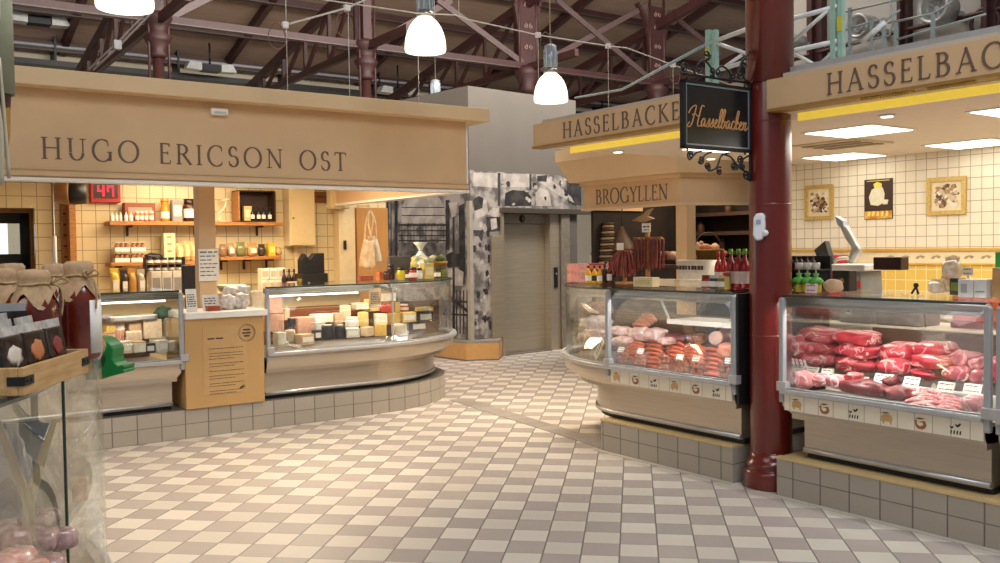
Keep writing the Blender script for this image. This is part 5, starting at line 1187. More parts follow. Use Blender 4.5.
ceil = MB().box(-2.35, WX, .12, YR, 2.45, 2.47)
struct(ceil, 'ceiling_right', mat('soffit_paint', '#ddd0bf', .6, var=.02), HA, label='pale ceiling over the meat stall')
struct(MB().box(-2.45, WX, .1, 3.6, 2.655, 2.70), 'roof_right', M['concrete2'], HA, label='flat grey roof over the meat stall')
struct(MB().box(-.2, WX, .16, .2, 2.70, 2.745), 'trim_7', M['alu'], HA, label='grey metal strip along the stall roof edge')
# fascias
def ha(px, py, y=0): return HA.px(px, py, y)
t = inframe(HA, 'stall_fascia', 'beige fascia left of the dark red column, its brown lettering running behind the hanging sign', 'sign board')
g = MB().box(-2.452, -.25, 0, .1, 2.468, 2.655).box(-2.452, -2.352, .1, 3.6, 2.468, 2.655).build('board', M['stall'], t)
MB().box(-2.46, -.25, -.008, .105, 2.45, 2.468).build('lower_trim', mat('bronze_trim', '#9a743e', .45, var=.1), t)
h0 = ha(563, 130)[0]; spx = (ha(679.5, 108)[0] - h0 - .128 * 7.62) / 10
lettering('HASSELBACKEN', h0, h0 + .128 * 8.52 + spx * 11, 2.497, .128, -.001).build('lettering', M['letter'], g)
t = inframe(HA, 'stall_fascia', 'beige fascia right of the dark red column, its brown lettering cut by the photo edge', 'sign board')
g = MB().box(-.005, WX, 0, .1, 2.468, 2.655).build('board', M['stall'], t)
MB().box(-.005, WX, -.008, .105, 2.45, 2.468).build('lower_trim', MATS['bronze_trim'], t)
h0 = ha(827, 85)[0]; hC = ha(982, 55)[0]
spx = (hC - h0 - .128 * 5.46) / 8; lettering('HASSELBACKEN', h0, h0 + .128 * 8.52 + spx * 11, 2.497, .128, -.001).build('lettering', M['letter'], g)
x, z = ha(838, 107); q = MB()
for a, b in ((870, 925), (937, 985)):
    x0 = ha(a, 95, .12)[0]; x1 = ha(b, 85, .12)[0]
    n = 18
    for i in range(n): xx = x0 + (x1 - x0) * i / n; q.slab([(xx, 2.45), (xx + .012, 2.45), (xx + .016, 2.432), (xx + .004, 2.432)], .02, .03)
q.build('gold_fringe', mat('gold_fringe', '#e2bd5c', .3, .5), t)
t = inframe(HA, 'yellow_light_cove', 'bright yellow glowing strip under the beige meat stall fascia', 'light strip')
MB().box(-2.2, -.26, .2, .22, 2.40, 2.449).box(.08, WX, .2, .22, 2.40, 2.449).build('strip', mat('yellow_strip', '#f2d250', .4, var=.03, emis=.55), t)
q = MB()
# square ceiling lights
for i, (x, y, lab) in enumerate(((-.27, 1.40, 'square ceiling light nearest above the meat scale'), (-.29, 3.1, 'square ceiling light close to the tiled wall above the right framed picture'), (-1.53, 3.08, 'square ceiling light close to the tiled wall beside the dark red column'), (.99, 1.40, 'square ceiling light nearest the right photo edge'), (.99, 3.1, 'square ceiling light by the tiled wall beyond the right photo edge'), (-1.53, 1.40, 'square ceiling light hidden behind the dark red column'))):
    t = inframe(HA, 'ceiling_light', lab, 'light', x, y, 2.45, 'square ceiling lights of the meat stall')
    g = MB().box(-.30, .30, -.29, .29, -.008, -.001).build('frame', M['white'], t); MB().box(-.275, .275, -.265, .265, -.012, -.008).build('diffuser', M['fluo'], g)
for i, (px, py) in enumerate(((887, 115), (618, 151), (711, 158))):
    x, y = HA.pz(px, py, 2.45)
    t = inframe(HA, 'downlight', ['small round downlight behind the right yellow strip', 'small round downlight left of the hanging sign', 'small round downlight just below the hanging sign'][i], 'light', x, y, 2.45)
    MB().lathe([(.05, -.012), (.055, -.006), (.055, -.001)], 18).build('ring', M['white'], t); MB().lathe([(.038, -.015), (.038, -.012)], 18).build('lens', M['fluo'], t)
x, y = HA.pz(835, 143, 2.45)
t = inframe(HA, 'ceiling_hatch', 'square ceiling vent between two lights of the meat stall', 'vent', x, y + .1, 2.45)
MB().box(-.3, .3, -.28, .28, -.012, -.001).build('frame', colmat('#c9b99f'), t)
q = MB()
for i in range(3): q.box(-.26, .26, -.2 + .16 * i, -.12 + .16 * i, -.02, -.012)
q.build('grille', colmat('#8d7a5f'), t)
# column
CX, CY = -.10, .15
t = inframe(HA, 'column', 'tall glossy dark red round column between the two meat counters', 'column', CX, CY, 0, kind='thing')
MB().lathe([(.136, .22), (.136, 2.662)], 40, cap=False).build('shaft', M['oxblood'], t)
MB().lathe([(.137, 2.655), (.153, 2.66), (.152, 4.6), (.15, 7.6)], 40).build('upper_shaft', M['oxblood'], t)
MB().lathe([(.178, 0), (.182, .012), (.18, .10), (.172, .118), (.158, .124), (.156, .132), (.168, .145), (.166, .165), (.15, .178), (.147, .19), (.142, .20), (.136, .24)], 44).build('base', M['oxblood'], t)
for zz in (1.0, 1.86, 2.40): MB().lathe([(.1365, zz), (.1385, zz + .003), (.1385, zz + .009), (.1365, zz + .012)], 40, cap=False).build('ring_joint', M['oxblood'], t)
q = MB(); q.box(.02, .10, -.152, -.120, 3.0, 3.6); q.build('plate', M['oxblood'], t) if False else None
# small white cover on the column
p = HA.w(CX, CY); 
d = Vector(ray(760, 226)); 
tt = (p.x * d.x + p.y * d.y) / (d.x * d.x + d.y * d.y) - .134 / sqrt(d.x ** 2 + d.y ** 2)
q0 = Vector((d.x * tt, d.y * tt, H0 + d.z * tt)); an = atan2(d.y, d.x) - pi / 2 - .15
t = thing('dispenser_cover', 'small white rounded plastic box fixed to the dark red column', 'dispenser', (q0.x, q0.y, q0.z - .09), an)
q = MB(); q.slab([(-.04, .03), (-.036, .14), (-.02, .17), (.015, .175), (.033, .16), (.036, .1), (.034, .05), (.015, .0), (-.02, -.005)], -.045, .03); q.build('housing', mat('white_plastic', '#dfe3ea', .3, var=.03), t, bevel=.012)
MB().blob((.035, -.03, .045), (.022, .025, .022), .05, 2).build('knob', MATS['white_plastic'], t); MB().box(-.018, .012, -.048, -.044, .10, .13).build('window', colmat('#9aa4b8', .2), t)
# hanging sign
SXS = -.15
t = inframe(HA, 'hanging_sign', 'black hanging sign with copper script on wrought iron scroll brackets on the column', 'sign', SXS, 0, 0)
SM = M['black']; y0, y1, z0, z1 = -.625, .005, 2.205, 2.625
pn = MB().box(-.012, .012, y0 + .02, y1 - .02, z0 + .02, z1 - .02).build('panel', mat('sign_black', '#161a1d', .25, var=.1), t)
q = MB()
for a, b, c, d_ in ((y0, y1, z0, z0 + .02), (y0, y1, z1 - .02, z1), (y0, y0 + .02, z0, z1), (y1 - .02, y1, z0, z1)): q.box(-.018, .018, a, b, c, d_)
fr_ = q.build('frame', SM, t)
q = MB()
for a, b, c, d_ in ((y0 + .02, y1 - .02, z0 + .02, z0 + .03), (y0 + .02, y1 - .02, z1 - .03, z1 - .02), (y0 + .02, y0 + .028, z0 + .03, z1 - .03), (y1 - .028, y1 - .02, z0 + .03, z1 - .03)): q.box(-.0165, .0165, a, b, c, d_)
q.build('grey_edge_line', colmat('#83878a', .3, metal=.3), fr_)
def spiral(q, c, r0, r1, a0, turns, rad=.006, n=26):
    pts = []
    for i in range(n + 1):
        f = i / n; a = radians(a0) + turns * 2 * pi * f; r = r0 + (r1 - r0) * f
        pts.append((0, c[0] + r * cos(a), c[1] + r * sin(a)))
    q.tube(pts, [rad * (1 - .35 * i / n) for i in range(n + 1)], 8)
    q.add([], [])
    e = pts[-1]; q.blob(e, (rad * 1.7,) * 3, 0, 1, 8, 6)
def scroll(q, pts, rad=.006): q.tube(catmull([(0, a, b) for a, b in pts], 7), rad, 8)
q = MB(); q.box(-.008, .008, .008, .022, 2.02, 2.86); scroll(q, [(.0, 2.66), (-.2, 2.66), (-.45, 2.66), (-.63, 2.66)], .008)
q.build('bracket_bar', SM, t)
q = MB()
scroll(q, [(.012, 2.86), (-.03, 2.82), (-.08, 2.76), (-.11, 2.70)]); spiral(q, (-.085, 2.71), .035, .008, 200, 1.3)
scroll(q, [(.01, 2.66), (-.05, 2.69), (-.08, 2.75), (-.06, 2.80), (-.02, 2.81)]); spiral(q, (-.04, 2.775), .035, .008, 60, 1.2)
scroll(q, [(-.16, 2.665), (-.2, 2.72), (-.26, 2.74), (-.31, 2.71)]); spiral(q, (-.17, 2.70), .032, .007, 240, 1.3); spiral(q, (-.29, 2.70), .03, .007, 20, -1.3)
scroll(q, [(-.33, 2.665), (-.37, 2.73), (-.43, 2.76), (-.49, 2.72)]); spiral(q, (-.35, 2.70), .03, .007, 240, 1.2); spiral(q, (-.47, 2.705), .034, .007, 20, -1.3)
scroll(q, [(-.5, 2.665), (-.54, 2.71), (-.6, 2.725)]); spiral(q, (-.6, 2.695), .03, .007, 80, 1.3); spiral(q, (-.40, 2.80), .028, .007, 260, 1.2); scroll(q, [(-.43, 2.76), (-.38, 2.77), (-.36, 2.80)])
q.build('top_scrollwork', SM, t)
q = MB()
scroll(q, [(.012, 2.02), (-.01, 2.07), (-.06, 2.09), (-.12, 2.12), (-.18, 2.17), (-.26, 2.185)]); spiral(q, (-.03, 2.055), .03, .007, 40, 1.3); spiral(q, (.0, 2.035), .022, .006, 200, -1.2)
scroll(q, [(.01, 2.19), (-.05, 2.165), (-.1, 2.12), (-.12, 2.09)]); spiral(q, (-.09, 2.155), .032, .007, 300, 1.3); spiral(q, (-.15, 2.115), .028, .007, 0, -1.2); spiral(q, (-.06, 2.115), .024, .006, 120, 1.2)
scroll(q, [(-.2, 2.195), (-.27, 2.17), (-.31, 2.10), (-.38, 2.075), (-.42, 2.11)]); spiral(q, (-.285, 2.075), .028, .007, 60, 1.3); spiral(q, (-.40, 2.10), .028, .007, 290, 1.3)
scroll(q, [(-.36, 2.195), (-.42, 2.17), (-.47, 2.12), (-.46, 2.16)]); spiral(q, (-.455, 2.14), .028, .007, 200, 1.3)
scroll(q, [(-.45, 2.195), (-.5, 2.18), (-.55, 2.14)]); spiral(q, (-.55, 2.165), .03, .007, 260, -1.4)
q.build('bottom_scrollwork', SM, t)
q = MB()
for yy in (-.58, -.04):
    q.lathe([(.006, 0), (.006, .05)], 8, c=(0, yy, z1 - .005))
    q.lathe([(.006, 0), (.006, .02)], 8, c=(0, yy, z0 - .015))
q.build('hanger', SM, t)
# script lettering : slanted strokes
def SCR():
    P = []; x = 0
    def put(w, *st):
        nonlocal x
        for s_ in st: P.append([(x + a + .28 * b, b) for a, b in s_])
        x += w
    put(.84, [(-.15, .18), (-.3, .0), (-.1, -.06), (.06, .12), (.16, .55), (.22, .95), (.1, 1.02), (-.2, .85), (-.35, .6)], [(.95, 1.0), (.72, 1.04), (.62, .7), (.55, .2), (.62, .0), (.85, .05)], [(-.02, .52), (.2, .62), (.45, .5), (.68, .55)])
    aa = [(.34, .34), (.2, .42), (.05, .25), (.08, .03), (.22, .05), (.34, .34), (.33, .1), (.4, .02), (.52, .12)]
    ss = [(.0, .1), (.12, .25), (.2, .44), (.24, .3), (.22, .08), (.1, .0), (.0, .06), (.12, .0), (.38, .12)]
    ee = [(.0, .12), (.14, .2), (.24, .34), (.16, .43), (.06, .3), (.08, .06), (.2, .0), (.38, .12)]
    ll = [(.0, .12), (.14, .4), (.22, .85), (.15, .98), (.06, .8), (.06, .15), (.14, .0), (.3, .12)]
    bb = [(.0, .12), (.14, .4), (.22, .85), (.15, .98), (.06, .8), (.05, .15), (.14, .0), (.28, .1), (.3, .32), (.2, .38), (.42, .34)]
    cc = [(.3, .36), (.18, .43), (.06, .28), (.07, .06), (.2, .0), (.38, .12)]
    k1 = [(.0, .12), (.14, .4), (.22, .85), (.15, .98), (.06, .8), (.04, .0)]; k2 = [(.06, .2), (.2, .42), (.28, .34), (.1, .22), (.22, .02), (.4, .12)]
    nn = [(.0, .3), (.06, .42), (.05, .0), (.12, .3), (.24, .42), (.28, .3), (.25, .05), (.32, .0), (.55, .2)]
    put(.50, aa); put(.34, ss); put(.34, ss); put(.36, ee); put(.27, ll); put(.42, bb); put(.50, aa); put(.36, cc); put(.38, k1, k2); put(.36, ee); put(.5, nn)
    return P, x
P, W = SCR(); sx = .53 / W; sz = .125
q = MB()
for side in (-1,):
    for s_ in P:
        pts = [(0, v.x, v.z) for v in catmull([(a, 0, b) for a, b in s_], 5)]
        Lf, Rt = _ribbon([((b * sx), (c * sz)) for _, b, c in pts], .0045, .0095)
        k = len(Lf); vs = []
        for xx in (.012, .0135): vs += [(xx, -.56 + p.x, 2.345 + p.y) for p in Lf] + [(xx, -.56 + p.x, 2.345 + p.y) for p in Rt]
        fs = []
        for i in range(k - 1): fs += [(i, k + i, k + i + 1, i + 1), (2 * k + i, 2 * k + i + 1, 3 * k + i + 1, 3 * k + i), (i, i + 1, 2 * k + i + 1, 2 * k + i), (k + i, 3 * k + i, 3 * k + i + 1, k + i + 1)]
        q.add(vs, fs)
q.build('script_lettering', mat('copper_letter', '#c08a55', .45, var=.1), pn)
# plinths
ledge = mat('plinth_ledge', '#cdb27f', .45, var=.05)
HAF = arc(-1.55, .95, 1.22, 180, 270, 18, .95) + [(-1.2, 0), (-.8, 0), (-.29, 0)]
t = inframe(HA, 'tiled_plinth', 'low grey tiled plinth under the meat counter left of the column', 'plinth', kind='thing')
MB().box(-1.625, -.30, .0, 1.0, 0, .235).build('tile_face', M['plinthtile'], t); MB().box(-1.63, -.30, -.004, 1.0, .236, .25).build('top_ledge', ledge, t)
t = inframe(HA, 'tiled_plinth', 'low grey tiled plinth under the meat counter right of the column', 'plinth', kind='thing')
MB().box(.078, WX, -.02, .03, 0, .235).box(.09, WX, .03, 1.0, 0, .235).build('tile_face', M['plinthtile'], t); MB().box(.07, WX, -.024, .03, .236, .25).box(.085, WX, .03, 1.0, .236, .25).build('top_ledge', ledge, t)
struct(MB().box(-1.66, -.28, -.05, -.001, 0, .003).box(.09, WX, -.07, -.021, 0, .003), 'baseboard_right', colmat('#b3aca2'), HA, label='pale cut tile strip along the meat stall plinths')
# counters
bfl = arc(-1.55, .95, .66, 180, 270, 18, .87) + [(-1.2, .08), (-.8, .08), (-.29, .08)]
cl = case(HA, 'glass meat counter full of sausages with rounded left end, left of the dark red column', HAF, bfl, 1.0, (-2.75, -.29), [(-1.535, 0, .034), (-.285, 0, .034)], M['steelw'], joints=[], end_glass=(False, False))
MB().box(-.262, -.244, .0, 1.0, .54, 1.28).build('black_end_panel', M['darkplastic'], cl)
sl = MB().box(-1.5, -.30, -.004, .0105, .553, .652).build('tile_strip', tiles('strip_tile', '#e9e0cc', '#a59b86', .1042, .5, ('X', 'Z'), .02, .02, .3, ou=.39), cl)
crf = [(.10, 0), (.5, 0), (.9, 0), (1.385, 0)]; crb = [(.215, .08), (.5, .08), (.9, .08), (1.385, .08)]
cr = case(HA, 'straight glass meat counter full of red beef, right of the dark red column', crf, crb, 1.0, (.10, 1.385), [(.105, 0, .034), (1.402, 0, .034)], M['steelw'], joints=[], end_glass=(True, True))
sr = MB().box(.125, 1.385, -.004, .0105, .553, .652).build('tile_strip', MATS['strip_tile'], cr)
c3 = case(HA, 'next glass meat counter cut off by the right photo edge', [(1.455, 0), (2.0, 0), (2.6, 0), (3.2, 0)], [(1.455, .08), (2.0, .08), (2.6, .08), (3.2, .08)], 1.0, (1.455, 3.2), [(1.463, 0, .03)], M['steelw'])
for c, x0, x1 in ((cl, -1.5, -.33), (cr, .14, 1.36)):
    MB().box(x0, x1, .034, .072, 1.2255, 1.2268).build('light_strip', mat('cool_strip', '#fff2ea', .4, emis=40.0), c)
    MB().box(x0 - .02, x1 + .02, .44, .95, .641, .72).build('raised_deck', MATS['case_deck'], c)
# animal prints on the tile strip
pig = [(-.036, .018), (-.034, .045), (-.02, .06), (.01, .062), (.03, .055), (.038, .035), (.032, .018), (.03, .004), (.022, .004), (.02, .018), (-.012, .018), (-.014, .004), (-.024, .004), (-.026, .016)]
hen = [(-.036, .05), (-.02, .055), (-.008, .042), (.008, .05), (.03, .052), (.038, .03), (.03, .012), (.012, .004), (-.014, .006), (-.026, .02), (-.03, .038)]
cow1 = [(-.006, .062), (.012, .058), (.024, .07), (.03, .062), (.02, .05), (.008, .044)]; cow2 = [(-.034, .05), (-.024, .045), (-.012, .05), (-.012, .04), (-.022, .034), (-.03, .04)]
def prints(c, xs, order):
    for x, k in zip(xs, order):
        T = Matrix.Translation((x, -.0045, .562)); q = MB()
        if k == 'pig': q.slab(pig, -.001, 0, 0, T); q.slab([(-.038, .066), (-.01, .062), (.02, .068), (.0, .074)], -.001, 0, 1, T); m2 = [colmat('#c9a06a'), colmat('#7a6a58')]
        elif k == 'hen': q.slab(hen, -.001, 0, 0, T); q.slab([(-.02, .05), (-.005, .04), (.012, .044), (.02, .03), (.0, .02), (-.016, .03)], -.0015, -.001, 1, T); q.slab([(-.034, .062), (.0, .058), (.03, .066), (.0, .07)], -.001, 0, 2, T); m2 = [colmat('#9a5f36'), colmat('#e8dcc6'), colmat('#6a4a30')]
        else:
            q.slab(cow1, -.001, 0, 0, T); q.slab(cow2, -.001, 0, 0, T)
            for i in range(4): q.slab([(-.03 + i * .017, .008), (-.022 + i * .017, .006), (-.019 + i * .017, .028), (-.027 + i * .017, .026)], -.001, 0, 0, T)
            m2 = [colmat('#2b2522')]
        q.build({'pig': 'pig_print', 'hen': 'hen_print', 'cow': 'cow_print'}[k], m2, c)
prints(sl, [HA.px(p, 380 + (p - 617) * .17, 0)[0] for p in (617, 635.5, 654, 675, 696, 716.5)], ['pig', 'hen', 'cow'] * 2)
prints(sr, [HA.px(p, 403 + (p - 797) * .155, 0)[0] for p in (797, 824.5, 854, 887, 920.5, 956)], ['pig', 'hen', 'cow'] * 2)
# back counter
t = inframe(HA, 'back_worktop', 'white worktop carrying scales behind the meat counters', 'worktop')
MB().box(-.3, 3.2, 1.02, 1.5, .0, .985).build('cabinet', M['cream'], t); MB().box(-.35, 3.2, 1.005, 1.55, .985, 1.03).build('worktop', colmat('#e6dcc6', .35), t, bevel=.006)
t = inframe(HA, 'wall_worktop', 'cream worktop standing along the tiled wall of the meat stall', 'worktop')
MB().box(-1.6, 3.2, 2.85, 3.45, .0, .95).build('cabinet', M['cream'], t); MB().box(-1.65, 3.2, 2.82, YR - .04, .95, .99).build('worktop', colmat('#e6dcc6', .35), t, bevel=.006)
# pictures on the tiled wall
def rectw(px0, py0, px1, py1): return R(HA, px0, py0, px1, py1, YR)
for i, (r_, lab) in enumerate((((806, 185, 834, 220), 'gilt framed picture of crowded pale figures, left of the bottle poster'), ((928, 177, 967, 215), 'gilt framed picture of crowded pale figures, right of the bottle poster'))):
    xa, xb, za, zb = rectw(*r_); w = xb - xa; h = zb - za
    t = inframe(HA, 'framed_picture', lab, 'picture', (xa + xb) / 2, YR, za)
    q = MB()
    for a, b, c, d_ in ((-w / 2, w / 2, 0, .04), (-w / 2, w / 2, h - .04, h), (-w / 2, -w / 2 + .04, .04, h - .04), (w / 2 - .04, w / 2, .04, h - .04)): q.box(a, b, -.03, -.001, c, d_)
    q.build('frame', mat('gilt_frame', '#c8aa62', .4, .3, var=.15, scale=60), t, bevel=.004)
    g = MB().box(-w / 2 + .04, w / 2 - .04, -.012, -.001, .04, h - .04).build('mount', colmat('#e2d3ad'), t)
    q = MB(); rr = random.Random(3 + i)
    for k in range(80):
        x_, z_ = rr.uniform(-w * .27, w * .27), rr.uniform(h * .24, h * .76); n = 7; ph = rr.uniform(0, 6)
        q.slab([(x_ + .020 * cos(ph + 2 * pi * j / n) * rr.uniform(.6, 1.5), z_ + .018 * sin(ph + 2 * pi * j / n) * rr.uniform(.6, 1.5)) for j in range(n)], -.0123 - .0001 * k, -.0121, rr.choice([0, 1, 2, 3, 1, 2, 0]))
    q.build('painted_scene', [colmat('#e6dcc8'), colmat('#5a4030'), colmat('#a5825a'), colmat('#c9b79a')], g)
xa, xb, za, zb = rectw(865, 179, 893, 219); w = xb - xa; h = zb - za
t = inframe(HA, 'poster', 'dark brown poster with pale jar shapes and an amber band', 'poster', (xa + xb) / 2, YR, za)
g = MB().box(-w / 2, w / 2, -.012, -.001, 0, h).build('sheet', colmat('#3a2516'), t)
MB().box(-w / 2 + .004, w / 2 - .004, -.0132, -.0121, .004, h * .2).build('amber_band', mat('amber_print', '#b9741c', .5, col2='#e0b24a', scale=20), g)
q = MB(); q.slab([(-.08, h * .36), (-.1, h * .55), (-.07, h * .74), (-.02, h * .8), (.05, h * .78), (.07, h * .62), (.06, h * .4), (.0, h * .33)], -.0134, -.0121, 0); q.slab([(.05, h * .36), (.1, h * .36), (.11, h * .47), (.06, h * .48)], -.0136, -.0121, 0)
q.slab([(-.04, h * .78), (-.05, h * .88), (-.01, h * .93), (.04, h * .88), (.04, h * .78)], -.0138, -.0121, 1); ring(q, -.015, h * .56, .035, .05, -.0145, -.0134); ring(q, .0, h * .46, .028, .036, -.0148, -.0134)
q.build('printed_jars', [colmat('#d8d0b4'), colmat('#d6c94f')], g)
q = MB(); 
for k in range(5): q.slab([(-w * .38 + k * w * .16, h * .08), (-w * .30 + k * w * .16, h * .07), (-w * .28 + k * w * .16, h * .18), (-w * .35 + k * w * .16, h * .2)], -.0145, -.0133)
q.slab([(-w * .4, h * .95), (w * .4, h * .95), (w * .4, h * .965), (-w * .4, h * .965)], -.0138, -.0121)
q.build('poster_print', colmat('#e9d27a'), g)
# ================================================================== MEAT
beef = meat_mat('beef', '#9c1422', '#c03848', '#efb0ac', .022, 6)
beef2 = meat_mat('beef_dark', '#86141f', '#ab303c', '#dc9694', .018, 6)
pork = meat_mat('pork', '#c9606a', '#dc8c90', '#f2cdc6', .03, 7)
fat = mat('meat_fat', '#efb9b4', .4, col2='#f6dcd2', scale=20, sss=.1)
roast = meat_mat('dark_roast', '#571319', '#7d2830', '#a05a5c', .01)
def HB(x0, y0, x1, y1, y, zmin):
    xa, xb, za, zb = R(HA, x0, y0, x1, y1, y); return xa, xb, max(za, zmin), zb
def beef_cut(px, y, zmin, lab, m, seed, name='beef_cut', rim=True, d=.10, p=2.5, cat='meat'):
    xa, xb, za, zb = HB(*px, y, zmin); w = (xb - xa) / 2; h = max(.03, (zb - za) / 2)
    t = inframe(HA, name, lab, cat, (xa + xb) / 2, y, za, rz=rd.uniform(-.2, .2))
    g = MB().blob((0, 0, h), (w, d, h), .10, seed, 24, 14, p=p, freq=2.6).build('meat', m, t)
    if rim:
        r2 = random.Random(seed); pts = []
        for i in range(22):
            a = 2 * pi * i / 22; k = .78 + .1 * sin(2 * a + seed) + r2.uniform(-.05, .05)
            pts.append((w * k * cos(a), -d * (.72 - .12 * abs(cos(a))), h + h * k * .92 * sin(a)))
        q = MB(); q.tube(pts, [.003 + .006 * abs(sin(i * .6 + seed)) for i in range(22)], 6, closed=True)
        q.build('fat_rim', fat, g)
    return t
pos = ['bottom piece', 'middle piece', 'top piece']
for nm, stk in (('first stack from the column', ((803, 351, 839, 366), (800, 341, 839, 355), (805, 327, 840, 344))), ('second stack from the column', ((838, 355, 881, 371), (840, 343, 882, 359), (839, 330, 879, 346)))):
    zt = .721
    for i, r in enumerate(stk):
        y = .62 + .01 * i
        xa, xb, za, zb = R(HA, *r, y)
        beef_cut(r, y, zt, 'big red beef joint, %s of the %s' % (pos[i], nm), beef, i + len(nm) + int(r[0]), d=.13); zt = max(zt, zt + (zb - za) * .72)
L = [((794, 335, 806, 358), 'pale red beef piece at the left end behind the first beef stack'), ((885, 342, 917, 364), 'beef joint with a pointed white fat corner, upper right of the second stack'), ((880, 358, 915, 376), 'beef joint lying under the one with the pointed fat corner'), ((914, 367, 948, 379), 'lowest beef piece of the pile in the middle of the right meat counter'), ((914, 354, 954, 369), 'middle beef piece of the pile in the middle of the right meat counter'), ((917, 341, 957, 357), 'top beef piece with brown crust on the middle pile of the right meat counter'), ((946, 365, 973, 382), 'beef slice with a white fat ring below the big joint near the right post'), ((951, 351, 980, 373), 'large dark red beef joint near the right post of the meat counter'), ((974, 369, 988, 383), 'small beef piece touching the right post at the bottom'), ((975, 357, 988, 371), 'small beef piece touching the right post at the top'), ((993, 355, 1010, 385), 'beef piece in the next counter beyond the right post')]
for i, (r, lab) in enumerate(L):
    beef_cut(r, .52 + .03 * (i % 2) + (.05 if i in (1, 5, 7, 9) else 0), .721 if i != 10 else .66, lab, beef2 if i == 7 else beef, 40 + i, d=.11)
F_ = [((794, 371, 813, 389), 'pale pink pork piece at the left front corner of the right meat counter', pork), ((812, 373, 829, 386), 'pink pork chop, second from the left in the front row', pork), ((829, 374, 846, 388), 'pink pork slice left of the dark roasts', pork), ((846, 372, 862, 383), 'reddish pork strip behind the dark roasts', beef2), ((842, 380, 889, 395), 'long dark red roast in the front row of the right meat counter', roast), ((884, 377, 898, 387), 'short dark roast behind the round dark one', roast), ((885, 386, 911, 400), 'round dark roast right of the long dark one', roast)]
for i, (r, lab, m) in enumerate(F_): beef_cut(r, .20 + .06 * (i % 2) if i != 5 else .34, .642, lab, m, 70 + i, 'pork_cut' if m is pork else 'roast', rim=m is pork, d=.07, p=2.3)
strip = meat_mat('meat_strip', '#a83f49', '#cf7f80', '#ebc3bd', .03, 20)
for g, (x0, x1, y0, y1, nn, tilt) in enumerate(((910, 938, 391, 406, 8, .5), (932, 962, 396, 409, 8, -.1))):
    for k in range(nn):
        f = k / (nn - 1); px = x0 + (x1 - x0) * (.2 + .6 * ((k * 37) % nn) / nn); py = y0 + (y1 - y0) * f
        x, z = HA.px(px, py, .30 - .2 * f); Lh = .085
        o = MB().tube(catmull([(-Lh, .03 * tilt, -.012), (-.03, .0, .004), (.03, -.005 * tilt, .008), (Lh, -.04 * tilt, -.006)], 5), [.006] + [.013] * 14 + [.006], 8)
        soloF(HA, o, 'meat_strip', strip, 'pink beef strip in the %s heap of strips in the right meat counter' % ['left', 'right'][g], 'meat', x, .30 - .2 * f, max(.66, z), rz=tilt * .6 + rd.uniform(-.3, .3), group='beef strips in the %s heap' % ['left', 'right'][g])
beef_cut((963, 395, 986, 411), .14, .642, 'pale pink flat pork slab at the right front corner of the meat counter', pork, 99, 'pork_cut', d=.06)
ribs = mat('rib_pink', '#e9c2b8', .4, col2='#f6e2da', scale=20)
for i in range(4):
    x, z = HA.px(794 + i * 4, 363 + i * .6, .4); soloF(HA, MB().tube([(-.016, 0, .03), (0, -.005, 0), (.018, -.01, -.035)], .0085, 8), 'rib_slice', ribs, 'white rib slice, %s from left of the small row in right meat counter' % ORD[i], 'meat', x, .4, max(.70, z), group='white rib slices')
q = inframe(HA, 'divider_rail', 'thin white divider rail between the beef and the front row', 'rail'); MB().box(.14, 1.36, .405, .425, .642, .735).build('rail', M['white'], q, bevel=.003)
for i, (a, b, c, d_, y) in enumerate(((791, 366, 803, 372, .36), (805, 367, 817, 374, .36), (820, 369, 832, 376, .36), (848, 376, 866, 386, .3), (873, 374, 891, 383, .34), (902, 377, 918, 387, .30), (936, 382, 953, 392, .32), (962, 384, 980, 394, .32))):
    xa, xb, za, zb = R(HA, a, b, c, d_, y); card(HA, (xa + xb) / 2, y, max(.70, za), xb - xa, (zb - za) * 1.1, 'white price card, %s from the left in the right meat counter' % ORD[i], .5, face=colmat('#ece4d6'), seed=i)
xa, xb, za, zb = R(HA, 957, 347, 975, 353, .66); card(HA, (xa + xb) / 2, .66, .88, xb - xa, .045, 'white price card standing on the beef near the right post', .4)
# ---- left counter
saus = mat('sausage_orange', '#bf3d22', .3, col2='#e0704c', scale=8, coat=.4)
sausd = mat('sausage_dark', '#5b2117', .35, col2='#8a3d2a', scale=14, coat=.3)
endm = mat('sausage_end', '#b2694e', .5, var=.15, scale=40)
piles = ((626, 645, 338, 358), (645, 664, 340, 366), (666, 687, 343, 367), (685, 706, 345, 366), (704, 725, 349, 377))
for i, (x0, x1, y0, y1) in enumerate(piles):
    nn = 7
    for k in range(nn):
        f = k / (nn - 1); y = .62 - .34 * f; py = y0 + (y1 - y0) * f
        xa, z = HA.px(x0 - 1.5, py, y); xb = HA.px(x1 + 1.5, py, y)[0]; w = (xb - xa) / 2; rad = .0150
        o = MB().tube(catmull([(-w, .02, -.006), (-w * .4, 0, .006), (w * .4, -.01, .004), (w, -.03, -.012)], 5), [.006] + [rad] * 14 + [.006], 8)
        soloF(HA, o, 'sausage', saus, 'orange red sausage, %s from top of %s striped pile in left meat counter' % (ORD[k], ORD[i]), 'sausage', (xa + xb) / 2, y, max(z, .66), group='orange sausages, %s pile' % ORD[i])
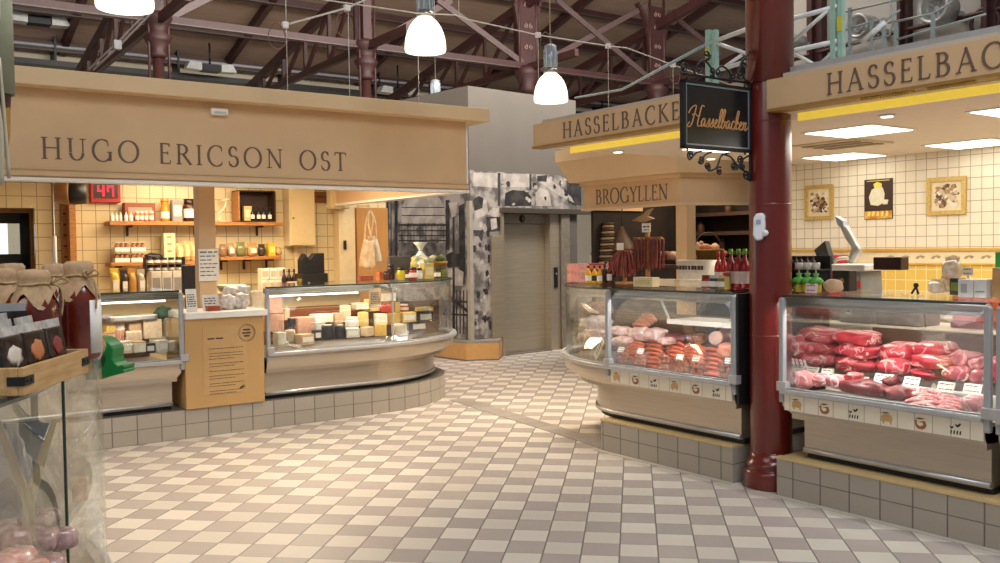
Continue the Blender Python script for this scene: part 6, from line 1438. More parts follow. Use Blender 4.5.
for i, (x0, x1, y0, y1) in enumerate(((617, 629, 349, 363), (635, 648, 353, 366), (658, 671, 352, 370), (675, 690, 357, 373), (690, 705, 362, 376), (719, 733, 362, 379))):
    for k in range(12):
        a = x0 + (x1 - x0) * ((k % 4) + .5 * (k // 4 % 2) + .3) / 4.6; b = y1 - 2 - (y1 - y0 - 4) * (k // 4) / 2.4
        y = .12 + .06 * (k // 4); x, z = HA.px(a, b, y)
        t = inframe(HA, 'short_sausage', 'short dark sausage end on in %s dark bundle of the left meat counter' % ORD[i], 'sausage', x, y, max(.655, z), 'dark sausages, %s bundle' % ORD[i], rz=.75 + rd.uniform(-.2, .2))
        g = MB().tube([(0, .0, 0), (0, .04, .003), (0, .10, .006), (0, .16, .004)], [.0135, .0145, .0145, .006], 10).build('skin', sausd, t); MB().lathe([(.011, 0), (.008, .003), (.001, .004)], 10, T=Matrix.Rotation(pi / 2, 4, 'X')).build('cut_end', endm, g)
bigs = mat('big_sausage', '#c8674a', .3, col2='#e59a79', scale=6, coat=.4)
for k in range(4):
    x, z = HA.px(640 + k * 2.2, 326 - k * 2.8, .72); o = MB().tube(catmull([(-.11, .03, .004 * k), (-.04, 0, .012), (.04, -.01, .012), (.11, -.03, -.004 - .008 * k)], 5), [.008] + [.019] * 14 + [.008], 10)
    soloF(HA, o, 'thick_sausage', bigs, 'thick pale orange sausage, %s from bottom of the fan in left meat counter' % ORD[k], 'sausage', x, .72 + .01 * k, max(z, .9), group='fan of thick sausages')
pkp = mat('pork_pack', '#dba3a0', .3, col2='#f3d9d4', scale=22, coat=.6, bump=.2)
for i, (r, y, lab) in enumerate((((612, 326, 629, 336), .6, 'pale pink bacon pack, upper left of the sausage fan'), ((617, 336, 634, 346), .55, 'pink bacon pack below the fan, nearest the glass joint'), ((633, 327, 650, 341), .62, 'pink folded ham pack right below the sausage fan'), ((648, 328, 664, 342), .6, 'pale ham pack right of the fan of thick sausages'), ((664, 337, 672, 345), .55, 'small pink pack between two striped sausage piles'))):
    xa, xb, za, zb = HB(*r, y, .725); soloF(HA, MB().blob((0, 0, (zb - za) / 2), ((xb - xa) / 2, .09, (zb - za) / 2), .12, i + 50, 20, 12, p=2.8, freq=3), 'ham_pack', pkp, lab, 'meat', (xa + xb) / 2, y, za, group='ham packs')
dkm = meat_mat('dark_ham', '#4f121a', '#7d2833', '#a35a5e', .01)
for i, (r, lab) in enumerate((((667, 333, 688, 346), 'dark red cured ham piece, left of two on the rear deck'), ((690, 333, 707, 345), 'dark red cured ham piece, right of two on the rear deck'))):
    beef_cut(r, .66, .725, lab, dkm, 110 + i, 'cured_ham', False, .08)
for i, (r, lab) in enumerate((((687, 324, 698, 332), 'light brown smoked meat block on the rear deck under the lit shelf'), ((699, 324, 711, 333), 'dark brown smoked meat piece right of the light brown block'))):
    xa, xb, za, zb = HB(*r, .82, .725); block(HA, (xa + xb) / 2, .82, za, xb - xa, .1, zb - za, colmat(['#b0733f', '#5a3222'][i]), lab, 'smoked_meat', 'meat')
hamf = mat('ham_face', '#e5b3a0', .45, col2='#f0cdbd', scale=8)
for i, (px, py, r, y, lab) in enumerate(((725, 335, .066, .72, 'round cut ham behind the paler one, by the black end panel'), (716, 338, .062, .62, 'round cut ham with pale face, in front near the black end panel'))):
    x, z = HA.px(px, py, y); t = inframe(HA, 'cut_ham', lab, 'meat', x, y, max(z, .80))
    T = Matrix.Rotation(pi / 2 - .25, 4, 'X') @ Matrix.Diagonal((1.15, .9, 1, 1))
    MB().lathe([(r * .96, .004), (r, -.02), (r * .98, -.12), (r * .6, -.17), (.001, -.18)], 22, T=T).build('ham', colmat('#a85a3e', .35), t); MB().lathe([(r * .95, .004), (r * .95, .007), (.001, .007)], 22, T=T).build('cut_face', hamf, t)
beef_cut((720, 343, 737, 358), .5, .725, 'flat orange smoked fillet by the right end of the left meat counter', bigs, 130, 'smoked_fillet', False, .07)
# inner shelves
t = inframe(HA, 'inner_shelf', 'white lit inner shelf at the right rear of the left meat counter', 'shelf')
xa = HA.px(682, 322, .75)[0]; z = HA.px(710, 326, .6)[1]
MB().box(xa, -.30, .58, .94, z, z + .03).build('shelf', colmat('#eee8e0', .3), t); MB().box(xa, -.30, .575, .585, z - .004, z + .034).build('front_edge', M['white'], t)
MB().bar((xa - .13, .6, 1.24), (xa + .005, .6, z + .02), .02, .012).build('diagonal_brace', M['alu'], t)
t = inframe(HA, 'serving_tray', 'pale green tray lying on the white inner shelf', 'tray', -.58, .74, z + .031)
MB().box(-.24, .26, -.13, .14, 0, .012).build('base', colmat('#a9b5a2', .3), t); MB().box(-.26, .28, -.15, .16, .012, .03).build('rim', colmat('#c2ccb8', .3), t, bevel=.004)
carton(HA, -.42, .78, z + .062, .17, .1, .03, M['white'], None, 'white_tray', 'small white tray on top of the pale green tray', 'tray')
# rounded end
for i, (r, y, c_, nm, lab) in enumerate((((588, 302, 607, 317), .7, '#7a4326', 'net_ham', 'brown net wrapped ham at the top of the heap in the rounded counter end'), ((587, 315, 606, 331), .62, '#e3d2cc', 'paper_ham', 'white paper wrapped ham below the brown one in the rounded counter end'), ((584, 329, 606, 344), .56, '#c9aca2', 'sliced_ham_pack', 'pinkish wrapped pack at the bottom of the heap in the rounded counter end'))):
    xa, xb, za, zb = R(HA, *r, y); za = max(za, .66)
    soloF(HA, MB().blob((0, 0, (zb - za) / 2), ((xb - xa) / 2, .13, (zb - za) / 2), .12, i + 60, 22, 13, p=2.4, freq=3.4), nm, mat(nm, c_, .35, var=.25, scale=30, coat=.4, bump=.4), lab, 'meat', (xa + xb) / 2, y, za)
for i, (a, b, c, d_, lab) in enumerate(((584, 340, 602, 361, 'white lettered card leaning on the rail of the rounded counter end'), (573, 341, 584, 359, 'thin white card leaning at the far left of the rounded counter end'))):
    x, z = HA.px((a + c) / 2, d_ - 2, .12 + .15 * i); t = inframe(HA, 'leaning_card', lab, 'sign', x, .14 + .16 * i, .705, rz=-.45 - .3 * i)
    T = Matrix.Rotation(.62, 4, 'Y') @ Matrix.Rotation(-.2, 4, 'X'); w = .075 if i == 0 else .03
    MB().box(-w / 2, w / 2, 0, .004, 0, .19, 0, T).build('card', M['paper'], t); q = MB()
    for k in range(4): q.box(-w * .3, w * .3, -.0012, 0, .04 + k * .03, .052 + k * .03, 0, T)
    q.build('print', M['ink'], t)
for i, (a, b, y) in enumerate(((620, 349.5, .10), (639.5, 351, .10), (679, 357, .14), (695, 358.5, .14), (727.5, 361, .1))):
    x, z = HA.px(a, b + 2.5, y); card(HA, x, y, z, .066, .042, 'small white price card, %s from the left in the left meat counter' % ORD[i], .5, seed=i + 20)
# ================================================================== goods on the meat counters
ZG = 1.287
def hp(px, y, py=285): return HA.px(px, py, y)[0]
def hh(px, py, y, z0=ZG): return max(.03, HA.px(px, py, y)[1] - z0)
# left counter, from its rounded end
pinkbox = mat('pink_pack', '#b9736a', .4, col2='#d8a99f', scale=30)
for i, (a, b, tp, y, zz, lab) in enumerate(((571, 585, 273, .62, 0, 'pink spotted snack box, lower one at the rounded end of the counter top'), (571, 585, 262, .62, .086, 'pink spotted snack box, upper one at the rounded end of the counter top'), (587, 611, 262, .80, .10, 'red and pink snack box lying on a stand behind the yellow bottles'))):
    xa, xb = hp(a, y), hp(b, y); h = .084 if i < 2 else .07
    carton(HA, (xa + xb) / 2, y, ZG + zz, xb - xa, .10, h, pinkbox if i < 2 else colmat('#b8383a'), colmat('#d98f88'), 'snack_box', lab, 'box', 'pink snack boxes')
t = inframe(HA, 'bottle_stand', 'dark low stand behind the yellow bottles on the left meat counter', 'stand', hp(599, .80), .80, ZG); MB().box(-.10, .12, -.05, .05, 0, .09).build('body', M['wooddark'], t); MB().box(-.11, .13, -.055, .055, .09, .099).build('top', M['black'], t)
for i, a in enumerate((588.5, 594.5, 600)):
    bottle(HA, hp(a, .55), .55, ZG, .026, .155, colmat('#d9a413', .25), M['black'], colmat('#2a1d12') if i == 1 else M['paper'], 'mustard_bottle', 'yellow mustard bottle with black cap, %s from the left' % ORD[i], 'bottle', 'yellow mustard bottles')
for i, (a, y, c_, h) in enumerate(((605, .58, '#3b1613', .17), (610, .60, '#6d1a17', .19), (615, .62, '#2c1714', .17), (606, .70, '#7a5a30', .2))):
    bottle(HA, hp(a, y), y, ZG, .026, h, colmat(c_, .25), M['black'], M['paper'] if i == 1 else None, 'sauce_bottle', '%s sauce bottle between the yellow bottles and the dried sausage rack' % ['nearest dark brown', 'dark red', 'small blackish', 'tall amber'][i], 'bottle')
jar(HA, hp(578, .75), .75, ZG + .172, .035, .07, colmat('#5a5a4a'), colmat('#7c7a62'), None, 'small_tin', 'small grey green tin on the upper pink snack box', 'tin') if False else None
sticks = mat('dried_sausage', '#5f1f18', .45, col2='#86352a', scale=18, bump=.2, coat=.2)
def stick_rack(px, y, top_py, halfw, lab, n, tagpx, fr):
    x = hp(px, y); hgt = hh(px, top_py, y)
    t = inframe(HA, 'sausage_rack', lab + ', wooden stand', 'rack', x, y, ZG)
    MB().box(-.07, .07, -.06, .06, 0, .02).build('foot', M['wood'], t, bevel=.004); MB().box(-.016, .016, -.012, .012, .02, hgt).build('upright', M['wood'], t)
    MB().box(-halfw, halfw, -.012, .012, hgt - .07, hgt - .05).build('crossbar', M['wood'], t); MB().box(-.05, .05, -.016, -.0125, hgt - .01, hgt + .065).build('price_board', M['paper'], t)
    q = MB(); scribble(q, -.035, .035, hgt + .03, .022, -.0162, rd); scribble(q, -.03, .03, hgt + .005, .014, -.0162, rd); q.build('price_print', M['ink'], t)
    for i in range(n):
        f = i / (n - 1); xx = x - halfw * .95 + 2 * halfw * .95 * f; yy = y - .026 if i % 2 else y + .028
        L0 = hgt - .05 - fr - rd.uniform(0, .05)
        o = MB().tube(catmull([(0, 0, -.012), (rd.uniform(-.006, .006), 0, -L0 * .5), (rd.uniform(-.01, .01), 0, -L0)], 6), [.006] + [.0105] * 11 + [.006], 8)
        soloF(HA, o, 'dried_sausage', sticks, 'thin dried sausage on the tall rack, %s from the left' % ORD[i], 'sausage', xx, yy, ZG + hgt - .048, group='dried sausages on the %s' % lab)
stick_rack(648, .62, 231, .16, 'tall rack of dried sausages nearer the cream bowl', 15, 0, .10)
# short rack : sausages fanning
x, y = hp(625, .58), .58; hgt = hh(625, 250, .58)
t = inframe(HA, 'sausage_rack', 'short wooden rack crowded with dried sausages left of the tall rack', 'rack', x, y, ZG)
MB().box(-.06, .06, -.06, .06, 0, .02).build('foot', M['wood'], t, bevel=.004); MB().box(-.012, .012, -.012, .012, .02, hgt).build('upright', M['wood'], t); MB().lathe([(.05, hgt - .02), (.05, hgt), (.001, hgt)], 16).build('top_disc', M['wood'], t)
MB().box(-.04, .04, -.055, -.05, hgt, hgt + .06).box(-.004, .004, -.052, -.048, hgt - .02, hgt).build('price_board', M['paper'], t)
for i in range(18):
    a = 2 * pi * i / 18 * .999; r0, r1 = .045, rd.uniform(.085, .12); L0 = hgt * rd.uniform(.55, .8)
    pts = [(r0 * cos(a), r0 * sin(a), 0), (r1 * .8 * cos(a), r1 * .8 * sin(a), -L0 * .3), (r1 * cos(a), r1 * sin(a), -L0 * .7), (r1 * .95 * cos(a), r1 * .95 * sin(a), -L0)]
    soloF(HA, MB().tube(catmull(pts, 4), .0105, 8), 'dried_sausage', mat('dried_sausage_red', '#6f2219', .4, col2='#9a4030', scale=18, bump=.2, coat=.2), 'dark red dried sausage drooping from the short rack left of the tall rack', 'sausage', x, y, ZG + hgt - .005, group='dried sausages on the short rack')
xa, xb = hp(635, .30), hp(654, .30)
carton(HA, (xa + xb) / 2, .32, ZG, xb - xa, .08, .075, colmat('#ded0a6'), colmat('#cfbd8a'), 'cream_box', 'cream box in front of the tall sausage rack', 'box')
xa, xb = hp(655, .45), hp(701, .45)
t = inframe(HA, 'baton_bag', 'long cream paper baton lying on the glass top of the left meat counter', 'bag', (xa + xb) / 2, .47, ZG)
w = (xb - xa) / 2; T = Matrix.Translation((0, 0, .03)) @ Matrix.Rotation(pi / 2, 4, 'Y')
MB().lathe([(.012, -w), (.028, -w * .9), (.03, 0), (.03, w * .9), (.02, w)], 14, T=T).build('paper_roll', colmat('#e4d6b8', .6), t); MB().lathe([(.031, -.03), (.031, .03)], 14, T=T, cap=False).build('band', colmat('#d2bf93'), t)
for i, (a, c1, c2, lab) in enumerate(((706, '#a02a22', '#6b1a16', 'red jar beside the cream baton'), (714, '#31415c', '#d9d2c4', 'blue banded jar, second of the three jars'), (722, '#7d6a48', '#c9b58a', 'tan jar, third of the three jars'))):
    jar(HA, hp(a, .34), .34, ZG, .033, .10, colmat(c1, .25), colmat(c2, .4), M['paper'], 'relish_jar', lab + ' before the white bowl', 'jar', 'three small jars')
x = hp(698, .85); t = inframe(HA, 'serving_bowl', 'wide white oblong bowl with a row of small dark marks on the left meat counter', 'bowl', x, .85, ZG)
w = (hp(717, .85) - hp(681, .85)) / 2; h = hh(698, 260, .85)
q = MB(); n = 28; vs = []
for k, (s_, z_) in enumerate(((.72, 0), (.86, h * .4), (1.0, h), (.94, h), (.8, h * .4), (.66, .02))):
    for i in range(n):
        a = 2 * pi * i / n; cx = math.copysign(abs(cos(a)) ** .5, cos(a)); sy = math.copysign(abs(sin(a)) ** .5, sin(a)); vs.append((w * s_ * cx, .10 * s_ * sy, z_))
fs = [(k * n + i, k * n + (i + 1) % n, (k + 1) * n + (i + 1) % n, (k + 1) * n + i) for k in range(5) for i in range(n)] + [tuple(range(n))[::-1], tuple(range(5 * n, 6 * n))]
q.add(vs, fs, 0, True); q.build('bowl', colmat('#ece4d4', .35), t)
q = MB()
for i in range(9): q.box(-w * .72 + i * w * .17, -w * .72 + i * w * .17 + w * rd.uniform(.05, .12), -.106, -.094, h * .62, h * .78)
q.build('small_marks', M['ink'], t)
for i, a in enumerate((718.5, 724)):
    bottle(HA, hp(a, .5), .5, ZG + .0, .03, .27, colmat('#b3161b', .25), colmat('#c9242a', .35), M['paper'], 'ketchup_bottle', 'bright red squeeze bottle, %s of two beside the green capped ones' % ORD[i], 'bottle', 'bright red squeeze bottles')
for i, (a, y) in enumerate(((731, .42), (738.5, .42), (745, .44))):
    t = bottle(HA, hp(a, y), y, ZG, .037, .29, colmat('#8f1f22', .25), colmat('#57a52b', .35), colmat('#d8c4c0'), 'green_capped_bottle', 'dark red bottle with green cap, %s from left beside the dark red column' % ORD[i], 'bottle', 'green capped bottles')
xx = hp(727.5, .37); jar(HA, xx, .36, ZG, .03, .12, colmat('#c9b35a', .3), colmat('#b3231f', .3), None, 'honey_jar', 'yellowish pear shaped jar in front of the green capped bottles', 'jar')
# ------------------------------------------------ right counter
yb_ = .62
xa, xb = hp(786, yb_), hp(823, yb_)
t = inframe(HA, 'bottle_rack', 'black open rack at the left end of the right meat counter', 'rack', (xa + xb) / 2, yb_, ZG)
w = (xb - xa) / 2; h = hh(800, 256, yb_)
MB().box(-w, w, .08, .10, 0, h).build('rear_panel', M['black'], t); MB().box(-w, -w + .012, -.06, .08, 0, h).build('side_panel', M['black'], t); MB().box(-w + .012, w, -.05, .08, 0, .012).build('base', M['black'], t); MB().box(-w + .012, w, -.05, .08, h - .1, h - .09).build('tier', M['black'], t)
for i, a in enumerate((791, 796, 801, 807, 813)):
    bottle(HA, hp(a, .64), .64, ZG + h - .089, .02, .085, colmat('#3a2018', .3), M['black'], None, 'small_bottle', 'tiny dark bottle on the upper tier of the black rack, %s from the column' % ORD[i], 'bottle', 'tiny dark bottles in the black rack')
for i, (a, y) in enumerate(((799, .33), (807.5, .33), (816, .33))):
    x = hp(a, y); t = inframe(HA, 'mustard_jar', 'jar of yellow mustard with green leafy cover, %s from the dark red column' % ORD[i], 'jar', x, y, ZG, 'green covered mustard jars')
    MB().lathe([(.034, 0), (.037, .01), (.037, .06), (.03, .07)], 16).build('glass_body', colmat('#b5a33a', .2), t)
    MB().lathe([(.045, .055), (.05, .075), (.03, .095), (.012, .1), (.02, .125), (.001, .125)], 12).build('green_cover', mat('leaf_green', '#4e9a35', .6, var=.3, scale=40, bump=.6), t)
    MB().lathe([(.026, .15), (.027, .19), (.024, .195)], 14).lathe([(.006, .12), (.006, .15)], 8).build('dip_cup', mat('cup_plastic', '#b9b4aa', .2), t)
card(HA, hp(811, .28), .28, ZG, .09, .06, 'pinkish price label before the green covered mustard jars', .15, face=colmat('#e0c6c6'))
soloF(HA, MB().blob((0, 0, .045), (.07, .03, .045), .08, 3), 'wood_scoop', colmat('#caa981'), 'pale wooden scoop lying right of the mustard jars', 'scoop', hp(831, .30), .32, ZG + .001)
x, y = hp(848, .62), .62
t = inframe(HA, 'black_box', 'square black box with a small round badge on the right meat counter', 'box', x, y, ZG)
MB().box(-.075, .055, -.07, .02, 0, hh(848, 270, y)).build('box_body', M['darkplastic'], t, bevel=.006); q = MB(); q.lathe([(.018, 0), (.018, .003)], 14, T=Matrix.Translation((.0, -.071, .07)) @ Matrix.Rotation(pi / 2, 4, 'X')); q.build('badge', colmat('#9a6a4a'), t)
# scale with raised arm display
x, y = HA.px(860, 285, 1.36)[0], 1.36
t = inframe(HA, 'shop_scale', 'white shop scale with raised curved display arm and dark customer display', 'scale', x, y, 1.031)
z1_ = HA.px(860, 268, y)[1] - 1.031
MB().slab([(-.16, 0), (.12, 0), (.09, z1_ - .02), (-.02, z1_ - .02)], -.14, .14).build('column_body', colmat('#7d7f7c', .4), t, bevel=.01)
MB().box(-.22, .14, -.16, .16, z1_ - .02, z1_ + .03).build('weighing_plate', colmat('#d9d6ca', .35), t, bevel=.01)
xa = HA.px(873, 262, y - .2)[0] - x; xb = HA.px(901, 262, y - .2)[0] - x; zc = HA.px(888, 270, y - .2)[1] - 1.031; zd = HA.px(888, 257, y - .2)[1] - 1.031
MB().box(xa, xb, -.2, -.1, zc, zd).build('customer_display', mat('dark_brown_display', '#3a2522', .3), t, bevel=.006)
pts = [HA.px(p[0], p[1], y) for p in ((841, 219), (846, 228), (852, 240), (857, 250), (850, 262))]
arm = MB(); P3 = catmull([(a - x, 0, b - 1.031) for a, b in pts], 6); n = len(P3); vs = []
for i, p in enumerate(P3):
    w_ = .014 + .022 * sin(pi * min(1, i / n * 1.1)); vs += [(p.x - w_, -.03, p.z + .012), (p.x + w_, -.03, p.z - .012), (p.x + w_, .03, p.z - .012), (p.x - w_, .03, p.z + .012)]
fs = [(i * 4 + j, i * 4 + (j + 1) % 4, (i + 1) * 4 + (j + 1) % 4, (i + 1) * 4 + j) for i in range(n - 1) for j in range(4)] + [(0, 1, 2, 3), tuple(range(4 * n - 4, 4 * n))[::-1]]
arm.add(vs, fs, 0, True); arm.build('display_arm', mat('silver_plastic', '#a9a8a2', .3, .3), t)
MB().slab([(a - x, b - 1.031) for a, b in [HA.px(*p, y) for p in ((838, 216), (846, 221), (847, 228), (841, 226))]], -.04, .02).build('arm_tip', M['greyplastic'], t)
MB().tube(catmull([(a - x, -.05, b - 1.031) for a, b in [HA.px(*p, y) for p in ((852, 258), (842, 259), (836, 264), (832, 274), (833, 283))]], 5), .014, 8).build('cable_hose', colmat('#d8d4c8', .35), t)
MB().box(.05, .10, -.15, -.14, z1_ - .14, z1_ - .09).build('red_sticker', colmat('#d0412a'), t)
MB().box(-.02, .08, -.15, -.14, .05, z1_ - .06).build('label_panel', colmat('#8fa0a4'), t)
# tilted monitor
pts = [HA.px(p[0], p[1], 1.3) for p in ((816, 250), (827, 240.5), (834, 263), (824, 270))]
xm = sum(p[0] for p in pts) / 4
t = inframe(HA, 'tilted_monitor', 'dark tilted till monitor left of the scale arm', 'monitor', xm, 1.3, 1.031)
MB().slab([(a - xm, b - 1.031) for a, b in pts], -.03, .03).build('screen', mat('monitor_dark', '#3b3b36', .4), t, bevel=.006)
b0 = HA.px(822, 262, 1.3); MB().bar((b0[0] - xm, 0, b0[1] - 1.031), (-.08, 0, .02), .04, .03).build('stem', M['greyplastic'], t); MB().box(-.18, .02, -.1, .1, 0, .02).build('foot', M['darkplastic'], t)
xa, xb, za, zb = R(HA, 832, 255, 848, 263, YR - .3)
carton(HA, (xa + xb) / 2, YR - .35, .99, xb - xa, .1, zb - .99, colmat('#b5222a'), None, 'red_box', 'tall red box on the wall worktop behind the tilted monitor', 'box')
# scales seen through the glass
for i, (x0, y0, x1, y1, y2, d1, lab) in enumerate(((799, 299, 822, 313, 323, 0, 'grey scale with cream keypad behind the first beef stack'), (887, 306, 924, 319, 333, 0, 'grey scale with silver keypad in the middle of the right meat counter'))):
    y = 1.2; xa, xb, za, zb = R(HA, x0, y0, x1, y2, y); w = (xb - xa) / 2
    t = inframe(HA, 'counter_scale', lab, 'scale', (xa + xb) / 2, y, 1.031)
    MB().box(-w * 1.1, w * 1.3, -.12, .14, 0, .09).build('base', mat('taupe_plastic', '#8a7f78', .4), t, bevel=.01)
    MB().slab([(-w * .9, .09), (w * 1.1, .09), (w, .19), (-w, .19)], -.10, .02).build('keypad_body', colmat('#b9b5ac', .35), t, bevel=.008)
    MB().box(-w * .7, w * .5, -.104, -.10, .11, .17).build('keypad', colmat('#d5d3c6' if i == 0 else '#b0b8bb', .3), t)
    if i == 1: MB().tube(catmull([(w * 1.0, -.08, .15), (w * 1.35, -.09, .12), (w * 1.5, -.1, .0)], 6), .004, 6).build('cable', M['black'], t)
xa, xb, za, zb = R(HA, 843, 305, 875, 327, 1.15)
t = inframe(HA, 'label_printer', 'grey box shaped label printer with coloured stickers behind the second beef stack', 'printer', (xa + xb) / 2, 1.2, 1.031)
w = (xb - xa) / 2; MB().slab([(-w, .0), (w, 0), (w * .95, .2), (-w * .6, .2), (-w, .12)], -.1, .12).build('housing', mat('taupe_grey', '#9c938c', .4), t, bevel=.008)
MB().box(-w * .55, -w * .2, -.104, -.10, .06, .18).build('sticker_sheet', M['paper'], t); q = MB(); q.box(-w * .5, -w * .25, -.1055, -.1042, .13, .165); q.build('red_sticker', colmat('#c4552e'), t); MB().box(-w * .5, -w * .25, -.1055, -.1042, .075, .11).build('blue_sticker', colmat('#3d6a92'), t)
xa, xb, za, zb = R(HA, 962, 306, 990, 338, 1.35)
t = inframe(HA, 'orange_crate', 'orange red plastic crate on the worktop behind the right post', 'crate', (xa + xb) / 2 + .1, 1.35, 1.031)
w = (xb - xa) / 2 + .1; MB().box(-w, w, -.13, .13, .04, .26).build('crate_body', mat('orange_plastic', '#d8431c', .4), t, bevel=.01); MB().box(-w * 1.02, w * 1.02, -.14, .14, 0, .04).build('crate_base', colmat('#8a1f16', .4), t)
# top right goods
xa, xb, za, zb = R(HA, 963, 279, 979, 299, .42)
carton(HA, (xa + xb) / 2, .42, ZG, xb - xa - .004, .12, zb - ZG, colmat('#d4d0cc'), colmat('#a7a3a6'), 'egg_carton', 'white printed carton with grey text block, left of two at the right photo edge', 'box', px=(.2, .6))
xa2, xb2, za, zb = R(HA, 979, 279, 992, 299, .42)
carton(HA, (xa2 + xb2) / 2, .42, ZG, xb2 - xa2 - .004, .12, zb - ZG, colmat('#dcd9d6'), colmat('#8f8c90'), 'egg_carton', 'white printed carton with small lines, right of two at the right photo edge', 'box', pz=(.3, .36))
carton(HA, xb2 + .09, .44, ZG, .14, .12, .17, colmat('#b78d5c'), None, 'kraft_box', 'kraft brown box beside the white printed cartons', 'box')
xa, xb, za, zb = R(HA, 953, 280, 963, 298, .6)
carton(HA, (xa + xb) / 2, .6, ZG, xb - xa, .08, max(.1, zb - ZG), colmat('#2c2a16'), colmat('#6b7a24'), 'dark_green_box', 'dark green box left of the white printed cartons', 'box')
wl_ = mat('clear_bag_biscuits', '#d8b98c', .25, col2='#f2e8d6', scale=26, coat=.6, bump=.4)
for i, (x0, y0, x1, y1, y, lab) in enumerate(((930, 279, 944, 299, .7, 'clear bag of biscuits, left of three before the yellow tiles'), (940, 276, 954, 299, .78, 'clear bag of golden biscuits, middle of three before the yellow tiles'), (944, 257, 960, 279, .78, 'clear tied bag of white buns perched on the other two bags'))):
    xa, xb, za, zb = R(HA, x0, y0, x1, y1, y); h = zb - (ZG if i < 2 else za); bag(HA, (xa + xb) / 2, y, ZG if i < 2 else za, xb - xa, .11, h, wl_ if i != 1 else mat('clear_bag_gold', '#d3a04e', .25, col2='#f0dfc0', scale=26, coat=.6, bump=.4), lab, 'biscuit_bag', seed=i + 30)
card(HA, HA.px(965, 273, .75)[0], .78, ZG + .11, .07, .05, 'small white tag standing right of the bun bag', 0)
t = inframe(HA, 'tag_stand', 'thin stand holding the small white tag behind the bags', 'stand', HA.px(965, 273, .75)[0], .79, ZG); MB().box(-.004, .004, -.004, .004, .006, .11).build('rod', M['alu'], t); MB().box(-.03, .03, -.02, .02, 0, .006).build('foot', M['alu'], t)
x, z = HA.px(916, 297, .45)
t = inframe(HA, 'tripod_figure', 'tiny black tripod shaped holder alone on the glass top before the yellow tiles', 'holder', x, .45, ZG)
MB().lathe([(.012, .045), (.016, .055), (.012, .07), (.001, .074)], 12).build('head', M['black'], t)
for a in (210, 330, 90): MB().tube([(0, 0, .05), (.025 * cos(radians(a)), .025 * sin(radians(a)), .006)], .007, 8).build('leg', M['black'], t)
xa, xb, za, zb = R(HA, 996, 252, 1010, 281, 1.2)
t = inframe(HA, 'green_sign', 'bright green upright sign cut by the right photo edge above the cartons', 'sign', (xa + xb) / 2, 1.2, 1.031)
MB().box(-(xb - xa) / 2, (xb - xa) / 2, -.01, .01, za - 1.031, zb - 1.031).build('sign_plate', mat('green_sign', '#2fae4d', .5), t); MB().box(-.01, .01, -.008, .008, 0.0, za - 1.031).build('stem', M['alu'], t); MB().box(-.06, .06, -.05, .05, -.0, .01).build('foot', M['alu'], t)
# ================================================================== iron work and roof
IR = M['ironbrown']
CT = [4.36, 8.31, 12.24, 15.98]
CT = [4.45 + 3.86 * i for i in range(4)]
YC_ = 16.0
def slim_column(x, lab):
    t = inframe(RO, 'iron_column', lab, 'column', x, YC_, 0, 'iron columns behind the stalls', 'structure')
    MB().lathe([(.22, 0), (.22, .15), (.12, .25), (.095, 1.0), (.09, 4.85)], 18).build('shaft', IR, t)
    q = MB(); q.lathe([(.11, 4.85), (.16, 4.9), (.12, 4.98), (.2, 5.12), (.23, 5.2), (.15, 5.28), (.19, 5.4), (.24, 5.5), (.24, 5.56), (.12, 5.62)], 18); q.build('capital', IR, t)
    MB().box(-.085, .085, -.085, .085, 5.62, 7.6).build('post', IR, t)
    for s_ in (-1, 1): MB().tube([(s_ * .16, -.06, 3.2), (s_ * .16, -.06, 7.2)], .025, 8).build('pipe', IR, t)
    return t
slim_column(CT[0], 'dark red iron column rising behind the left end of the beige cheese fascia')
slim_column(CT[1], 'dark red iron column rising behind the middle of the beige cheese fascia')
def bracket_column(x, lab):
    t = inframe(RO, 'iron_column', lab, 'column', x, YC_, 0, 'iron columns behind the stalls', 'structure')
    MB().lathe([(.2, 0), (.2, .2), (.13, .3), (.125, 4.9)], 18).build('shaft', IR, t)
    MB().lathe([(.125, 4.9), (.2, 5.0), (.17, 5.1), (.27, 5.3), (.29, 5.42), (.2, 5.5)], 18).build('capital', IR, t)
    q = MB()
    for s_ in (-1, 1):
        a = catmull([(s_ * .17, 0, 5.5), (s_ * .18, 0, 5.9), (s_ * .22, 0, 6.4), (s_ * .34, 0, 6.9), (s_ * .62, 0, 7.3)], 5)
        for i in range(len(a) - 1): q.bar(a[i], a[i + 1], .12, .07)
    q.box(-.2, .2, -.03, .03, 5.5, 7.3); q.build('curved_bracket', IR, t)
    q = MB()
    for z in (5.9, 6.35, 6.8, 7.1):
        for s_ in (-1, 1): spiral_xz(q, (s_ * .07, -.05, z), .055, .012, 90, 1.2 * s_)
    q.build('scroll_ornament', mat('iron_pale', '#8d6f68', .5), t)
    for s_ in (-1, 1): MB().tube([(s_ * .23, -.03, 5.1), (s_ * .23, -.03, 7.6)], .03, 8).build('pipe', IR, t)
def spiral_xz(q, c, r0, r1, a0, turns, rad=.012, n=16):
    pts = []
    for i in range(n + 1):
        f = i / n; a = radians(a0) + turns * 2 * pi * f; r = r0 + (r1 - r0) * f; pts.append((c[0] + r * cos(a), c[1], c[2] + r * sin(a)))
    q.tube(pts, rad, 6)
bracket_column(CT[2], 'dark red iron column with flared bracket left of the second glowing lamp')
bracket_column(CT[3], 'dark red iron column with flared scroll bracket above the fascia left of the big column')
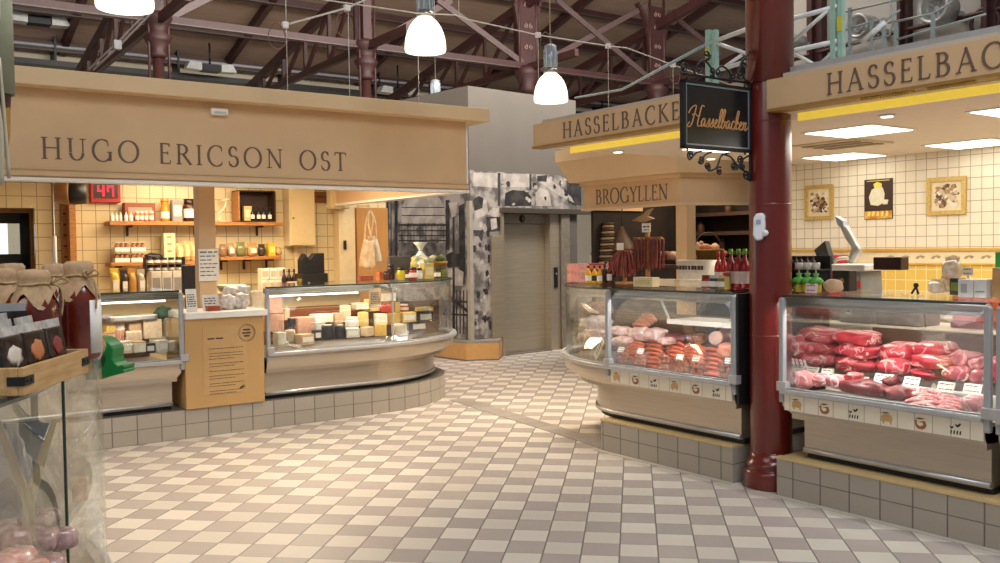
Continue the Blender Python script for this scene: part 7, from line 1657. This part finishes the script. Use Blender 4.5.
# trusses running away to the hall wall, one per column
def rp(px, py, x): return RO.sx(px, py, x)
def truss(x, lab):
    t = inframe(RO, 'roof_truss', lab, 'roof truss', x, 0, 0, None, 'structure')
    X1 = CT[1]
    A = rp(366, -27, X1); B = rp(272, 66, X1)
    k = (B[1] - A[1]) / (B[0] - A[0]); top = lambda y: A[1] + k * (y - A[0])
    C = rp(357, 51, X1); D = rp(270, 90, X1); kb = (D[1] - C[1]) / (D[0] - C[0]); bot = lambda y: C[1] + kb * (y - C[0])
    MB().bar((0, A[0] - 3, top(A[0] - 3)), (0, 23.9, top(23.9)), .13, .2).build('top_chord', IR, t)
    MB().bar((0, C[0] - 2, bot(C[0] - 2)), (0, 23.9, bot(23.9)), .10, .14).build('bottom_chord', IR, t)
    q = MB(); ys = [16.4, 17.6, 18.8, 20.0, 21.2, 22.4]
    for i in range(5):
        q.bar((0, ys[i], top(ys[i])), (0, ys[i], bot(ys[i])), .07, .07); q.bar((0, ys[i], top(ys[i])), (0, ys[i + 1], bot(ys[i + 1])), .06, .08)
    q.build('web_struts', IR, t)
    MB().bar((0, 4, deck_z(4) - .12), (0, 24, deck_z(24) - .12), .14, .2).build('rafter', IR, t)
for i, x in enumerate([CT[0] - 3.86] + CT + [CT[3] + 3.86, CT[3] + 7.72]):
    truss(x, ['dark red roof truss beyond the left photo edge', 'dark red roof truss behind the first iron column from the left', 'dark red roof truss behind the second iron column from the left', 'dark red roof truss behind the third iron column from the left', 'dark red roof truss behind the fourth iron column from the left', 'dark red roof truss behind the hanging sign', 'dark red roof truss over the meat stall'][i])
# purlins
for i, (y, dz, h) in enumerate(((23.6, -.2, .2), (22.2, -.13, .14), (20.6, -.13, .16), (19.0, -.13, .14), (17.4, -.13, .16), (15.6, -.13, .16), (13.8, -.13, .16))):
    t = inframe(RO, 'purlin', 'dark red roof beam under the brown boards, %s from the far wall' % ORD[i], 'roof beam', 0, y, deck_z(y) + dz, None, 'structure')
    MB().box(-14, 30, -.04, .04, -h / 2, h / 2).build('web', IR, t); MB().box(-14, 30, -.09, .09, -h / 2 - .02, -h / 2).build('flange', mat('flange_pale', '#52403b', .5), t)
# tie beam in the column row and cross braces
t = inframe(RO, 'tie_beam', 'long dark red tie beam linking the iron columns', 'roof beam', 0, YC_, 0, None, 'structure')
zt_ = RO.px(450, 56, YC_)[1]
MB().box(-14, 30, -.06, .06, zt_ - .055, zt_ + .055).build('web', IR, t); MB().box(-14, 30, -.07, .07, zt_ - .075, zt_ - .055).build('flange', MATS['flange_pale'], t)
br = mat('brace_iron', '#574442', .5, var=.1)
for i, (a, b, lab) in enumerate((((437, 0), (522, 63), 'flat cross brace falling to the right between the second and third iron columns'), ((372, 45), (452, 0), 'flat cross brace rising to the right between the second and third iron columns'), ((556, 0), (655, 84), 'flat cross brace falling to the right between the third and fourth iron columns'), ((535, 67), (650, 4), 'flat cross brace rising to the right between the third and fourth iron columns'), ((668, 12), (720, 55), 'flat cross brace falling to the right beyond the fourth iron column'), ((160, 22), (220, -8), 'flat cross brace rising to the right beyond the first iron column'))):
    p = RO.px(*a, YC_); q_ = RO.px(*b, YC_)
    yy = -.02 + .05 * (i % 2)
    soloF(RO, MB().bar((p[0], yy, p[1]), (q_[0], yy, q_[1]), .05, .12), 'cross_brace', br, lab, 'brace', 0, YC_, 0, kind='structure')
# wall duct / rails on the far wall
t = inframe(RO, 'cable_tray', 'long grey cable tray with pipes along the far wall above the cheese fascia', 'cable tray', 0, 0, 0)
z1_ = RO.px(200, 76, 23.6)[1]
MB().box(-8, 26, 23.4, 23.8, z1_ - .12, z1_).build('tray', mat('dark_tray', '#2a2a2c', .5), t)
for dz in (.35, .62): MB().tube([(-8, 23.55, z1_ + dz), (26, 23.55, z1_ + dz)], .04, 8).build('pipe', M['greyplastic'], t)
for i in range(12): MB().box(-7 + i * 2.8, -6.95 + i * 2.8, 23.5, 24.0, z1_, z1_ + .66).build('hanger', M['black'], t)
for i, (px, py) in enumerate(((39, 25), (210, 72), (398, 95))):
    x, z = RO.px(px, py, 22.8)
    t = inframe(RO, 'floodlight', 'pale floodlight fixture with black middle hung near the far wall, %s from the left' % ORD[i], 'light', x, 22.8, z)
    MB().box(-.22, .22, -.16, .16, 0, .16).build('black_box', M['black'], t)
    for s_ in (-1, 1): MB().slab([(s_ * .24, .0), (s_ * .62, .02), (s_ * .52, .2), (s_ * .24, .18)], -.16, .16).build('pale_wing', colmat('#c9c9c4', .3), t)
    MB().tube([(0, 0, .16), (0, 0, deck_z(22.8) - z - .12)], .025, 8).build('rod', M['black'], t)
# ------------------------------------------------ lamps
def lamp(px_c, py_b, py_t, dia_px, Y, lab, dome=True, cyl=.26):
    p = Py(px_c, py_b, Y); r = dia_px / 2 / FPX * Y
    t = thing('pendant_lamp', lab, 'lamp', (p.x, p.y, p.z), 0, 'dome pendant lamps')
    hgt = r * 1.65
    MB().lathe([(r * .96, 0), (r, hgt * .06), (r * .995, hgt * .2), (r * .96, hgt * .38), (r * .88, hgt * .56), (r * .76, hgt * .73), (r * .6, hgt * .87), (r * .42, hgt * .97), (r * .36, hgt)], 36).build('opal_dome', M['lampdome'], t)
    MB().lathe([(r * .40, hgt), (r * .44, hgt + .02), (r * .38, hgt + .05)], 24).build('collar', M['steel'], t)
    MB().lathe([(r * .36, hgt + .04), (r * .36, hgt + cyl + .04), (.02, hgt + cyl + .06)], 24).build('ballast_cylinder', mat('lamp_alu', '#9aa5ab', .35, .5), t)
    q = MB()
    for i in range(8): a = 2 * pi * i / 8; q.box(r * .365 * cos(a) - .006, r * .365 * cos(a) + .006, r * .365 * sin(a) - .006, r * .365 * sin(a) + .006, hgt + .06, hgt + cyl)
    q.build('cooling_ribs', MATS['lamp_alu'], t)
    MB().tube([(0, 0, hgt + cyl + .05), (0, 0, 8.6 - p.z)], .008, 6).build('wire', M['steel'], t)
    return t
lamp(425.5, 52, 17, 41, 8.1, 'glowing white dome pendant lamp above the right part of the cheese fascia')
lamp(551, 102, 75, 34, 9.9, 'glowing white dome pendant lamp before the grey lift shaft', cyl=.25)
lamp(125, 9, -30, 55, 6.0, 'glowing white dome pendant lamp cut by the top photo edge at the left')
p = Py(436, 118, 15.0)
lamp(436, 122, 100, 24, 15.0, 'distant pendant lamp whose dome is hidden behind the cheese fascia', cyl=.3)
# ------------------------------------------------ cables with junction boxes
wc = colmat('#d2cdc5', .6)
t = inframe(HU, 'power_cable', 'pale power cable running under the roof with white junction boxes', 'cable')
yc = -1.2
def kp(px, py): x, z = HU.px(px, py, yc); return (x, yc, z)
MB().tube([kp(*p) for p in ((250, -14), (325, 0), (417, 13), (456, 15), (470, 20), (538, 35), (608, 46), (627, 48), (673, 65), (693, 72), (740, 88))], .0055, 6).build('main_cable', wc, t)
q0 = kp(285, 25); q1 = kp(347, 8); q2 = kp(365, 0); q3 = kp(420, -20)
MB().tube([q0, q1, q2, q3], .008, 6).build('branch_cable', wc, t)
for p in ((538, 35), (608, 46), (673, 65), (347, 8), (285, 25)):
    c = kp(*p); MB().box(c[0] - .024, c[0] + .024, c[1] - .02, c[1] + .02, c[2] - .024, c[2] + .024).build('junction_box', M['white'], t, bevel=.006)
for a, y0_, y1_ in ((285, -30, 92), (348, 8, 96), (608, 46, 112), (673, 65, 100), (538, 35, 80), (418, 45, 104), (459, 15, -20)):
    c = kp(a, y0_); d_ = kp(a, y1_); MB().tube([c, (c[0], c[1], d_[2])], .003, 6).build('drop_cable', wc, t)
for a, b in ((277, 36), (344, 24), (546, 43), (675, 74)):
    c = kp(a, b); MB().tube([(c[0] + .07 * cos(u) * (1 - .2 * sin(u)), yc, c[2] + .1 * sin(u)) for u in [2 * pi * i / 16 for i in range(16)]], .004, 6, closed=True).build('cable_loop', colmat('#7a5a52'), t)
t = inframe(HU, 'conduit_pair', 'two parallel metal conduits slanting up above the left end of the cheese fascia', 'conduit')
for dx in (0, 5): MB().tube([kp(88 + dx, 70), kp(118 + dx, 42), kp(147 + dx, 12), kp(160 + dx, -4)], .008, 8).build('conduit', colmat('#8a7f7a', .5), t)
c = kp(117, 45); MB().box(c[0] - .025, c[0] + .025, c[1] - .03, c[1] + .02, c[2] - .03, c[2] + .03).build('clamp', M['alu'], t)
# ------------------------------------------------ white lattice rail on the meat stall roof
YL = .8
wl2 = colmat('#dfe3e2', .35); gl2 = colmat('#9fc2b6', .4)
t = inframe(HA, 'lattice_rail', 'white and green lattice girder lying on the meat stall roof behind the column', 'girder')
def lpx(px, py): x, z = HA.px(px, py, YL); return (x, YL, z)
MB().tube([lpx(707, 44), lpx(745, 30), lpx(792, 19), lpx(838, 6)], .018, 8).build('top_rail', wl2, t)
MB().tube([lpx(712, 72), lpx(745, 62), lpx(792, 51), lpx(838, 41)], .018, 8).build('bottom_rail', wl2, t)
for a, b in (((713, 42), (748, 54)), ((717, 72), (742, 55)), ((792, 42), (832, 7)), ((792, 52), (820, 68)), ((820, 64), (838, 48)), ((760, 27), (790, 50))): MB().tube([lpx(*a), lpx(*b)], .014, 8).build('diagonal', wl2, t)
for a in (708.5, 715.5, 834, 841.5):
    e = lpx(a, 30 if a < 800 else -4); MB().box(e[0] - .018, e[0] + .018, YL - .02, YL + .02, 2.70, e[2]).build('post', gl2, t)
c = lpx(709, 55); MB().box(c[0] - .02, c[0] + .02, YL - .024, YL - .0205, c[2] - .06, c[2] + .05).build('yellow_sticker', colmat('#d6c63a'), t)
c = lpx(841.5, 24); MB().box(c[0] - .02, c[0] + .02, YL - .024, YL - .0205, c[2] - .05, c[2] + .05).build('yellow_sticker', colmat('#d6c63a'), t)
t = inframe(HA, 'grey_handrail', 'thin grey handrail with ladder rungs above the fascia right of the big column', 'railing')
gr = colmat('#8f9a98', .4)
def gpx(px, py): x, z = HA.px(px, py, 1.3); return (x, 1.3, z)
for pl_ in (((845, 12), (892, 1), (910, -3)), ((845, 30), (884, 18)), ((850, 44), (890, 35), (893, 22), (890, -4)), ((888, 23), (932, 14), (948, 5), (960, -8)), ((895, 40), (986, 14)), ((862, 30), (880, 24), (900, 10))): MB().tube([gpx(*p) for p in pl_], .008, 8).build('rail', gr, t)
for a, b in ((850, 8), (872, 20), (884, 18), (896, 22), (933, 14)):
    e = gpx(a, b); MB().box(e[0] - .012, e[0] + .012, 1.29, 1.31, 2.70, e[2]).build('post', gr, t)
MB().tube([gpx(862, 42), gpx(886, 22)], .022, 8).build('diagonal_tube', wl2, t)
t = inframe(HU, 'tension_wire', 'pale blue tension wire slanting up to the green girder post', 'wire')
a = HA.w(*[lpx(707, 44)[0], YL, lpx(707, 44)[2]]); b = RO.w(0, 0); p0 = Py(575, 98, 13.5)
l0 = HU.loc(a.x, a.y); l1 = HU.loc(p0.x, p0.y)
MB().tube([(l0[0], l0[1], a.z), ((l0[0] + l1[0]) / 2, (l0[1] + l1[1]) / 2, (a.z + p0.z) / 2 - .12), (l1[0], l1[1], p0.z)], .014, 6).build('wire', colmat('#9db4bb', .4), t)
# hall side wall behind the meat stall : pale panels, dark red posts, round fans
YH = 6.0
xl_ = HA.px(748, 40, YH)[0]
struct(MB().box(xl_, 6, YH, YH + .2, 0, 8.0), 'wall_east', mat('grey_hall_panel', '#a39e97', .7, var=.04, scale=2), HA)
for i, (a, b) in enumerate(((812, 827), (902, 913), (986, 1001))):
    x0 = HA.px(a, 25, YH)[0]; x1 = HA.px(b, 15, YH)[0]
    t = inframe(HA, 'wall_post', 'dark red iron wall post above the meat stall, %s from the column' % ORD[i], 'post', 0, YH, 0, None, 'structure'); MB().box(x0, x1, -.12, -.001, 0, 8).build('flange', IR, t); MB().box((x0 + x1) / 2 - .02, (x0 + x1) / 2 + .02, -.2, -.12, 0, 8).build('web', IR, t)
for i, (px, py, r) in enumerate(((799, 43, .11), (868, 28, .15), (943, 10, .19))):
    x, z = HA.px(px, py, YH - .4)
    t = inframe(HA, 'round_fan', 'round silver duct fan above the meat stall, %s' % ['smallest, right beside the column', 'middle one', 'largest, nearest the top right'][i], 'fan', x, YH - .4, z)
    T = Matrix.Rotation(pi / 2, 4, 'X') @ Matrix.Rotation(.0, 4, 'Y')
    MB().lathe([(r * .8, -.05), (r, -.03), (r, .22), (r * .9, .25), (r * .7, .2), (r * .65, .1)], 26, T=T).build('drum', mat('galvanised', '#b5b5b2', .35, .5, var=.1), t)
    q = MB()
    for k in range(5): a = 2 * pi * k / 5; q.bar((r * .1 * cos(a), -.1, r * .1 * sin(a)), (r * .66 * cos(a), -.12, r * .66 * sin(a)), .05, .012)
    q.lathe([(r * .15, .08), (r * .15, .14)], 14, T=T); q.build('fan_blades', M['greyplastic'], t)
    MB().box(-.03, .03, .03, .399, -.03, .03).build('wall_arm', M['greyplastic'], t)
t = inframe(HA, 'conduit_run', 'dark conduit with loops running along the grey wall behind the handrail', 'conduit', 0, YH - .1, 0)
def wpx(px, py): x, z = HA.px(px, py, YH - .1); return (x, 0, z)
MB().tube(catmull([wpx(*p) for p in ((792, 60), (850, 44), (905, 30), (960, 18), (1010, 6))], 5), .03, 8).build('conduit', IR, t)
for a, b in ((830, 58), (985, 22)): c = wpx(a, b); MB().tube([(c[0] + .16 * cos(u), 0, c[2] + .16 * sin(u)) for u in [2 * pi * i / 16 for i in range(16)]], .025, 6, closed=True).build('loop', IR, t)
# floor border of grey tile between the two plinths
p0 = Pz(449, 400); p1 = Pz(606, 450)
dd = (p1 - p0); dd.z = 0; nn = Vector((-dd.y, dd.x, 0)).normalized() * .2
M['border'] = tiles('floor_border_tile', '#97908a', '#6f6862', .2, .2, ('X', 'Y'), .014, .1, .35)
L0 = dd.length; fb = MB().box(0, L0, 0, .20, 0.0005, .002); o = fb.build('trim_8', M['border']); o.location = (p0.x, p0.y, 0); o.rotation_euler = (0, 0, atan2(dd.y, dd.x)); o['kind'] = 'structure'; o['label'] = 'grey tile border strip crossing the aisle between the two plinths'
# ================================================================== light
def area(name, loc, target, size, power, col, size_y=None, spread=None):
    l = bpy.data.lights.new(name, 'AREA'); l.energy = power; l.color = col; l.shape = 'RECTANGLE' if size_y else 'SQUARE'; l.size = size
    if size_y: l.size_y = size_y
    if spread: l.spread = radians(spread)
    o = bpy.data.objects.new(name, l); COL.objects.link(o); o.location = loc
    d = Vector(target) - Vector(loc); o.rotation_euler = d.to_track_quat('-Z', 'Y').to_euler(); return o
WARM = (1.0, .80, .56); COOL = (.93, .97, 1.0)
# roof lights of the hall, then added fill lights
area('roof_light_near', (2.6, .8, 7.6), (1.9, 3.0, 0), 4.8, 400, COOL, 3.8)
area('roof_light_back', (2.0, 12.0, 7.6), (1.0, 12.6, 0), 5, 360, (1, .93, .85), 3)
area('hall_fill', (-5.5, -2.2, 5.5), (0, 8, 1.5), 6, 150, (1.0, .92, .80), 3)  # unseen area light added behind the camera to lift the cheese fascia
area('roof_fill', RO.w(8, 9, 6.6), RO.w(8, 24, 7.0), 14, 1500, (1, .95, .88), 1.5)  # unseen area light added to brighten the dark roof boards, no window there
# stall lights
p = HU.w(-.75, 1.7, 2.58); area('cheese_stall_light', p, p + Vector((0, 0, -1)), 2.2, 95, WARM, 1.6)
p = HU.w(-.2, 1.2, 2.58); area('cheese_stall_light', p, HU.w(-.2, 1.4, 1), .8, 30, WARM, .8)
p = BR.w(-.4, 1.2, 2.7); area('bakery_light', p, p + Vector((0, 0, -1)), 1.2, 22, WARM, .8)
p = B2.w(.7, 1.2, 2.7); area('bakery_light', p, p + Vector((0, 0, -1)), .8, 14, WARM, .8)
for x in (-2.0, .4, 2.0):
    p = HA.w(x * .6, 1.9, 2.42); area('meat_stall_light', p, p + Vector((0, 0, -1)), 1.2, 26, (1, .93, .83), 1.2)
for F, x0, x1, z, e, c in ((HA, -1.5, -.33, 1.222, 9, (1, .93, .90)), (HA, .14, 1.36, 1.222, 8, (1, .94, .90)), (HA, 1.5, 3.1, 1.222, 9, (1, .93, .90)), (HU, -.95, .5, 1.18, 5, (1, .86, .70)), (HU, -3.2, -1.9, 1.18, 4.5, (1, .86, .70))):
    yy = .055 if F is HA else .2
    p = F.w((x0 + x1) / 2, yy, z); l = bpy.data.lights.new('case_light', 'AREA'); l.energy = e; l.color = c; l.shape = 'RECTANGLE'; l.size = x1 - x0; l.size_y = .03
    o = bpy.data.objects.new('case_light', l); COL.objects.link(o); o.location = p
    o.rotation_euler = (Matrix.Rotation(F.r, 4, 'Z') @ Matrix.Rotation(radians(28), 4, 'X')).to_euler()
# lamps : the light the pendants throw down
for (px, py, Y, e) in ((425.5, 56, 8.1, 60), (551, 106, 9.9, 60), (125, 14, 6.0, 60)):
    p = Py(px, py, Y); l = bpy.data.lights.new('pendant_light', 'SPOT'); l.energy = e * 5; l.color = (1, .80, .55); l.spot_size = radians(84); l.spot_blend = .6; l.shadow_soft_size = .2
    o = bpy.data.objects.new('pendant_light', l); COL.objects.link(o); o.location = (p.x, p.y, p.z - .04)
SC.cycles.use_denoising = True
SC.cycles.max_bounces = 8; SC.cycles.transparent_max_bounces = 16; SC.cycles.sample_clamp_indirect = 4
SC.view_settings.exposure = 0.0
